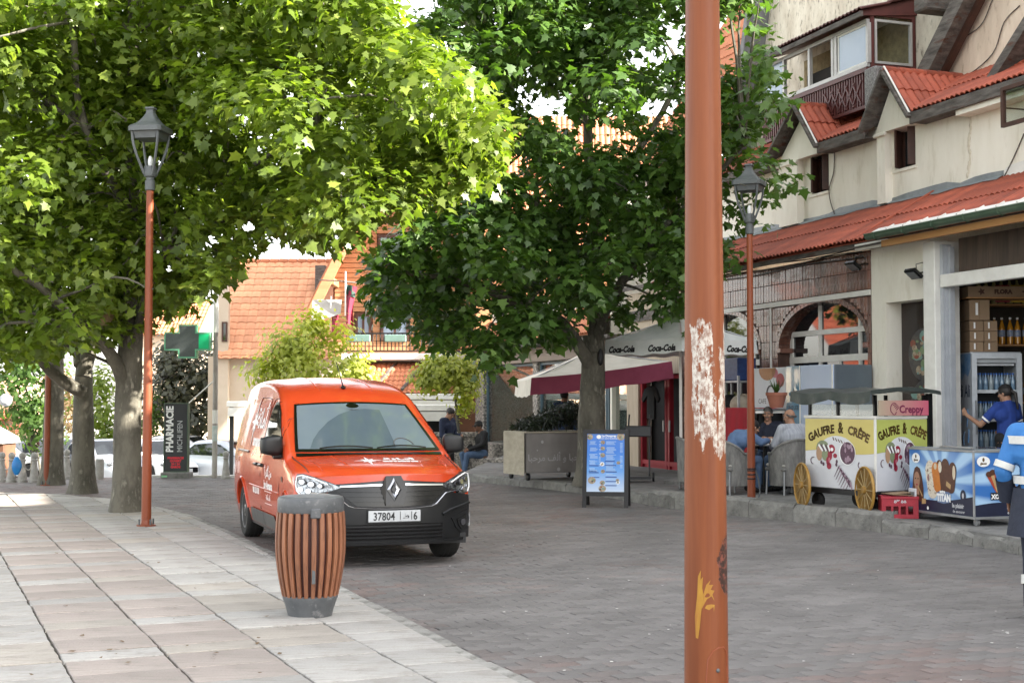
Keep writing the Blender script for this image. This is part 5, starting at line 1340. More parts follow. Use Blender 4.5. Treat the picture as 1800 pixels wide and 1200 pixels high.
# --- cream bay with the dark poster, pillar, shutter guides
m = MB(); holed(m, -1.85, -.30, -.05, 4.02, [(-1.46, -.302, .62, 3.14)], 0, .30); obj('stucco_wall', m, STUC, bld, smooth=0)
m = MB(); m.box(-1.46, -.30, .285, .30, .62, 3.14); pst = obj('poster_panel', m, M('dark_poster', (.018, .014, .014), (.035, .022, .02), sc=3, rough=.2, coat=.15), bld, label='dark food poster behind glass')
FOOD = [M('poster_green', (.13, .22, .10), (.20, .26, .14), sc=20, rough=.4), M('poster_cream', (.42, .36, .26), (.22, .13, .08), sc=24, rough=.4), M('poster_red', (.28, .05, .035), (.2, .1, .06), sc=26, rough=.4), M('poster_plate', (.045, .045, .05), (.09, .08, .07), sc=9, rough=.3), M('poster_teal', (.20, .33, .30), (.13, .24, .2), sc=18, rough=.4)]
random.seed(21)
for cx, cz, rr in ((-.92, 2.32, .40), (-.86, 1.52, .42)):
 m = MB(); pf2 = lambda a, b, d: (a, .284 - d, b)
 m.prism(ngon(cx, cz, rr * .9, rr, 24), lambda a, b, d: (a, .2835 + d, b), 0, .001); obj('plate', m, FOOD[3], pst, smooth=0)
 for k in range(34):
  a = random.uniform(0, 6.28); q = rr * .8 * sqrt(random.random()); s_ = random.uniform(.025, .075)
  m_ = [FOOD[0], FOOD[1], FOOD[2], FOOD[4], FOOD[0]][k % 5]
  if k < 3: s_ = .13; m_ = FOOD[4]
  m = MB(); y = .282 - .0006 * k * .3; m.add([(cx + q * cos(a) * .9 + x, y, cz + q * sin(a) + z) for x, z in ngon(0, 0, s_, s_ * random.uniform(.5, 1), 9, a)], [tuple(range(9))]); obj('food_print', m, m_, pst, smooth=0, recalc=False)
pane_mat('shop_pane')
m = MB(); m.box(-.30, -.015, -.14, .30, -.05, 3.96, b=.012); obj('pillar', m, WHT, bld)
m = MB(); m.box(-.005, .065, -.05, .10, -.05, 3.9); m.box(.070, .085, -.02, .09, -.05, 3.88); m.box(.090, .135, .02, .10, -.05, 3.86); obj('shutter_guide', m, SHUT, bld, smooth=0, kind='stuff')
m = MB(); m.box(.02, 6.5, -.075, .02, 3.265, 3.455, b=.01); lt = obj('lintel', m, WHT, bld)
for k in range(14):
 u0 = .31 + k * .22; m = MB(); m.box(-.108, .108, -.012, .012, -.25, .25, b=.004); obj('plank', m, DKWOOD, lt, loc=(u0 + .11, .05 + random.uniform(-.004, .004), 3.71))
m = MB(); m.box(-.95, 6.5, -.42, -.36, 3.955, 4.06, b=.006); fas = obj('fascia_board', m, PINE, bld)
m = MB(); m.box(-1.86, 6.5, -.36, .02, 4.028, 4.05); obj('soffit', m, OLDW, bld)
m = MB(); gut = []
prof = [(cos(t), sin(t)) for t in [pi + pi * k / 8 for k in range(9)]]
m.grid(1, 8, lambda a, b: (-1.15 + a * 7.6, -.52 + .075 * prof[round(b * 8)][0], 4.155 + .085 * prof[round(b * 8)][1])); m.grid(1, 8, lambda a, b: (-1.15 + a * 7.6, -.52 + .068 * prof[round(b * 8)][0], 4.157 + .078 * prof[round(b * 8)][1]), flip=True)
m.tube([(-1.15, -.597, 4.158), (6.45, -.597, 4.158)], .010, 6)
m.add([(-1.15, -.52 + .075 * c, 4.155 + .085 * s_) for c, s_ in prof], [tuple(range(9))])
g_ = obj('gutter', m, GGREEN, bld, recalc=False)
for k in range(10):
 m = MB(); u = -.9 + k * .72; m.tube([(u, -.60, 4.17), (u, -.585, 4.09), (u, -.52, 4.062), (u, -.44, 4.10)], .011, 5); obj('bracket', m, GGREEN, g_)
for k in range(16):
 m = MB(); u = -1.05 + k * .42; T = Matrix.Translation((u + .2, -.40, 4.24)) @ Matrix.Rotation(radians(26), 4, 'X'); m.box(-.20, .20, -.13, .02, -.010, .010, b=.005, T=T); m.box(.190, .212, -.135, .02, -.010, .03, T=T); obj('edge_tile', m, WHT, bld)
m = MB(); m.box(-1.86, -.97, -.30, -.24, 3.99, 4.09, b=.006); obj('fascia_board', m, WHT, bld)
# --- lean-to tiled roof
stuff_t = MB(); BUD = 290
lo_v, lo_z, hi_v, hi_z = -.30, 4.13, 1.28, 4.99; SL = hypot(hi_v - lo_v, hi_z - lo_z)
b1_, c1 = tiled(bld, (-9.6, hi_v, hi_z), (1, 0, 0), (0, lo_v - hi_v, lo_z - hi_z), [(0, 0), (14.2, 0), (14.2, SL), (0, SL)], .245, SL / 2 + .001, TILE, 118, ribs=2, stuff=stuff_t)
m = MB(); m.tube([(-1.93, lo_v + .02, lo_z + .05), (-1.93, hi_v - .02, hi_z + .04)], .03, 6); obj('verge_step', m, TILE, bld)
m = MB(); m.box(-12.4, 6.5, -.27, -.235, 4.03, 4.12, b=.004); obj('eave_board', m, OLDW, bld)
for k, (vv, zz) in enumerate(((-.02, 4.06), (-.05, 4.0), (-.03, 3.94))):
 m = MB(); m.tube([(-9.5 + .5 * i, vv - .03 + .012 * sin(i * 1.7 + k), zz + .02 * sin(i * .9 + k * 2)) for i in range(16)], .011, 5); obj('cable', m, INK, bld)
m = MB(); random.seed(4)
us_ = [-10 + .35 * k for k in range(30)]; top = [5.10 + random.uniform(-.035, .05) for _ in us_]; bot = [random.uniform(.10, .22) for _ in us_]
for i in range(len(us_) - 1):
 if us_[i] > -.3: break
 b0_, b1__ = bot[i], bot[i + 1]; e = lambda bb: (hi_v - bb * (hi_v - lo_v) / SL, hi_z - bb * (hi_z - lo_z) / SL + .055)
 m.add([(us_[i], hi_v - .012, top[i]), (us_[i + 1], hi_v - .012, top[i + 1]), (us_[i + 1], hi_v - .02, hi_z + .05), (us_[i], hi_v - .02, hi_z + .05), (us_[i], *e(b0_)), (us_[i + 1], *e(b1__))], [(3, 2, 1, 0), (4, 5, 2, 3)])
obj('flashing', m, LEAD, bld, smooth=30)
m = MB(); m.add([(-.4, hi_v - .011, 5.0), (5.5, hi_v - .011, 5.0), (5.5, hi_v - .011, 5.26), (2.5, hi_v - .011, 5.30), (.8, hi_v - .011, 5.22), (-.1, hi_v - .011, 5.16)], [(0, 1, 2, 3, 4, 5)]); obj('limewash_strip', m, WHT, bld)
# --- upper wall with two small windows, two dormer gables
VU = 1.28; W1 = (-5.72, -5.12, 5.52, 6.22); W2 = (-3.02, -2.44, 5.56, 6.30)
m = MB(); holed(m, U1, 6.5, 4.8, 6.36, [W1, W2], VU, VU + .28)
obj('stucco_wall', m, STUC, bld, label='upper cream wall', smooth=0)
for (u0, u1, z0, z1) in (W1, W2):
 wf = link('window', None, bld, (0, 0, 0))
 m = MB(); frame2d(m, u0, u1, z0, z1, .045, VU + .14, VU + .20, bars_x=[(u0 + u1) / 2]); obj('frame', m, BROWNW, wf, smooth=0)
 m = MB(); m.box(u0 + .03, u1 - .03, VU + .18, VU + .185, z0 + .03, z1 - .03); obj('pane', m, WIN, wf, smooth=0)
 for sx, uu in ((1, u0 + .01), (-1, u1 - .01)):
  m = MB(); T = Matrix.Translation((uu, VU + .12, z0)) @ Matrix.Rotation(radians(-62 * sx), 4, 'Z')
  m.box(0, sx * .22, -.018, .018, .02, z1 - z0 - .02, b=.004, T=T); obj('shutter', m, BROWNW, wf, smooth=0)
 m = MB(); m.box(u0 - .10, u1 + .04, VU - .02, VU + .02, z0 - .06, z0 - .005, b=.004); obj('sill', m, STUC, wf)
DORM = [(-6.85, -5.72, -4.98), (-3.50, -2.82, -2.12)]; ZE, ZA, VE, VB = 6.32, 7.20, .98, 2.55
cream_pier = MB()
for i, (L_, A_, R_) in enumerate(DORM):
 m = MB(); v0, v1 = VU - .16, VU + .2
 poly = [(L_ + .12, ZE - .10), (R_ - .10, ZE - .10), (A_, ZA - .14)]
 m.prism(poly, lambda a, b, d: (a, d, b), v0, v1); obj('gable_wall', m, STUC, bld, smooth=0, recalc=True)
 m = MB(); m.box(L_ + .16, A_ - .28, v0 + .01, VU + .02, 5.0, ZE - .1); obj('pier', m, STUC, bld, smooth=0)
 m = MB(); m.box(L_ + .10, A_ - .24, v0 - .03, v0 + .03, ZE - .16, ZE - .10, b=.01); obj('ledge', m, STUC, bld)
 for (ua, ub) in ((L_, A_), (R_, A_)):
  m = MB(); m.bar((ua - (.03 if ua < ub else -.03), VE - .02, ZE - .05), (ub, VE - .02, ZA + .0), .05, .19, up=(0, -1, 0)); obj('barge_board', m, OLDW, bld)
 m = MB(); m.bar((R_ + .02, VE - .055, ZE + .03), (A_ + .02, VE - .055, ZA + .08), .012, .035, up=(0, -1, 0)); obj('metal_edge', m, WHT, bld)
 n_ = Vector((R_ - A_, 0, ZE - ZA)); sl = n_.length
 _, c2 = tiled(bld, (A_, VE, ZA + .03), (0, 1, 0), n_, [(0, 0), (VB - VE, 0), (0, sl)], .30, sl / 2.0 + .001, TILE, 16, stuff=stuff_t)
 n2 = Vector((L_ - A_, 0, ZE - ZA)); s2 = n2.length
 m = MB(); m.add([(A_, VE, ZA + .03), (A_, VB, ZA + .03), (L_, VE, ZE + .03)], [(0, 1, 2)]); obj('roof', m, TILE, bld, smooth=0)
 m = MB(); m.add([(A_, VE + .01, ZA - .02), (A_, VB, ZA - .02), (L_ + .02, VE + .01, ZE - .03)], [(0, 1, 2)]); m.add([(A_, VE + .01, ZA - .025), (A_, VB, ZA - .025), (R_ - .02, VE + .01, ZE - .03)], [(2, 1, 0)]); obj('soffit', m, OLDW, bld, smooth=0, kind='stuff')
 for k in range(6):
  v0_ = VE - .02 + k * .27; m = MB(); m.lathe([(.062, -.145), (.075, -.14), (.066, .13), (.055, .14)], 10, axis='y'); obj('ridge_tile', m, TILE, bld, loc=(A_, v0_ + .13, ZA + .02))
ms = Vector((0, VE - VB, ZE - ZA)); MSL = ms.length
def main_poly(ua, ub, cl=None, cr_=None):
 p = [(cl if cl is not None else ua, 0), (cr_ if cr_ is not None else ub, 0), (ub, MSL), (ua, MSL)]; return p
for ua, ub, tl_, tr_ in ((-4.98, -3.50, -5.72, -2.82), (-2.12, 5.0, -2.82, 5.0), (-12.4, -6.85, -12.4, -5.72)):
 tiled(bld, (0, VB, ZA + .03), (1, 0, 0), ms, main_poly(ua, ub, tl_, tr_), .245, MSL / 2 + .001, TILE, 60 if ua > -6 else 0, stuff=stuff_t)
obj('roof_tiles', stuff_t, TILE, bld, smooth=40, kind='stuff')
for ua, ub in ((-5.0, -3.48), (-2.14, 5.0), (-12.4, -6.83)):
 m = MB(); m.box(ua, ub, VE - .03, VE + .02, ZE - .16, ZE + .03, b=.008); obj('eave_board', m, OLDW, bld)
 m = MB(); m.box(ua, ub, VE + .02, VU + .01, ZE - .14, ZE - .12); obj('soffit', m, OLDW, bld)
m = MB(); m.box(-1.0, 5.0, VE + .03, VU + .005, ZE - .24, ZE - .145); obj('cornice', m, STUC, bld)
fu, fz = F(1762, 225, .85); fu2, fz2 = F(1800, 140, .85)
cas = link('casement', None, bld, (fu, .85, fz))
m = MB(); frame2d(m, 0, .72, 0, fz2 - fz - .02, .055, -.03, .03); obj('frame', m, BROWNW, cas, smooth=0)
m = MB(); m.box(.05, .67, -.004, .004, .05, fz2 - fz - .07); obj('pane', m, pane_mat('thin_clear_glass', refl=.04, hi=.22), cas, smooth=0)
m = MB(); m.tube([(.0, .02, .3), (.0, .45, .3)], .012, 6); obj('stay', m, BROWNW, cas)
# --- tall gable walls behind
VG = 2.62
g1 = [F(1338, 130, VG), F(1345, 85, VG), F(1356, 0, VG)]
gl0 = g1[0][0]; k_ = (g1[2][0] - g1[0][0]) / (g1[2][1] - g1[0][1])
zt = 10.7; m = MB(); m.prism([(gl0 - k_ * 2.0, g1[0][1] - 2.0), (-.6, 6.4), (-.6, zt), (gl0 + k_ * (zt - g1[0][1]), zt)], lambda a, b, d: (a, d, b), VG, VG + .3); obj('gable_wall', m, STUR, bld, smooth=0, recalc=True)
m = MB(); m.bar((gl0 - k_ * 2 - .08, VG - .25, g1[0][1] - 2.0), (gl0 + k_ * (zt - g1[0][1]) - .08, VG - .25, zt), .16, .55, up=(0, -1, 0)); obj('barge_board', m, M('grey_board', (.20, .205, .21), (.13, .13, .135), sc=5, rough=.8), bld)
tiled(bld, (gl0 - 4.5, 4.6, 12.2), (1, 0, 0), (0, -3.1, -5.2), [(0, 0), (4.3 + .6, 0), (4.2, 6.05), (0, 6.05)], .30, .43, TILEO, 0, stuff=(st2 := MB())); obj('roof_tiles', st2, TILEO, bld, smooth=40, kind='stuff')
VG2 = 2.25
q0 = F(1632, 140, VG2); q1 = F(1702, 0, VG2); kq = (q1[0] - q0[0]) / (q1[1] - q0[1])
m = MB(); m.prism([(q0[0] - kq * 1.0, q0[1] - 1.0), (6.5, 6.2), (6.5, 10.3), (q0[0] + kq * (10.3 - q0[1]), 10.3)], lambda a, b, d: (a, d, b), VG2 + .25, VG2 + .5); obj('gable_wall', m, STUP, bld, smooth=0, recalc=True)
for dd, mt, w_ in ((0, OLDW, .30), (.24, BROWNW, .12)):
 m = MB(); m.bar((q0[0] - kq * 1.0 + dd, VG2 - .03 + dd * .5, q0[1] - 1.0), (q0[0] + kq * (12.4 - q0[1]) + dd, VG2 - .03 + dd * .5, 12.4), w_, .36 - dd, up=(0, -1, 0)); obj('barge_board', m, mt, bld)
r0 = F(1758, 140, 1.75); r1 = F(1802, 70, 1.75); kr_ = (r1[0] - r0[0]) / (r1[1] - r0[1])
m = MB(); m.bar((r0[0] - kr_ * .3, 1.75, r0[1] - .3), (r0[0] + kr_ * 5, 1.75, r0[1] + 5), .16, .4, up=(0, -1, 0)); obj('barge_board', m, OLDW, bld)
e0 = F(1650, 12, 2.3); m = MB(); m.box(e0[0] - .18, e0[0] + .18, 1.9, 2.6, e0[1] - .12, e0[1] + .5, b=.03); obj('bracket', m, OLDW, bld)
# --- enclosed balcony (bay)
VBAY = 1.60
bu0 = F(1340, 100, VBAY)[0]; bu1 = F(1526, 100, VBAY)[0]; zb0 = F(1526, 117, VBAY)[1]; zb1 = F(1526, 33, VBAY)[1]; zpar = zb0 - .10
bay = link('bay', None, bld, (0, 0, 0)); bay['label'] = 'enclosed glazed balcony'
L = bu1 - bu0
uu = [bu0 + L * f for f in (0, .13, .40, .66, .72, 1.0)]; uu = [bu0, F(1378, 90, VBAY)[0], F(1423, 80, VBAY)[0], F(1464, 70, VBAY)[0], F(1470, 70, VBAY)[0], bu1]
m = MB()
m.box(bu0, bu1, VBAY - .03, VBAY + .05, zb0, zb0 + .07); m.box(bu0, bu1, VBAY - .03, VBAY + .05, zb1 - .07, zb1)
for u in uu: m.box(u - .035, u + .035, VBAY - .025, VBAY + .045, zb0 + .07, zb1 - .07)
obj('frame', m, ALU, bay, smooth=0, kind='stuff')
m = MB(); m.box(uu[4] + .06, uu[5] - .05, VBAY + .0, VBAY + .012, zb0 + .09, zb1 - .08); obj('pane', m, SKYGL, bay, smooth=0)
m = MB(); frame2d(m, uu[3] + .02, uu[5] - .02, zb0 + .075, zb1 - .075, .035, VBAY - .012, VBAY + .02, bars_x=[uu[4] + .08]); obj('sash', m, WHT, bay, smooth=0)
m = MB(); m.box(uu[0] + .03, uu[1] - .03, VBAY, VBAY + .012, zb0 + .07, zb1 - .07); obj('pane', m, SKYGL, bay, smooth=0)
m = MB(); T = Matrix(((0, -1, 0, bu1), (1, 0, 0, 0), (0, 0, 1, 0), (0, 0, 0, 1)))
fr = MB(); frame2d(fr, VBAY + .04, VG - .02, zb0 - .02, zb1 + .14, .075, -.03, .03); fr.v = [tuple(T @ Vector(p)) for p in fr.v]; obj('frame', fr, MAROON, bay, smooth=0, label='maroon end frame')
fr = MB(); frame2d(fr, VBAY + .12, VG - .10, zb0 + .06, zb1 + .0, .045, -.045, .02); fr.v = [tuple(T @ Vector(p)) for p in fr.v]; obj('sash', fr, ALU, bay, smooth=0)
m = MB(); m.box(bu1 - .01, bu1 - .004, VBAY + .15, VG - .13, zb0 + .09, zb1 - .03); obj('pane', m, pane_mat('thin_clear_glass', refl=.04, hi=.22), bay, smooth=0)
m = MB(); m.box(bu0, bu1 - .02, VG - .03, VG - .005, zb0 - .1, zb1 + .2); m.box(bu0, bu1 - .02, VBAY + .06, VG - .03, zb0 - .14, zb0 - .06); obj('inner_wall', m, M('bay_inside', (.34, .27, .14), (.22, .17, .09), sc=9, rough=.9), bay, smooth=0)
m = MB(); m.box(uu[2] + .3, uu[3] - .05, VG - .06, VG - .03, zb0 - .06, zb1 - .15); obj('inner_door', m, BROWNW, bay)
m = MB(); m.box(uu[1] + .02, uu[2] - .05, VG - .5, VG - .1, zb0 - .06, zb1 - .35); obj('dark_opening_block', m, M('bay_dark', (.02, .018, .016), rough=.8), bay)  # dark block stands in for the shade behind the open balcony
rs, rc = [], 0
EVb = Vector((0, VBAY - .22 - VG, -.36)); o_ = (bu0 - .2, VG, zb1 + .48)
stb = MB(); tiled(bay, o_, (1, 0, 0), EVb, [(0, 0), (bu1 - bu0 + .32, 0), (bu1 - bu0 + .32, EVb.length), (0, EVb.length)], .26, EVb.length / 2 + .001, MAROON, 0, stuff=stb); obj('roof_sheets', stb, MAROON, bay, kind='stuff')
m = MB(); m.box(bu0 - .2, bu1 + .12, VBAY - .22, VBAY - .17, zb1 + .0, zb1 + .10, b=.006); obj('eave_board', m, OLDW, bay)
m = MB(); m.prism([(VBAY - .2, zb1 + .03), (VG, zb1 + .14), (VG, zb1 + .46), (VBAY - .2, zb1 + .12)], lambda a, b, d: (bu1 + d, a, b), .02, .06); obj('end_board', m, MAROON, bay, recalc=True)
zr0 = zb0 - .75
m = MB(); m.box(bu0, bu1, VBAY - .04, VBAY + .04, zb0 - .09, zb0 - .01); m.box(bu0, bu1, VBAY - .03, VBAY + .03, zr0, zr0 + .06); obj('rail', m, MAROON, bay, kind='stuff')
k = 0; u = bu0 + .03
while u < bu1 - .05:
 m = MB(); m.box(-.02, .02, -.014, .014, 0, zb0 - .09 - zr0 - .06); obj('baluster', m, MAROON, bay, loc=(u, VBAY, zr0 + .06)); u += .085
m = MB(); d0 = zr0 + .06
for k in range(5):
 u0 = bu1 - .35 - k * .24
 for s2 in (1, -1):
  m.bar((u0 - s2 * .15, VBAY - .02, d0 + .03), (u0 + s2 * .15, VBAY - .02, d0 + .48), .02, .035)
obj('cross_lattice', m, MAROON, bay, kind='stuff')
m = MB(); m.box(bu0, bu1, VBAY + .05, VBAY + .06, zr0, zb0 - .02); obj('backing_board', m, M('maroon_dark', (.05, .014, .012), rough=.7), bay)
m = MB(); m.box(bu1 - .06, bu1 + .30, VBAY - .06, VBAY + .34, zr0 - .35, zb0 - .05, b=.03); obj('granite_post', m, GRAN, bay)
# --- cables on the walls
def wcable(pts, v, r=.010):
 m = MB(); P_ = []
 for (a, b) in pts: u, z = F(a, b, v); P_.append((u, v, z))
 bough(m, P_, r, r, 5, .015, 5); obj('cable', m, OLDW, bld)
wcable([(1467, 262), (1466, 300), (1458, 335), (1465, 370), (1475, 395)], VU - .015)
wcable([(1556, 295), (1557, 330), (1554, 358)], VU - .015)
wcable([(1680, 75), (1725, 45), (1745, 0)], VG2 + .23); wcable([(1700, 135), (1745, 95), (1765, 40), (1792, 10)], VG2 + .23)
wcable([(1762, 318), (1785, 270), (1800, 235)], VU - .015)
m = MB(); random.seed(9); P_ = [F(a, b, VU) for a, b in [(1704, 190), (1707, 220), (1703, 250), (1706, 280), (1700, 315)]]
for (ua, za), (ub, zb_) in zip(P_, P_[1:]):
 for k in range(5):
  f = k / 5; m.blob((ua + (ub - ua) * f + random.uniform(-.02, .02), VU - .004, za + (zb_ - za) * f), (random.uniform(.02, .045), .012, .05), 6, 4)
obj('plaster_scar', m, STUR, bld, kind='stuff')
for px, py in ((1500, 467), (1606, 481)):
 u, z = F(px, py, -.22); fl_ = link('floodlight', None, bld, (u, -.22, z)); m = MB(); T = Matrix.Rotation(radians(52), 4, 'X'); m.box(-.13, .13, -.03, .03, -.10, .10, b=.012, T=T); obj('housing', m, GRILLEB, fl_)
 m = MB(); m.box(-.10, .10, -.036, -.031, -.07, .07, T=T); obj('glass', m, STEEL, fl_)
 m = MB(); m.tube([(-.12, .02, 0), (-.10, .16, .03), (-.10, .21, .03)], .012, 6); m.tube([(.12, .02, 0), (.10, .16, .03), (.10, .21, .03)], .012, 6); obj('bracket', m, GRILLEB, fl_, kind='stuff')
 m = MB(); m.tube([(0, .05, .05), (-.05, .08, .15), (.02, .15, .17), (.05, .215, .1)], .008, 5); obj('wire', m, INK, fl_)
# --- the open shop: floor, walls, shelves (goods are things of their own)
m = MB(); m.box(-1.44, 6.5, .32, 3.6, .10, .165); obj('shop_floor', m, CONC, bld)
m = MB(); m.box(-1.5, 6.5, 3.6, 3.7, .1, 4.0); m.box(-1.56, -1.46, .31, 3.6, .1, 4.0); m.box(6.5, 6.6, .0, 3.7, .1, 4.0); obj('shop_walls', m, INTER, bld, smooth=0, kind='stuff')
m = MB(); m.box(-1.45, 6.5, .32, 3.6, 3.46, 3.5); obj('shop_ceiling', m, DKWOOD, bld)
# --- unseen building mass and roofs, added and sized to shade the street
m = MB(); m.box(-8.0, 30, 3.8, 10.5, -.05, 9.9); m.box(U1, -8.01, 3.8, 10.5, -.05, 6.0); obj('rear_wall', m, STUC, bld, smooth=0)
m = MB(); m.box(8.0, 14, 1.3, 3.78, -.05, 9.9); m.box(14.01, 30, 1.3, 3.78, -.05, 12.4); obj('unseen_shade_wall', m, STUC, bld, smooth=0)  # unseen blocks, the near one raised to keep sun off the close pole
m = MB(); m.prism([(1.0, 9.9), (11, 9.9), (6.4, 12.1)], lambda a, b, d: (d, a, b), 6.6, 30.2); obj('roof', m, TILE, bld, recalc=True, smooth=0)
m = MB(); m.prism([(3.0, 9.95), (10.6, 9.95), (6.4, 12.0)], lambda a, b, d: (d, a, b), -7.0, 6.5); obj('roof', m, TILE, bld, recalc=True, smooth=0)
m = MB(); m.box(-8.0, 30, -.0 + 2.56, 3.79, 6.9, 7.0); obj('upper_floor', m, STUC, bld)
# ================================================================ buildings in the background
STONEP = M('pebble_stone', (.42, .38, .33), (.12, .11, .10), sc=18, rough=.85, bump=.5, bsc=25, lo=.42, hi=.56)
CEDAR = M('cedar_siding', (.40, .20, .095), (.33, .155, .07), sc=2, rough=.7, rnd=.14, stretch=(.5, 1, 5))
CEDARD = M('dark_cedar', (.16, .075, .04), (.11, .05, .03), sc=3, rough=.75)
CURT = M('pale_curtain', (.72, .82, .78), (.52, .64, .60), sc=5, rough=.4, stretch=(8, 8, .4), spec=.8, coat=.5)
CURT2 = M('curtain_leaf_print', (.66, .78, .72), (.33, .50, .43), sc=9, rough=.4, coat=.6, stretch=(1, 1, 2.2), lo=.42, hi=.56)
DARKIN = M('dark_inside', (.003, .003, .003), (.006, .005, .005), rough=.8)  # near-black colour stands in for the shade indoors
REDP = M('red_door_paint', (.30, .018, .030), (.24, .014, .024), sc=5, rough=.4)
# --- glass fronted shop further down the same street front
gs = thing('glass_shop', 'glass fronted shop with curtains, pebble stone corner and a red framed dark doorway', 'shop', P0, FROT)
def fu(px, v=0.0, py=720): return F(px, py, v)[0]
ua, ub, uc, ud, ue = fu(838), fu(852), fu(938), fu(946), fu(1102)
ztop_w = 2.62
m = MB(); m.box(ua, ub, -.05, .45, -.05, 2.72, b=.02); obj('stone_pier', m, STONEP, gs)
m = MB(); m.box(uc, ud, -.03, .35, -.05, 2.72, b=.02); obj('stone_pier', m, STONEP, gs)
m = MB(); m.box(ub, ue, -.02, .35, -.05, .10); obj('plinth', m, STONEP, gs)
m = MB(); m.box(ub - .6, fu(875) + 1.4, -.62, -.025, -.05, .42, b=.03); obj('stone_ledge', m, STONEP, gs)
divs = [ub, uc, ud, fu(1010), fu(1062), ue]
for i, (x0, x1) in enumerate(((ub, uc), (ud, fu(1020)), (fu(1020) + .06, fu(1062)), (fu(1062) + .06, ue))):
 w = link('window', None, gs, (0, 0, 0)); m = MB(); frame2d(m, x0 + .003, x1 - .003, .10, ztop_w, .06, .06, .14); obj('frame', m, M('blue_grey_frame', (.10, .16, .20), rough=.5), w, smooth=0)
 m = MB(); m.box(x0 + .06, x1 - .06, .095, .10, .16, ztop_w - .06); obj('pane', m, pane_mat('shopfront_pane', (.95, .97, .96), .7), w, smooth=0)
 m = MB(); n_ = 60; m.grid(n_, 1, lambda a, b: (x0 + .05 + (x1 - x0 - .1) * a, .22 + .035 * sin(a * (x1 - x0) * 26), .14 + 2.5 * b)); obj('curtain', m, CURT2 if i == 0 else CURT, w, smooth=60)
m = MB(); m.box(ua - .1, ue + .2, -.15, .3, ztop_w + .02, 3.02, b=.01); obj('fascia_board', m, M('old_fascia', (.30, .24, .20), (.20, .16, .13), sc=2, rough=.8, stretch=(.3, 1, 4)), gs)
m = MB(); m.box(ua - .4, ue + .2, -.55, .3, 3.025, 3.10); obj('eave_board', m, OLDW, gs)
stf = MB(); EVg = Vector((0, -2.1, -1.45)); tiled(gs, (ua - .6, 1.5, 4.60), (1, 0, 0), EVg, [(0, 0), (-12.42 - ua + .6, 0), (-12.42 - ua + .6, EVg.length), (0, EVg.length)], .27, .43, TILEO, 0, stuff=stf); obj('roof_tiles', stf, TILEO, gs, kind='stuff')
m = MB(); m.box(ua, -12.42, .5, 6, -1.2, 4.4); obj('rear_wall', m, STUC, gs, smooth=0)
m = MB(); holed(m, ue + .003, -8.75, -.05, 4.0, [(fu(1122), fu(1203), .0, 2.18)], -.002, .3); obj('cream_wall', m, M('cream_planks', (.48, .40, .30), (.36, .29, .21), sc=3, rough=.8, stretch=(6, 1, .4)), gs, smooth=0)
dr = link('door', None, gs, (0, 0, 0)); dr['label'] = 'dark doorway in a red metal frame'
d0, d1 = fu(1122), fu(1203)
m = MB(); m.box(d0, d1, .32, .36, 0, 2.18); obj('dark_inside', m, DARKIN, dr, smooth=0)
m = MB(); frame2d(m, d0 + .005, d1 - .005, .0, 2.17, .09, .05, .16, bars_x=[d0 + (d1 - d0) * .56, d0 + (d1 - d0) * .62], bars_z=[.28]); obj('frame', m, REDP, dr, smooth=0)
m = MB(); m.box(d0 + .1, d1 - .1, .10, .13, .1, .26); obj('kick_plate', m, REDP, dr, smooth=0)
for f in (.53, .66):
 m = MB(); x = d0 + (d1 - d0) * f; m.box(x - .03, x + .03, .02, .05, .95, 1.2, b=.01); obj('handle', m, STEEL, dr)
m = MB(); m.add([(ue - .4, -.05, 3.36), (-8.8, -.05, 3.36), (-8.8, -.05, 3.6), (ue - .4, -.05, 3.6)], [(0, 1, 2, 3)]); obj('upper_fascia', m, OLDW, gs)
m = MB(); sx0 = d0 + .28
tshirt = [(0, 0), (0, 1.0), (-.36, .72), (-.50, .86), (-.22, 1.28), (.18, 1.42), (.38, 1.36), (.58, 1.42), (.98, 1.28), (1.26, .86), (1.12, .72), (.76, 1.0), (.76, 0)]
m.prism([(a * .50, b * .50) for a, b in tshirt], lambda a, b, d: (a, d + .02 * sin(a * 9), b), 0, .05)
sh = tag(obj('black_shirt', m, M('black_cotton', (.004, .004, .0045), (.007, .007, .007), sc=6, rough=.9), loc=FW(fu(1146), -.12, 1.22), rot=(0, 0, FROT), recalc=True), 'black short sleeved shirt hung in the red framed doorway', 'shirt')
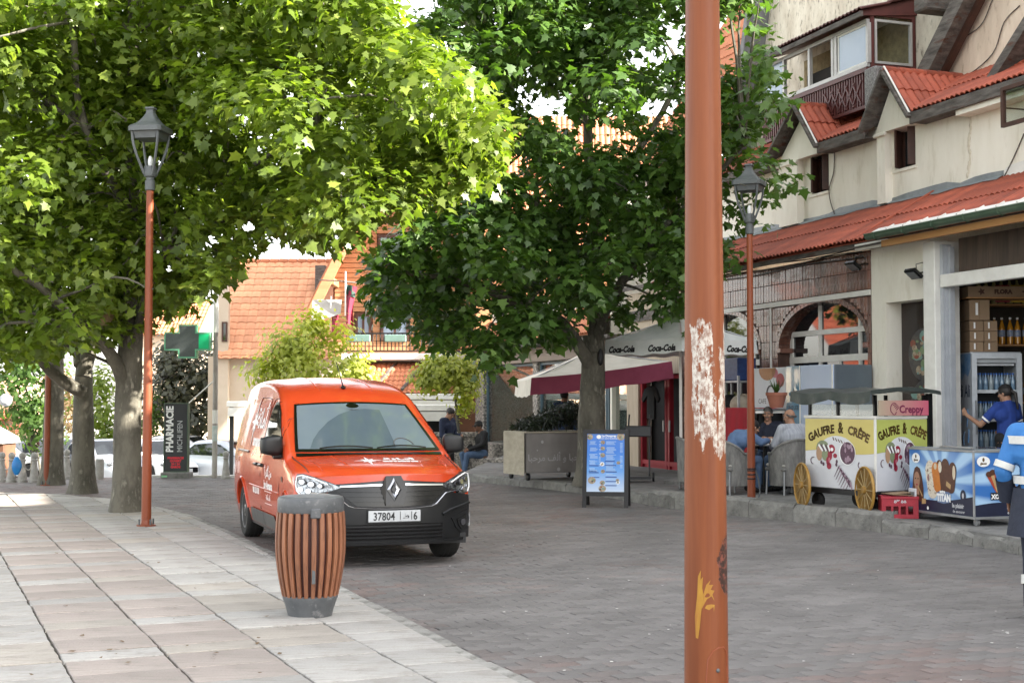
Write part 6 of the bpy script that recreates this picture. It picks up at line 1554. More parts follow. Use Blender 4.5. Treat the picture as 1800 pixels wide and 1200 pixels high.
# --- wooden chalet
YC = 44.0; s_c = YC / FPX
def CP(px, py, dy=0.0): return AT(px, py, YC + dy)
cz0 = CP(700, 850).z
ch = thing('chalet', 'wooden chalet with a steep gable, overhanging roof, balcony and flags', 'house', (0, 0, 0))
def cpoly(name, pts, y0, y1, mat, par=ch, label=None):
 m = MB(); P_ = [CP(a, b) for a, b in pts]
 m.prism([(p.x, p.z) for p in P_], lambda a, b, d: (a, YC + d, b), y0, y1); return obj(name, m, mat, par, label=label, smooth=0, recalc=True)
wall_ = cpoly('wall', [(585, 620), (585, 470), (605, 430), (720, 210), (840, 400), (840, 620)], .12, .4, CEDARD)
def gx(z_py): 
 t = (620 - z_py); return None
pl_n = 0; py = 616.0
while py > 235 and pl_n < 60:
 bh_ = 8.6; y0_, y1_ = py, py - bh_ + .6
 def lim(yy):
  l_ = 588 if yy > 470 else (588 + (470 - yy) * .5 if yy > 430 else 608 + (430 - yy) * .523); r_ = 838 if yy > 400 else 838 - (400 - yy) * .63
  return l_, r_
 la, ra = lim(y1_); lb, rb = lim(y0_); l_, r_ = max(la, lb), min(ra, rb)
 segs = [(l_, r_)]
 for wx0, wx1, wy0, wy1 in ((665, 735, 413, 441), (625, 652, 552, 592), (670, 718, 552, 598), (762, 800, 548, 598), (700, 735, 260, 310)):
  if y1_ < wy1 and y0_ > wy0: segs = [q for a, b in segs for q in ((a, min(b, wx0 - 3)), (max(a, wx1 + 3), b)) if q[1] - q[0] > 4]
 for a, b in segs:
  p, q = CP(a, y0_), CP(b, y1_); m = MB(); w2, h2 = (q.x - p.x) / 2, (q.z - p.z) / 2
  m.add([(-w2, -.035, -h2), (w2, -.035, -h2), (w2, -.012, h2), (-w2, -.012, h2), (-w2, .03, -h2), (w2, .03, -h2), (w2, .03, h2), (-w2, .03, h2)], [(0, 1, 2, 3), (1, 5, 6, 2), (4, 0, 3, 7), (4, 5, 1, 0), (3, 2, 6, 7)])
  obj('siding_board', m, CEDAR, wall_, loc=(p.x + w2, YC + .09, p.z + h2), smooth=0)
 py -= bh_; pl_n += 1
for (wx0, wx1, wy0, wy1, nb) in ((665, 735, 413, 441, 2), (625, 652, 552, 592, 1), (670, 718, 552, 598, 1), (762, 800, 548, 598, 1), (700, 735, 260, 310, 1)):
 w = link('window', None, ch, (0, 0, 0)); a, b = CP(wx0, wy1), CP(wx1, wy0)
 m = MB(); frame2d(m, a.x, b.x, a.z, b.z, .07, YC - .02, YC + .10, bars_x=[a.x + (b.x - a.x) * (k + 1) / (nb + 1) for k in range(nb)]); obj('frame', m, BROWNW, w, smooth=0)
 m = MB(); m.box(a.x + .05, b.x - .05, YC + .04, YC + .06, a.z + .05, b.z - .05); obj('pane', m, SKYGL, w, smooth=0)
def slab3(name, p, q, y0, y1, th, mat, par=ch):
 m = MB(); P_ = CP(*p); Q_ = CP(*q); t = (Q_ - P_); t.y = 0; n_ = Vector((-t.z, 0, t.x)).normalized() * th
 if n_.z > 0: n_ = -n_
 vs = []
 for yy in (YC + y0, YC + y1):
  vs += [(P_.x, yy, P_.z), (Q_.x, yy, Q_.z), (Q_.x + n_.x, yy, Q_.z + n_.z), (P_.x + n_.x, yy, P_.z + n_.z)]
 m.add(vs, [(0, 1, 2, 3), (7, 6, 5, 4), (0, 4, 5, 1), (1, 5, 6, 2), (2, 6, 7, 3), (3, 7, 4, 0)]); return obj(name, m, mat, par, smooth=0, recalc=True)
slab3('roof', (548, 545), (722, 190), -1.1, 9, .10, TILEO); slab3('roof', (722, 190), (868, 430), -1.1, 9, .10, TILEO)
slab3('barge_board', (551, 546), (723, 196), -1.14, -1.06, .30, CEDAR); slab3('barge_board', (722, 196), (866, 433), -1.14, -1.06, .30, CEDAR)
for pp in ((590, 500), (604, 440), (655, 335)):
 p = CP(*pp); m = MB(); m.box(p.x - .1, p.x + .1, YC - 1.05, YC + .1, p.z - .1, p.z + .12, b=.02); obj('purlin_end', m, CEDAR, ch)
stc = MB(); a, b = CP(740, 205, 2), CP(1190, 205, 2); c = CP(740, 470, -1); dv = Vector((0, -3, c.z - a.z)); L = dv.length
tiled(ch, (a.x, YC + 2, a.z), (1, 0, 0), dv, [(0, 0), (b.x - a.x, 0), (b.x - a.x, L), (0, L)], .36, .42, TILEO, 0, stuff=stc); obj('roof_tiles', stc, TILEO, ch, kind='stuff')
cpoly('wing_wall', [(838, 640), (838, 470), (1180, 470), (1180, 640)], -.6, -.3, CEDAR, label='orange boarded wing')
w = link('window', None, ch, (0, 0, 0)); a, b = CP(905, 590), CP(925, 530); m = MB(); frame2d(m, a.x, b.x, a.z, b.z, .06, YC - .70, YC - .61); obj('frame', m, WHT, w, smooth=0); m = MB(); m.box(a.x + .05, b.x - .05, YC - .66, YC - .64, a.z + .05, b.z - .05); obj('pane', m, SKYGL, w, smooth=0)
p, q = CP(600, 620, -1.4), CP(842, 612, -1.4)
m = MB(); m.box(p.x, q.x, YC - 1.5, YC + .1, p.z - .22, p.z - .02, b=.02); obj('balcony_slab', m, WHT, ch)
rl = MB(); zz = CP(700, 586, -1.4).z; rl.bar((p.x, YC - 1.42, zz), (q.x, YC - 1.42, zz), .04, .05); rl.bar((p.x, YC - 1.42, p.z + .06), (q.x, YC - 1.42, p.z + .06), .03, .03); rail = obj('railing', rl, BLK, ch, kind='stuff')
x = p.x + .05
while x < q.x:
 m = MB(); m.bar((0, 0, 0), (0, 0, zz - p.z - .06), .022, .022); obj('baluster', m, BLK, rail, loc=(x, YC - 1.42, p.z + .06)); x += .115
for px in (632, 695):
 a = CP(px, 594, -1.55); m = MB(); m.box(a.x - .33, a.x + .33, YC - 1.62, YC - 1.45, a.z - .12, a.z + .10, b=.02); obj('planter', m, M('green_planter', (.12, .20, .17), rough=.6), ch)
cpoly('ground_wall', [(600, 860), (600, 618), (845, 618), (845, 860)], -.2, .1, CEDARD)
stl = MB(); a = CP(628, 640, -1.2); b = CP(772, 640, -1.2); c = CP(628, 692, -3.2); dv = Vector((0, -2.2, c.z - a.z)); L = dv.length
tiled(ch, (a.x, YC - 1.0, a.z), (1, 0, 0), dv, [(0, 0), (b.x - a.x, 0), (b.x - a.x + .8, L), (0, L)], .30, .36, TILEO, 0, stuff=stl); obj('roof_tiles', stl, TILEO, ch, kind='stuff')
for px in (668, 716):
 m = MB(); u = CP(px, 640, -1).x; m.bar((u + .5, YC - .98, a.z + .04), (u, YC - 3.15, c.z + .12), .07, .07); obj('hip_tile', m, OLDW, ch)
def flag(px, py, h, w, mat, label, dy=-1.7, lean=.0, strip=None):
 p = CP(px, py, dy); t = thing('flag', label, 'flag', p, 0, 'flags on the chalet balcony')
 m = MB(); m.tube([(0, 0, .3), (lean, 0, h + .35)], .025, 6); obj('pole', m, WHT, t)
 m = MB(); m.grid(10, 10, lambda a, b: (lean * .8 + .02 + w * a * (1 - .4 * sin(b * 2.5)), .08 * sin(a * 7 + b * 3), h * (.98 - b * .95) - .1 * a)); obj('cloth', m, mat, t, smooth=60)
 if strip: m = MB(); m.grid(6, 4, lambda a, b: (lean * .8 + .02 + w * .8 * a, .08 * sin(a * 7) - .01, h * (.98 - b * .25) - .1 * a)); obj('cloth_band', m, strip, t)
CRIM = M('crimson_flag', (.25, .018, .045), (.19, .014, .035), sc=4, rough=.8)
flag(607, 572, 1.3, .34, CRIM, 'crimson flag with a dark green band on the chalet rope, largest of the flags', -1.9, .0, M('dark_green_flag', (.02, .055, .04), rough=.8))
flag(579, 592, .9, .26, CRIM, 'small crimson flag at the left end of the chalet balcony', -1.7, .05)
flag(668, 560, .9, .2, CRIM, 'narrow red flag above the balcony door of the chalet', -1.2)
flag(722, 560, .95, .22, M('green_white_flag', (.25, .42, .33), (.08, .25, .16), sc=3, rough=.8), 'pale green flag on the balcony beside the dark plane foliage', -1.2)
p = CP(575, 555, -1.6); m = MB(); m.grid(6, 6, lambda a, b: (-.45 + .9 * a, -.25 * b, .5 - .75 * b * (1 - .4 * a)))
tag(obj('canvas_awning', m, M('tent_canvas', (.34, .32, .29), rough=.9), loc=p, recalc=True), 'small white canvas awning at the left end of the chalet', 'awning')
m = MB(); m.tube([CP(560, 492, -1.5), CP(600, 494, -1.9), CP(640, 498, -1.5)], .02, 5); tag(obj('rope', m, OLDW), 'pale rope strung before the chalet gable holding a flag', 'rope')
# --- tiled house left of the chalet
YT = 50.0
th_ = thing('tiled_house', 'cream house with a large sunlit orange tiled roof left of the chalet', 'house', (0, 0, 0))
A_ = AT(392, 460, YT + 3.4); B_ = AT(640, 456, YT + 3.4); C_ = AT(412, 630, YT); dv = Vector((0, C_.y - A_.y, C_.z - A_.z)); L = dv.length
sth = MB(); TILEL = M('sunlit_orange_tile', (.66, .33, .185), (.56, .26, .14), sc=3, rough=.75, rnd=.14, bump=.2)  # brighter copy of the orange tile, sunlight put into its colour
tiled(th_, A_, (1, 0, 0), dv, [(0, 0), (B_.x - A_.x, 0), (B_.x - A_.x, L), (.45, L)], .34, .335, TILEL, 290, ribs=1, stuff=sth)
if sth.v: obj('roof_tiles', sth, TILEO, th_, kind='stuff')
for k in range(14):
 m = MB(); m.lathe([(.09, -.17), (.11, -.16), (.10, .16), (.08, .17)], 8, axis='x'); obj('ridge_tile', m, TILEO, th_, loc=(A_.x + .2 + .36 * k, A_.y, A_.z + .02))
CRM = M('far_cream', (.52, .44, .34), (.45, .37, .28), sc=1, rough=.9)
wz = C_.z; m = MB(); m.box(A_.x + .1, B_.x, YT + .5, YT + 6, -1.3, wz + .1); m.prism([(YT + .5, wz + .1), (YT + 6.3, wz + .1), (YT + 3.4, A_.z - .1)], lambda a, b, d: (A_.x + .35 + d, a, b), 0, 4.6); obj('wall', m, CRM, th_, smooth=0, kind='stuff', recalc=True)
m = MB(); a = AT(385, 600, YT + .5); m.box(a.x - .15, a.x + .40, YT + .2, YT + .49, -1.3, AT(385, 500, YT).z); obj('gable_end', m, CRM, th_, smooth=0)
w = link('window', None, th_, (0, 0, 0)); a, b = AT(388, 600, YT), AT(398, 565, YT); m = MB(); frame2d(m, a.x, b.x, a.z, b.z, .05, YT + .14, YT + .2); obj('frame', m, BROWNW, w, smooth=0); m = MB(); m.box(a.x + .03, b.x - .03, YT + .17, YT + .19, a.z + .03, b.z - .03); obj('pane', m, WIN, w, smooth=0)
ch2 = MB(); a = AT(563, 480, YT + 2); ch2.box(a.x - .2, a.x + .2, YT + 2, YT + 2.4, a.z - .8, a.z + .3, b=.02); obj('chimney', ch2, OLDW, th_)
# --- another roof far left, behind the green cross
YF = 62.0
fh = thing('tiled_house', 'farther house with a tiled roof showing between the green cross and the trunks', 'house', (0, 0, 0))
A_ = AT(250, 528, YF + 3); B_ = AT(374, 520, YF + 3); C_ = AT(250, 588, YF); dv = Vector((0, -3, C_.z - A_.z)); L = dv.length
sth = MB(); tiled(fh, A_, (1, 0, 0), dv, [(0, 0), (B_.x - A_.x, 0), (B_.x - A_.x, L), (0, L)], .36, .36, TILEO, 0, stuff=sth); obj('roof_tiles', sth, TILEO, fh, kind='stuff')
m = MB(); m.box(A_.x, B_.x, YF + .3, YF + 6, -1.3, C_.z); obj('wall', m, CRM, fh, smooth=0)
lh = thing('tiled_house', 'low house with stepped orange roofs at the left edge of the picture', 'house', (0, 0, 0)); YL_ = 55.0
for i, (x0, x1, y0, y1) in enumerate(((-60, 40, 716, 738), (-60, 52, 745, 765))):
 A_ = AT(x0, y0, YL_ + 1.5 - i); B_ = AT(x1, y0, YL_ + 1.5 - i); C_ = AT(x0, y1, YL_ - i); dv = Vector((0, C_.y - A_.y, C_.z - A_.z)); L = dv.length; sth = MB()
 tiled(lh, A_, (1, 0, 0), dv, [(0, 0), (B_.x - A_.x, 0), (B_.x - A_.x, L), (0, L)], .36, .36, TILEO, 0, stuff=sth); obj('roof_tiles', sth, TILEO, lh, kind='stuff')
A_ = AT(-70, 640, YL_ + 1); B_ = AT(32, 640, YL_ + 1); m = MB(); m.box(A_.x, B_.x, YL_ + 1, YL_ + 6, -1.3, AT(0, 660, YL_).z); obj('wall', m, M('peach_wall', (.55, .38, .27), (.5, .33, .23), rough=.9), lh, smooth=0)
p = AT(8, 703, 40); m = MB(); m.lathe([(.08, -.015), (.17, .05), (.19, .09)], 20, axis='y'); tag(obj('satellite_dish', m, SHUT, loc=p), 'small pale satellite dish at the far left edge', 'dish')
p = AT(20, 800, 36); t = thing('market_tent', 'small tent with a white top over a brown stall at far left', 'tent', (AT(-26, 830, 36).x, 36, -1.15))
zt_ = AT(8, 775, 36).z + 1.15; m = MB(); m.lathe([(.95, zt_ - .05), (.9, zt_ + .1), (.05, zt_ + .55), (0, zt_ + .58)], 4, a0=pi / 4); obj('canopy', m, M('tent_canvas', (.34, .32, .29), rough=.9), t, smooth=0); m = MB(); m.box(-.6, .6, -.4, .5, 0, zt_ - .06); obj('stall', m, CEDARD, t)
# --- kiosk with flat white canopies behind the van and the small yellow trees
def canopy(label, px0, px1, py, Y, d=2.2, z_drop=.0):
 a, b = AT(px0, py, Y), AT(px1, py, Y); zb = drop(a.x, Y); t = thing('canopy', label, 'canopy', ((a.x + b.x) / 2, Y, zb), 0, 'flat white shop canopies'); hw = (b.x - a.x) / 2; zt = a.z - zb
 m = MB(); m.box(-hw, hw, 0, d, zt, zt + .16, b=.02); obj('roof', m, WHT, t)
 m = MB(); m.box(-hw + .05, hw - .05, -.06, -.005, zt - .25, zt - .02); obj('valance', m, WHT, t)
 for x in (-hw + .12, hw - .12): m = MB(); m.box(x - .05, x + .05, .1, .2, 0, zt - .005); obj('post', m, BLK, t)
 m = MB(); m.box(-hw + .3, hw - .3, d - .1, d, 0, zt - .01); obj('dark_front', m, DARKIN, t, smooth=0)  # dark sheet painted in for the shade under the canopy
canopy('white flat canopy showing left of the van roof', 398, 452, 715, 38); canopy('white flat canopy between the van and the glass shop, upper', 700, 812, 702, 37.5); canopy('lower white canopy above the dark shop front beside the standing man', 690, 800, 722, 34.5)
m = MB(); a = AT(775, 785, 33); m.box(a.x - .5, a.x + 1.1, 33, 33.4, .75, .86, b=.02); m.box(a.x - .4, a.x + 1.0, 33.05, 33.35, -.6, .75)
tag(obj('stone_counter', m, STONEP, smooth=0, kind=None), 'pebble stone counter with a pale top behind the standing man', 'counter')
# --- pharmacy signs
ps = G(310, 838, 0); PSY = 28.9
t = thing('pharmacy_sign', 'tall dark pharmacy sign board standing on a low block', 'sign', (AT(310, 838, PSY).x, PSY, -.03)); k = PSY / FPX
W_, z0, z1 = 20.0 * k, AT(310, 828, PSY).z + .03, AT(310, 709, PSY).z + .03
m = MB(); m.box(-W_, W_, -.08, .08, z0, z1, b=.01); sb = obj('board', m, M('sign_charcoal', (.022, .024, .027), (.03, .032, .035), rough=.45), t)
m = MB(); frame2d(m, -W_ - .015, W_ + .015, z0 - .012, z1 + .012, .018, -.09, .085); obj('frame', m, GGREEN, sb, smooth=0)
fnv = lambda a, b: (-b, -.083, a)
h_ = z1 - z0
m = MB(); letter(m, 'PHARMACIE', .205, lambda a, b: (-.06 - b, -.083, z0 + .40 + a), bold=.008, align='LEFT', sx=.86); obj('lettering', m, WHITE, sb, label='PHARMACIE in white letters reading upwards', smooth=0)
m = MB(); letter(m, 'MICHLIFEN', .155, lambda a, b: (.135 - b, -.083, z0 + .40 + a), bold=.002, align='LEFT', sx=.86); obj('lettering', m, M('grey_print', (.42, .43, .44), rough=.5), sb, label='MICHLIFEN in grey letters reading upwards', smooth=0)
m = MB(); RDL = M('glowing_red_print', (.42, .02, .03), rough=.5, emit=((.9, .03, .05), .05))  # red letters given a faint glow of their own
for i, s_ in enumerate(('PHARMACIE', 'OUVERT', '24 / 24', 'GARDE')): letter(m, s_, .062, lambda a, b: (a, -.083, z0 + .26 - .062 * i + b), bold=.003)
obj('red_lettering', m, RDL, sb, smooth=0, kind='stuff')
m = MB(); m.box(-24 * k, 26 * k, -.2, .2, 0, z0 - .014, b=.015); obj('plinth', m, CONC, t)
m = MB(); m.add([(-22 * k, -.203, .06), (-12 * k, -.203, .06), (-12 * k, -.203, .10), (-22 * k, -.203, .10)], [(0, 1, 2, 3)]); obj('plinth_mark', m, M('mark_green', (.25, .55, .3), rough=.5), t)
XP = AT(377, 838, PSY); pp_ = thing('pharmacy_cross', 'grey green pharmacy cross mounted on a slim white pole', 'sign', (XP.x, PSY, -.05))
zt = AT(377, 505, PSY).z; m = MB(); m.lathe([(.055, 0), (.052, 2.0), (.05, zt)], 14); obj('pole', m, M('pole_galvanised', (.42, .40, .37), (.22, .19, .16), sc=3, rough=.5, stretch=(1, 1, .5)), pp_)
m = MB(); m.lathe([(.058, zt - .9), (.058, zt)], 14); obj('pole_sleeve', m, WHT, pp_)
for z_, hh, mm in ((AT(0, 728, PSY).z, .28, WHT), (AT(0, 757, PSY).z, .32, M('sticker', (.35, .45, .42), (.6, .6, .58), sc=12, rough=.6))):
 m = MB(); m.lathe([(.0575, z_ - hh / 2), (.0575, z_ + hh / 2)], 14); obj('sticker', m, mm, pp_)
cx = AT(331, 600, PSY).x - XP.x; czz = AT(331, 600, PSY).z + .05; a_ = 13.5 * k; L_ = 38 * k
cross = lambda e: [(-L_ - e, -a_ - e), (-a_ - e, -a_ - e), (-a_ - e, -2.0 * a_ - e), (a_ + e, -2.0 * a_ - e), (a_ + e, -a_ - e), (L_ + e, -a_ - e), (L_ + e, a_ + e), (a_ + e, a_ + e), (a_ + e, 2.0 * a_ + e), (-a_ - e, 2.0 * a_ + e), (-a_ - e, a_ + e), (-L_ - e, a_ + e)]
m = MB(); m.prism(cross(0), lambda a, b, d: (cx + a, d, czz + b), -.09, .09); cb = obj('cross', m, M('cross_panel', (.075, .09, .09), (.095, .11, .11), sc=40, rough=.4), pp_, smooth=0, recalc=True)
m = MB(); c1 = cross(.0); c2 = cross(.03); n_ = 12
vs = [(cx + a, -.095, czz + b) for a, b in c1] + [(cx + a, -.095, czz + b) for a, b in c2] + [(cx + a, .095, czz + b) for a, b in c2]
m.add(vs, [(i, (i + 1) % n_, n_ + (i + 1) % n_, n_ + i) for i in range(n_)] + [(n_ + i, n_ + (i + 1) % n_, 2 * n_ + (i + 1) % n_, 2 * n_ + i) for i in range(n_)]); obj('cross_rim', m, M('cross_green_rim', (.16, .46, .28), rough=.4), cb, smooth=0, recalc=True)
m = MB(); m.box(cx + L_ * .53, cx + L_ * .99, -.098, -.091, czz - a_ * .96, czz + a_ * .96); obj('lit_square', m, M('lit_green', (.01, .40, .16), rough=.4, emit=((.0, .75, .28), .03)), cb, smooth=0)
m = MB(); m.bar((cx + L_ + .03, 0, czz), (-.03, 0, czz), .05, .05); obj('bracket', m, STEEL, pp_)
p1 = AT(332, 709, PSY); m = MB(); m.tube([(p1.x - XP.x, 0, p1.z + .06), (-.03, 0, AT(370, 665, PSY).z)], .014, 6); obj('stay', m, WHT, pp_)
# --- parked cars on the lower ground
def car(label, px, py_roof, Y, rz, paint, L=4.1, flip=False):
 z = drop(-8, Y); a = AT(px, py_roof, Y); t = thing('parked_car', label, 'car', (a.x, Y, z), rz, 'cars parked beyond the street crest')
 top = [(-2.05, .62), (-1.95, .74), (-1.2, .93), (-.95, 1.0), (-.2, 1.42), (.3, 1.47), (1.1, 1.42), (1.75, 1.02), (2.0, .95), (2.05, .60)]
 st_ = [-2.05 + 4.1 * k / 40 for k in range(41)]; vs = []; N_ = 14; m = MB()
 for y in st_:
  zt_ = cr(y, top); w = .86 - .22 * max(0, (abs(y) - 1.5) / .55) ** 2; zsh = min(.92, zt_ - .06); zb_ = .22
  for wy in (-1.28, 1.27):
   d = abs(y - wy)
   if d < .36: zb_ = max(zb_, .31 + sqrt(.36 ** 2 - d * d))
  half = [(w - .02, zb_), (w, (zb_ + zsh) / 2), (w - .01, zsh), (w - .03 - .28 * (zt_ - zsh) * .9, zsh + (zt_ - zsh) * .85), (w - .12 - .28 * (zt_ - zsh), zt_ - .01), (w * .3, zt_), (0, zt_)]
  vs += [(x, y, zz) for x, zz in half] + [(-x, y, zz) for x, zz in half[::-1]]
 m.add(vs, [(i * N_ + k, i * N_ + (k + 1) % N_, (i + 1) * N_ + (k + 1) % N_, (i + 1) * N_ + k) for i in range(40) for k in range(N_)] + [tuple(range(N_)), tuple(range(40 * N_, 41 * N_))])
 obj('body', m, paint, t, recalc=True, smooth=40)
 def ww(y): 
  zt_ = cr(y, top); return zt_
 m = MB(); m.grid(8, 5, lambda a, b: ((2 * a - 1) * (.70 - .16 * b), -.98 + .74 * b, cr(-.98 + .74 * b, top) + .012)); obj('windscreen', m, WIN, t, recalc=True)
 m = MB(); m.grid(8, 5, lambda a, b: ((2 * a - 1) * (.52 + .14 * b), 1.14 + .52 * b, cr(1.14 + .52 * b, top) + .012)); obj('rear_window', m, WIN, t, recalc=True)
 for s_ in (-1, 1):
  m = MB(); pts = [(-.78, .96), (-.1, 1.33), (.3, 1.38), (1.0, 1.33), (1.45, 1.0)]
  def fx(y, z): zt_ = cr(y, top); return s_ * (.86 - .01 - .27 * max(0, z - .92) + .012)
  m.add([(fx(y, z), y, z) for y, z in pts], [tuple(range(5))]); obj('side_window', m, WIN, t, recalc=True)
  for wy in (-1.28, 1.27):
   w_ = link('wheel', None, t, (s_ * .76, wy, .31)); m = MB(); m.lathe([(.19, -.09), (.29, -.095), (.31, -.06), (.31, .06), (.29, .095), (.19, .09)], 24, axis='x'); obj('tyre', m, TYRE, w_)
   m = MB(); m.lathe([(.195, s_ * .08), (.17, s_ * .07), (.05, s_ * .085), (0, s_ * .09)], 20, axis='x'); obj('rim', m, CHROME, w_, recalc=True)
  m = MB(); m.blob((s_ * .62, -1.93, .70), (.17, .10, .07), 10, 6); obj('headlight', m, LAMPGL, t); m = MB(); m.blob((s_ * .66, 1.97, .80), (.12, .08, .09), 8, 6); obj('tail_light', m, REDP, t)
  m = MB(); m.blob((s_ * .93, -.62, 1.0), (.09, .05, .07), 8, 6); obj('mirror', m, paint, t)
 m = MB(); m.box(-.45, .45, -2.09, -2.02, .42, .60, b=.02); obj('grille', m, GRILLEB, t); m = MB(); m.box(-.25, .25, -2.11, -2.09, .45, .55); obj('number_plate', m, PLATE, t)
 m = MB(); m.box(-.7, .7, -1.9, 1.9, .16, .4); obj('underbody', m, INK, t)
 return t
CW_ = M('car_white', (.72, .73, .74), (.69, .70, .71), sc=1, rough=.25, coat=.8); CS = M('car_silver', (.42, .45, .50), (.39, .42, .47), sc=1, rough=.28, metal=.4, coat=.8); CB = M('car_dark', (.03, .035, .045), (.04, .045, .055), sc=1, rough=.25, coat=.8); CBL = M('car_silver_blue', (.50, .53, .58), (.47, .5, .55), sc=1, rough=.25, metal=.3, coat=1)
car('white car nose on behind the pharmacy sign', 285, 770, 47, radians(35), CW_)
car('silver blue hatchback beyond the pole, its front wheel above the street crest', 410, 770, 46.0, radians(62), CBL)
car('white car partly hidden by the left flank of the van', 470, 790, 49, radians(80), CW_)
car('silver grey car seen between the two big trunks', 185, 782, 47, radians(40), CS)
car('dark car behind the middle trunk and the lone bollard', 112, 788, 48, radians(60), CB)
car('white car behind the sign, bright in the sun', 330, 762, 52, radians(75), CW_)
car('pale car between the bollards at the left edge', 15, 795, 48, radians(80), CW_)
m = MB(); p, q = G(262, 838.5, 0), G(420, 838.5, 0); m.box(p.x - .0, q.x, p.y - .1, p.y + .08, -.02, .05, b=.01)
struct('crest_kerb', m, M('white_kerb_paint', (.62, .61, .58), (.5, .49, .46), rough=.7), 'white painted kerb at the crest of the street')
# ================================================================ people
SKIN = M('skin', (.36, .20, .13), (.31, .165, .105), sc=9, rough=.5, spec=.4)
SKIND = M('tanned_skin', (.23, .12, .075), (.19, .095, .06), sc=9, rough=.5, spec=.4)
HAIRB = M('black_hair', (.012, .010, .009), (.022, .018, .016), sc=30, rough=.55)
HAIRG = M('grey_cropped_hair', (.07, .06, .055), (.12, .11, .10), sc=30, rough=.7)
JEANS = M('jeans', (.08, .13, .22), (.055, .09, .16), sc=9, rough=.85)
NAVYC = M('navy_cloth', (.012, .015, .028), (.018, .022, .038), sc=8, rough=.85)
BLKC = M('black_cloth', (.010, .010, .011), (.018, .017, .017), sc=8, rough=.85)
EYEW = M('eye_white', (.5, .48, .45), rough=.3)
LIPS = M('lips', (.26, .095, .075), rough=.5)
def caps(mb, p, q, r0, r1, n=10, sq=(1, 1)):
 p = Vector(p); q = Vector(q); t = q - p; L = t.length
 if L < 1e-6: t = Vector((0, 0, 1)); L = 1e-4
 t = t.normalized(); x = t.cross(Vector((0, 1, 0)))
 if x.length < .2: x = t.cross(Vector((1, 0, 0)))
 x.normalize(); y = x.cross(t); rings = []
 for i in range(4): a = -pi / 2 + pi / 2 * i / 4; rings.append((p + t * r0 * sin(a), r0 * cos(a)))
 rings[0] = (rings[0][0], 1e-4)
 rings += [(p, r0), (p.lerp(q, .5), (r0 + r1) / 2), (q, r1)]
 for i in range(1, 5): a = pi / 2 * i / 4; rings.append((q + t * r1 * sin(a), max(1e-4, r1 * cos(a))))
 vs = []
 for c, r_ in rings:
  for k in range(n): a = 2 * pi * k / n; vs.append(c + x * r_ * cos(a) * sq[0] + y * r_ * sin(a) * sq[1])
 fs = [(i * n + k, i * n + (k + 1) % n, (i + 1) * n + (k + 1) % n, (i + 1) * n + k) for i in range(len(rings) - 1) for k in range(n)] + [tuple(range(n - 1, -1, -1)), tuple(range((len(rings) - 1) * n, len(rings) * n))]
 return mb.add(vs, fs)
def fuse(mb, voxel, smooth=4, dec=1.0):
 """one continuous skin round overlapping shapes"""
 me = bpy.data.meshes.new('tmp'); me.from_pydata(mb.v, [], mb.f); o = bpy.data.objects.new('tmp', me); COL.objects.link(o)
 r = o.modifiers.new('r', 'REMESH'); r.mode = 'VOXEL'; r.voxel_size = voxel; r.use_smooth_shade = True
 s_ = o.modifiers.new('s', 'SMOOTH'); s_.iterations = smooth; s_.factor = .5
 if dec < 1: d = o.modifiers.new('d', 'DECIMATE'); d.ratio = dec
 dg = bpy.context.evaluated_depsgraph_get(); out = bpy.data.meshes.new_from_object(o.evaluated_get(dg)); bpy.data.objects.remove(o); bpy.data.meshes.remove(me)
 out.polygons.foreach_set('use_smooth', [True] * len(out.polygons)); return out
STAND = dict(hip=(0, 0, .92), chest=(0, .01, 1.28), neck=(0, .01, 1.47), head=(0, -.02, 1.60), hl=(.09, 0, .90), hr=(-.09, 0, .90), kl=(.10, -.03, .49), kr=(-.10, -.03, .49), al=(.10, .0, .08), ar=(-.10, .0, .08),
             sl=(.19, .01, 1.41), sr=(-.19, .01, 1.41), el=(.25, .04, 1.13), er=(-.25, .04, 1.13), wl=(.25, -.05, .90), wr=(-.25, -.05, .90), look=(0, -1, 0))
SIT = dict(hip=(0, .02, .52), chest=(0, .03, .88), neck=(0, -.01, 1.07), head=(0, -.05, 1.19), hl=(.09, .0, .51), hr=(-.09, .0, .51), kl=(.13, -.44, .52), kr=(-.13, -.44, .52), al=(.13, -.42, .09), ar=(-.13, -.42, .09),
           sl=(.19, .01, 1.01), sr=(-.19, .01, 1.01), el=(.25, -.10, .76), er=(-.25, -.10, .76), wl=(.14, -.34, .72), wr=(-.14, -.34, .72), look=(0, -1, 0))
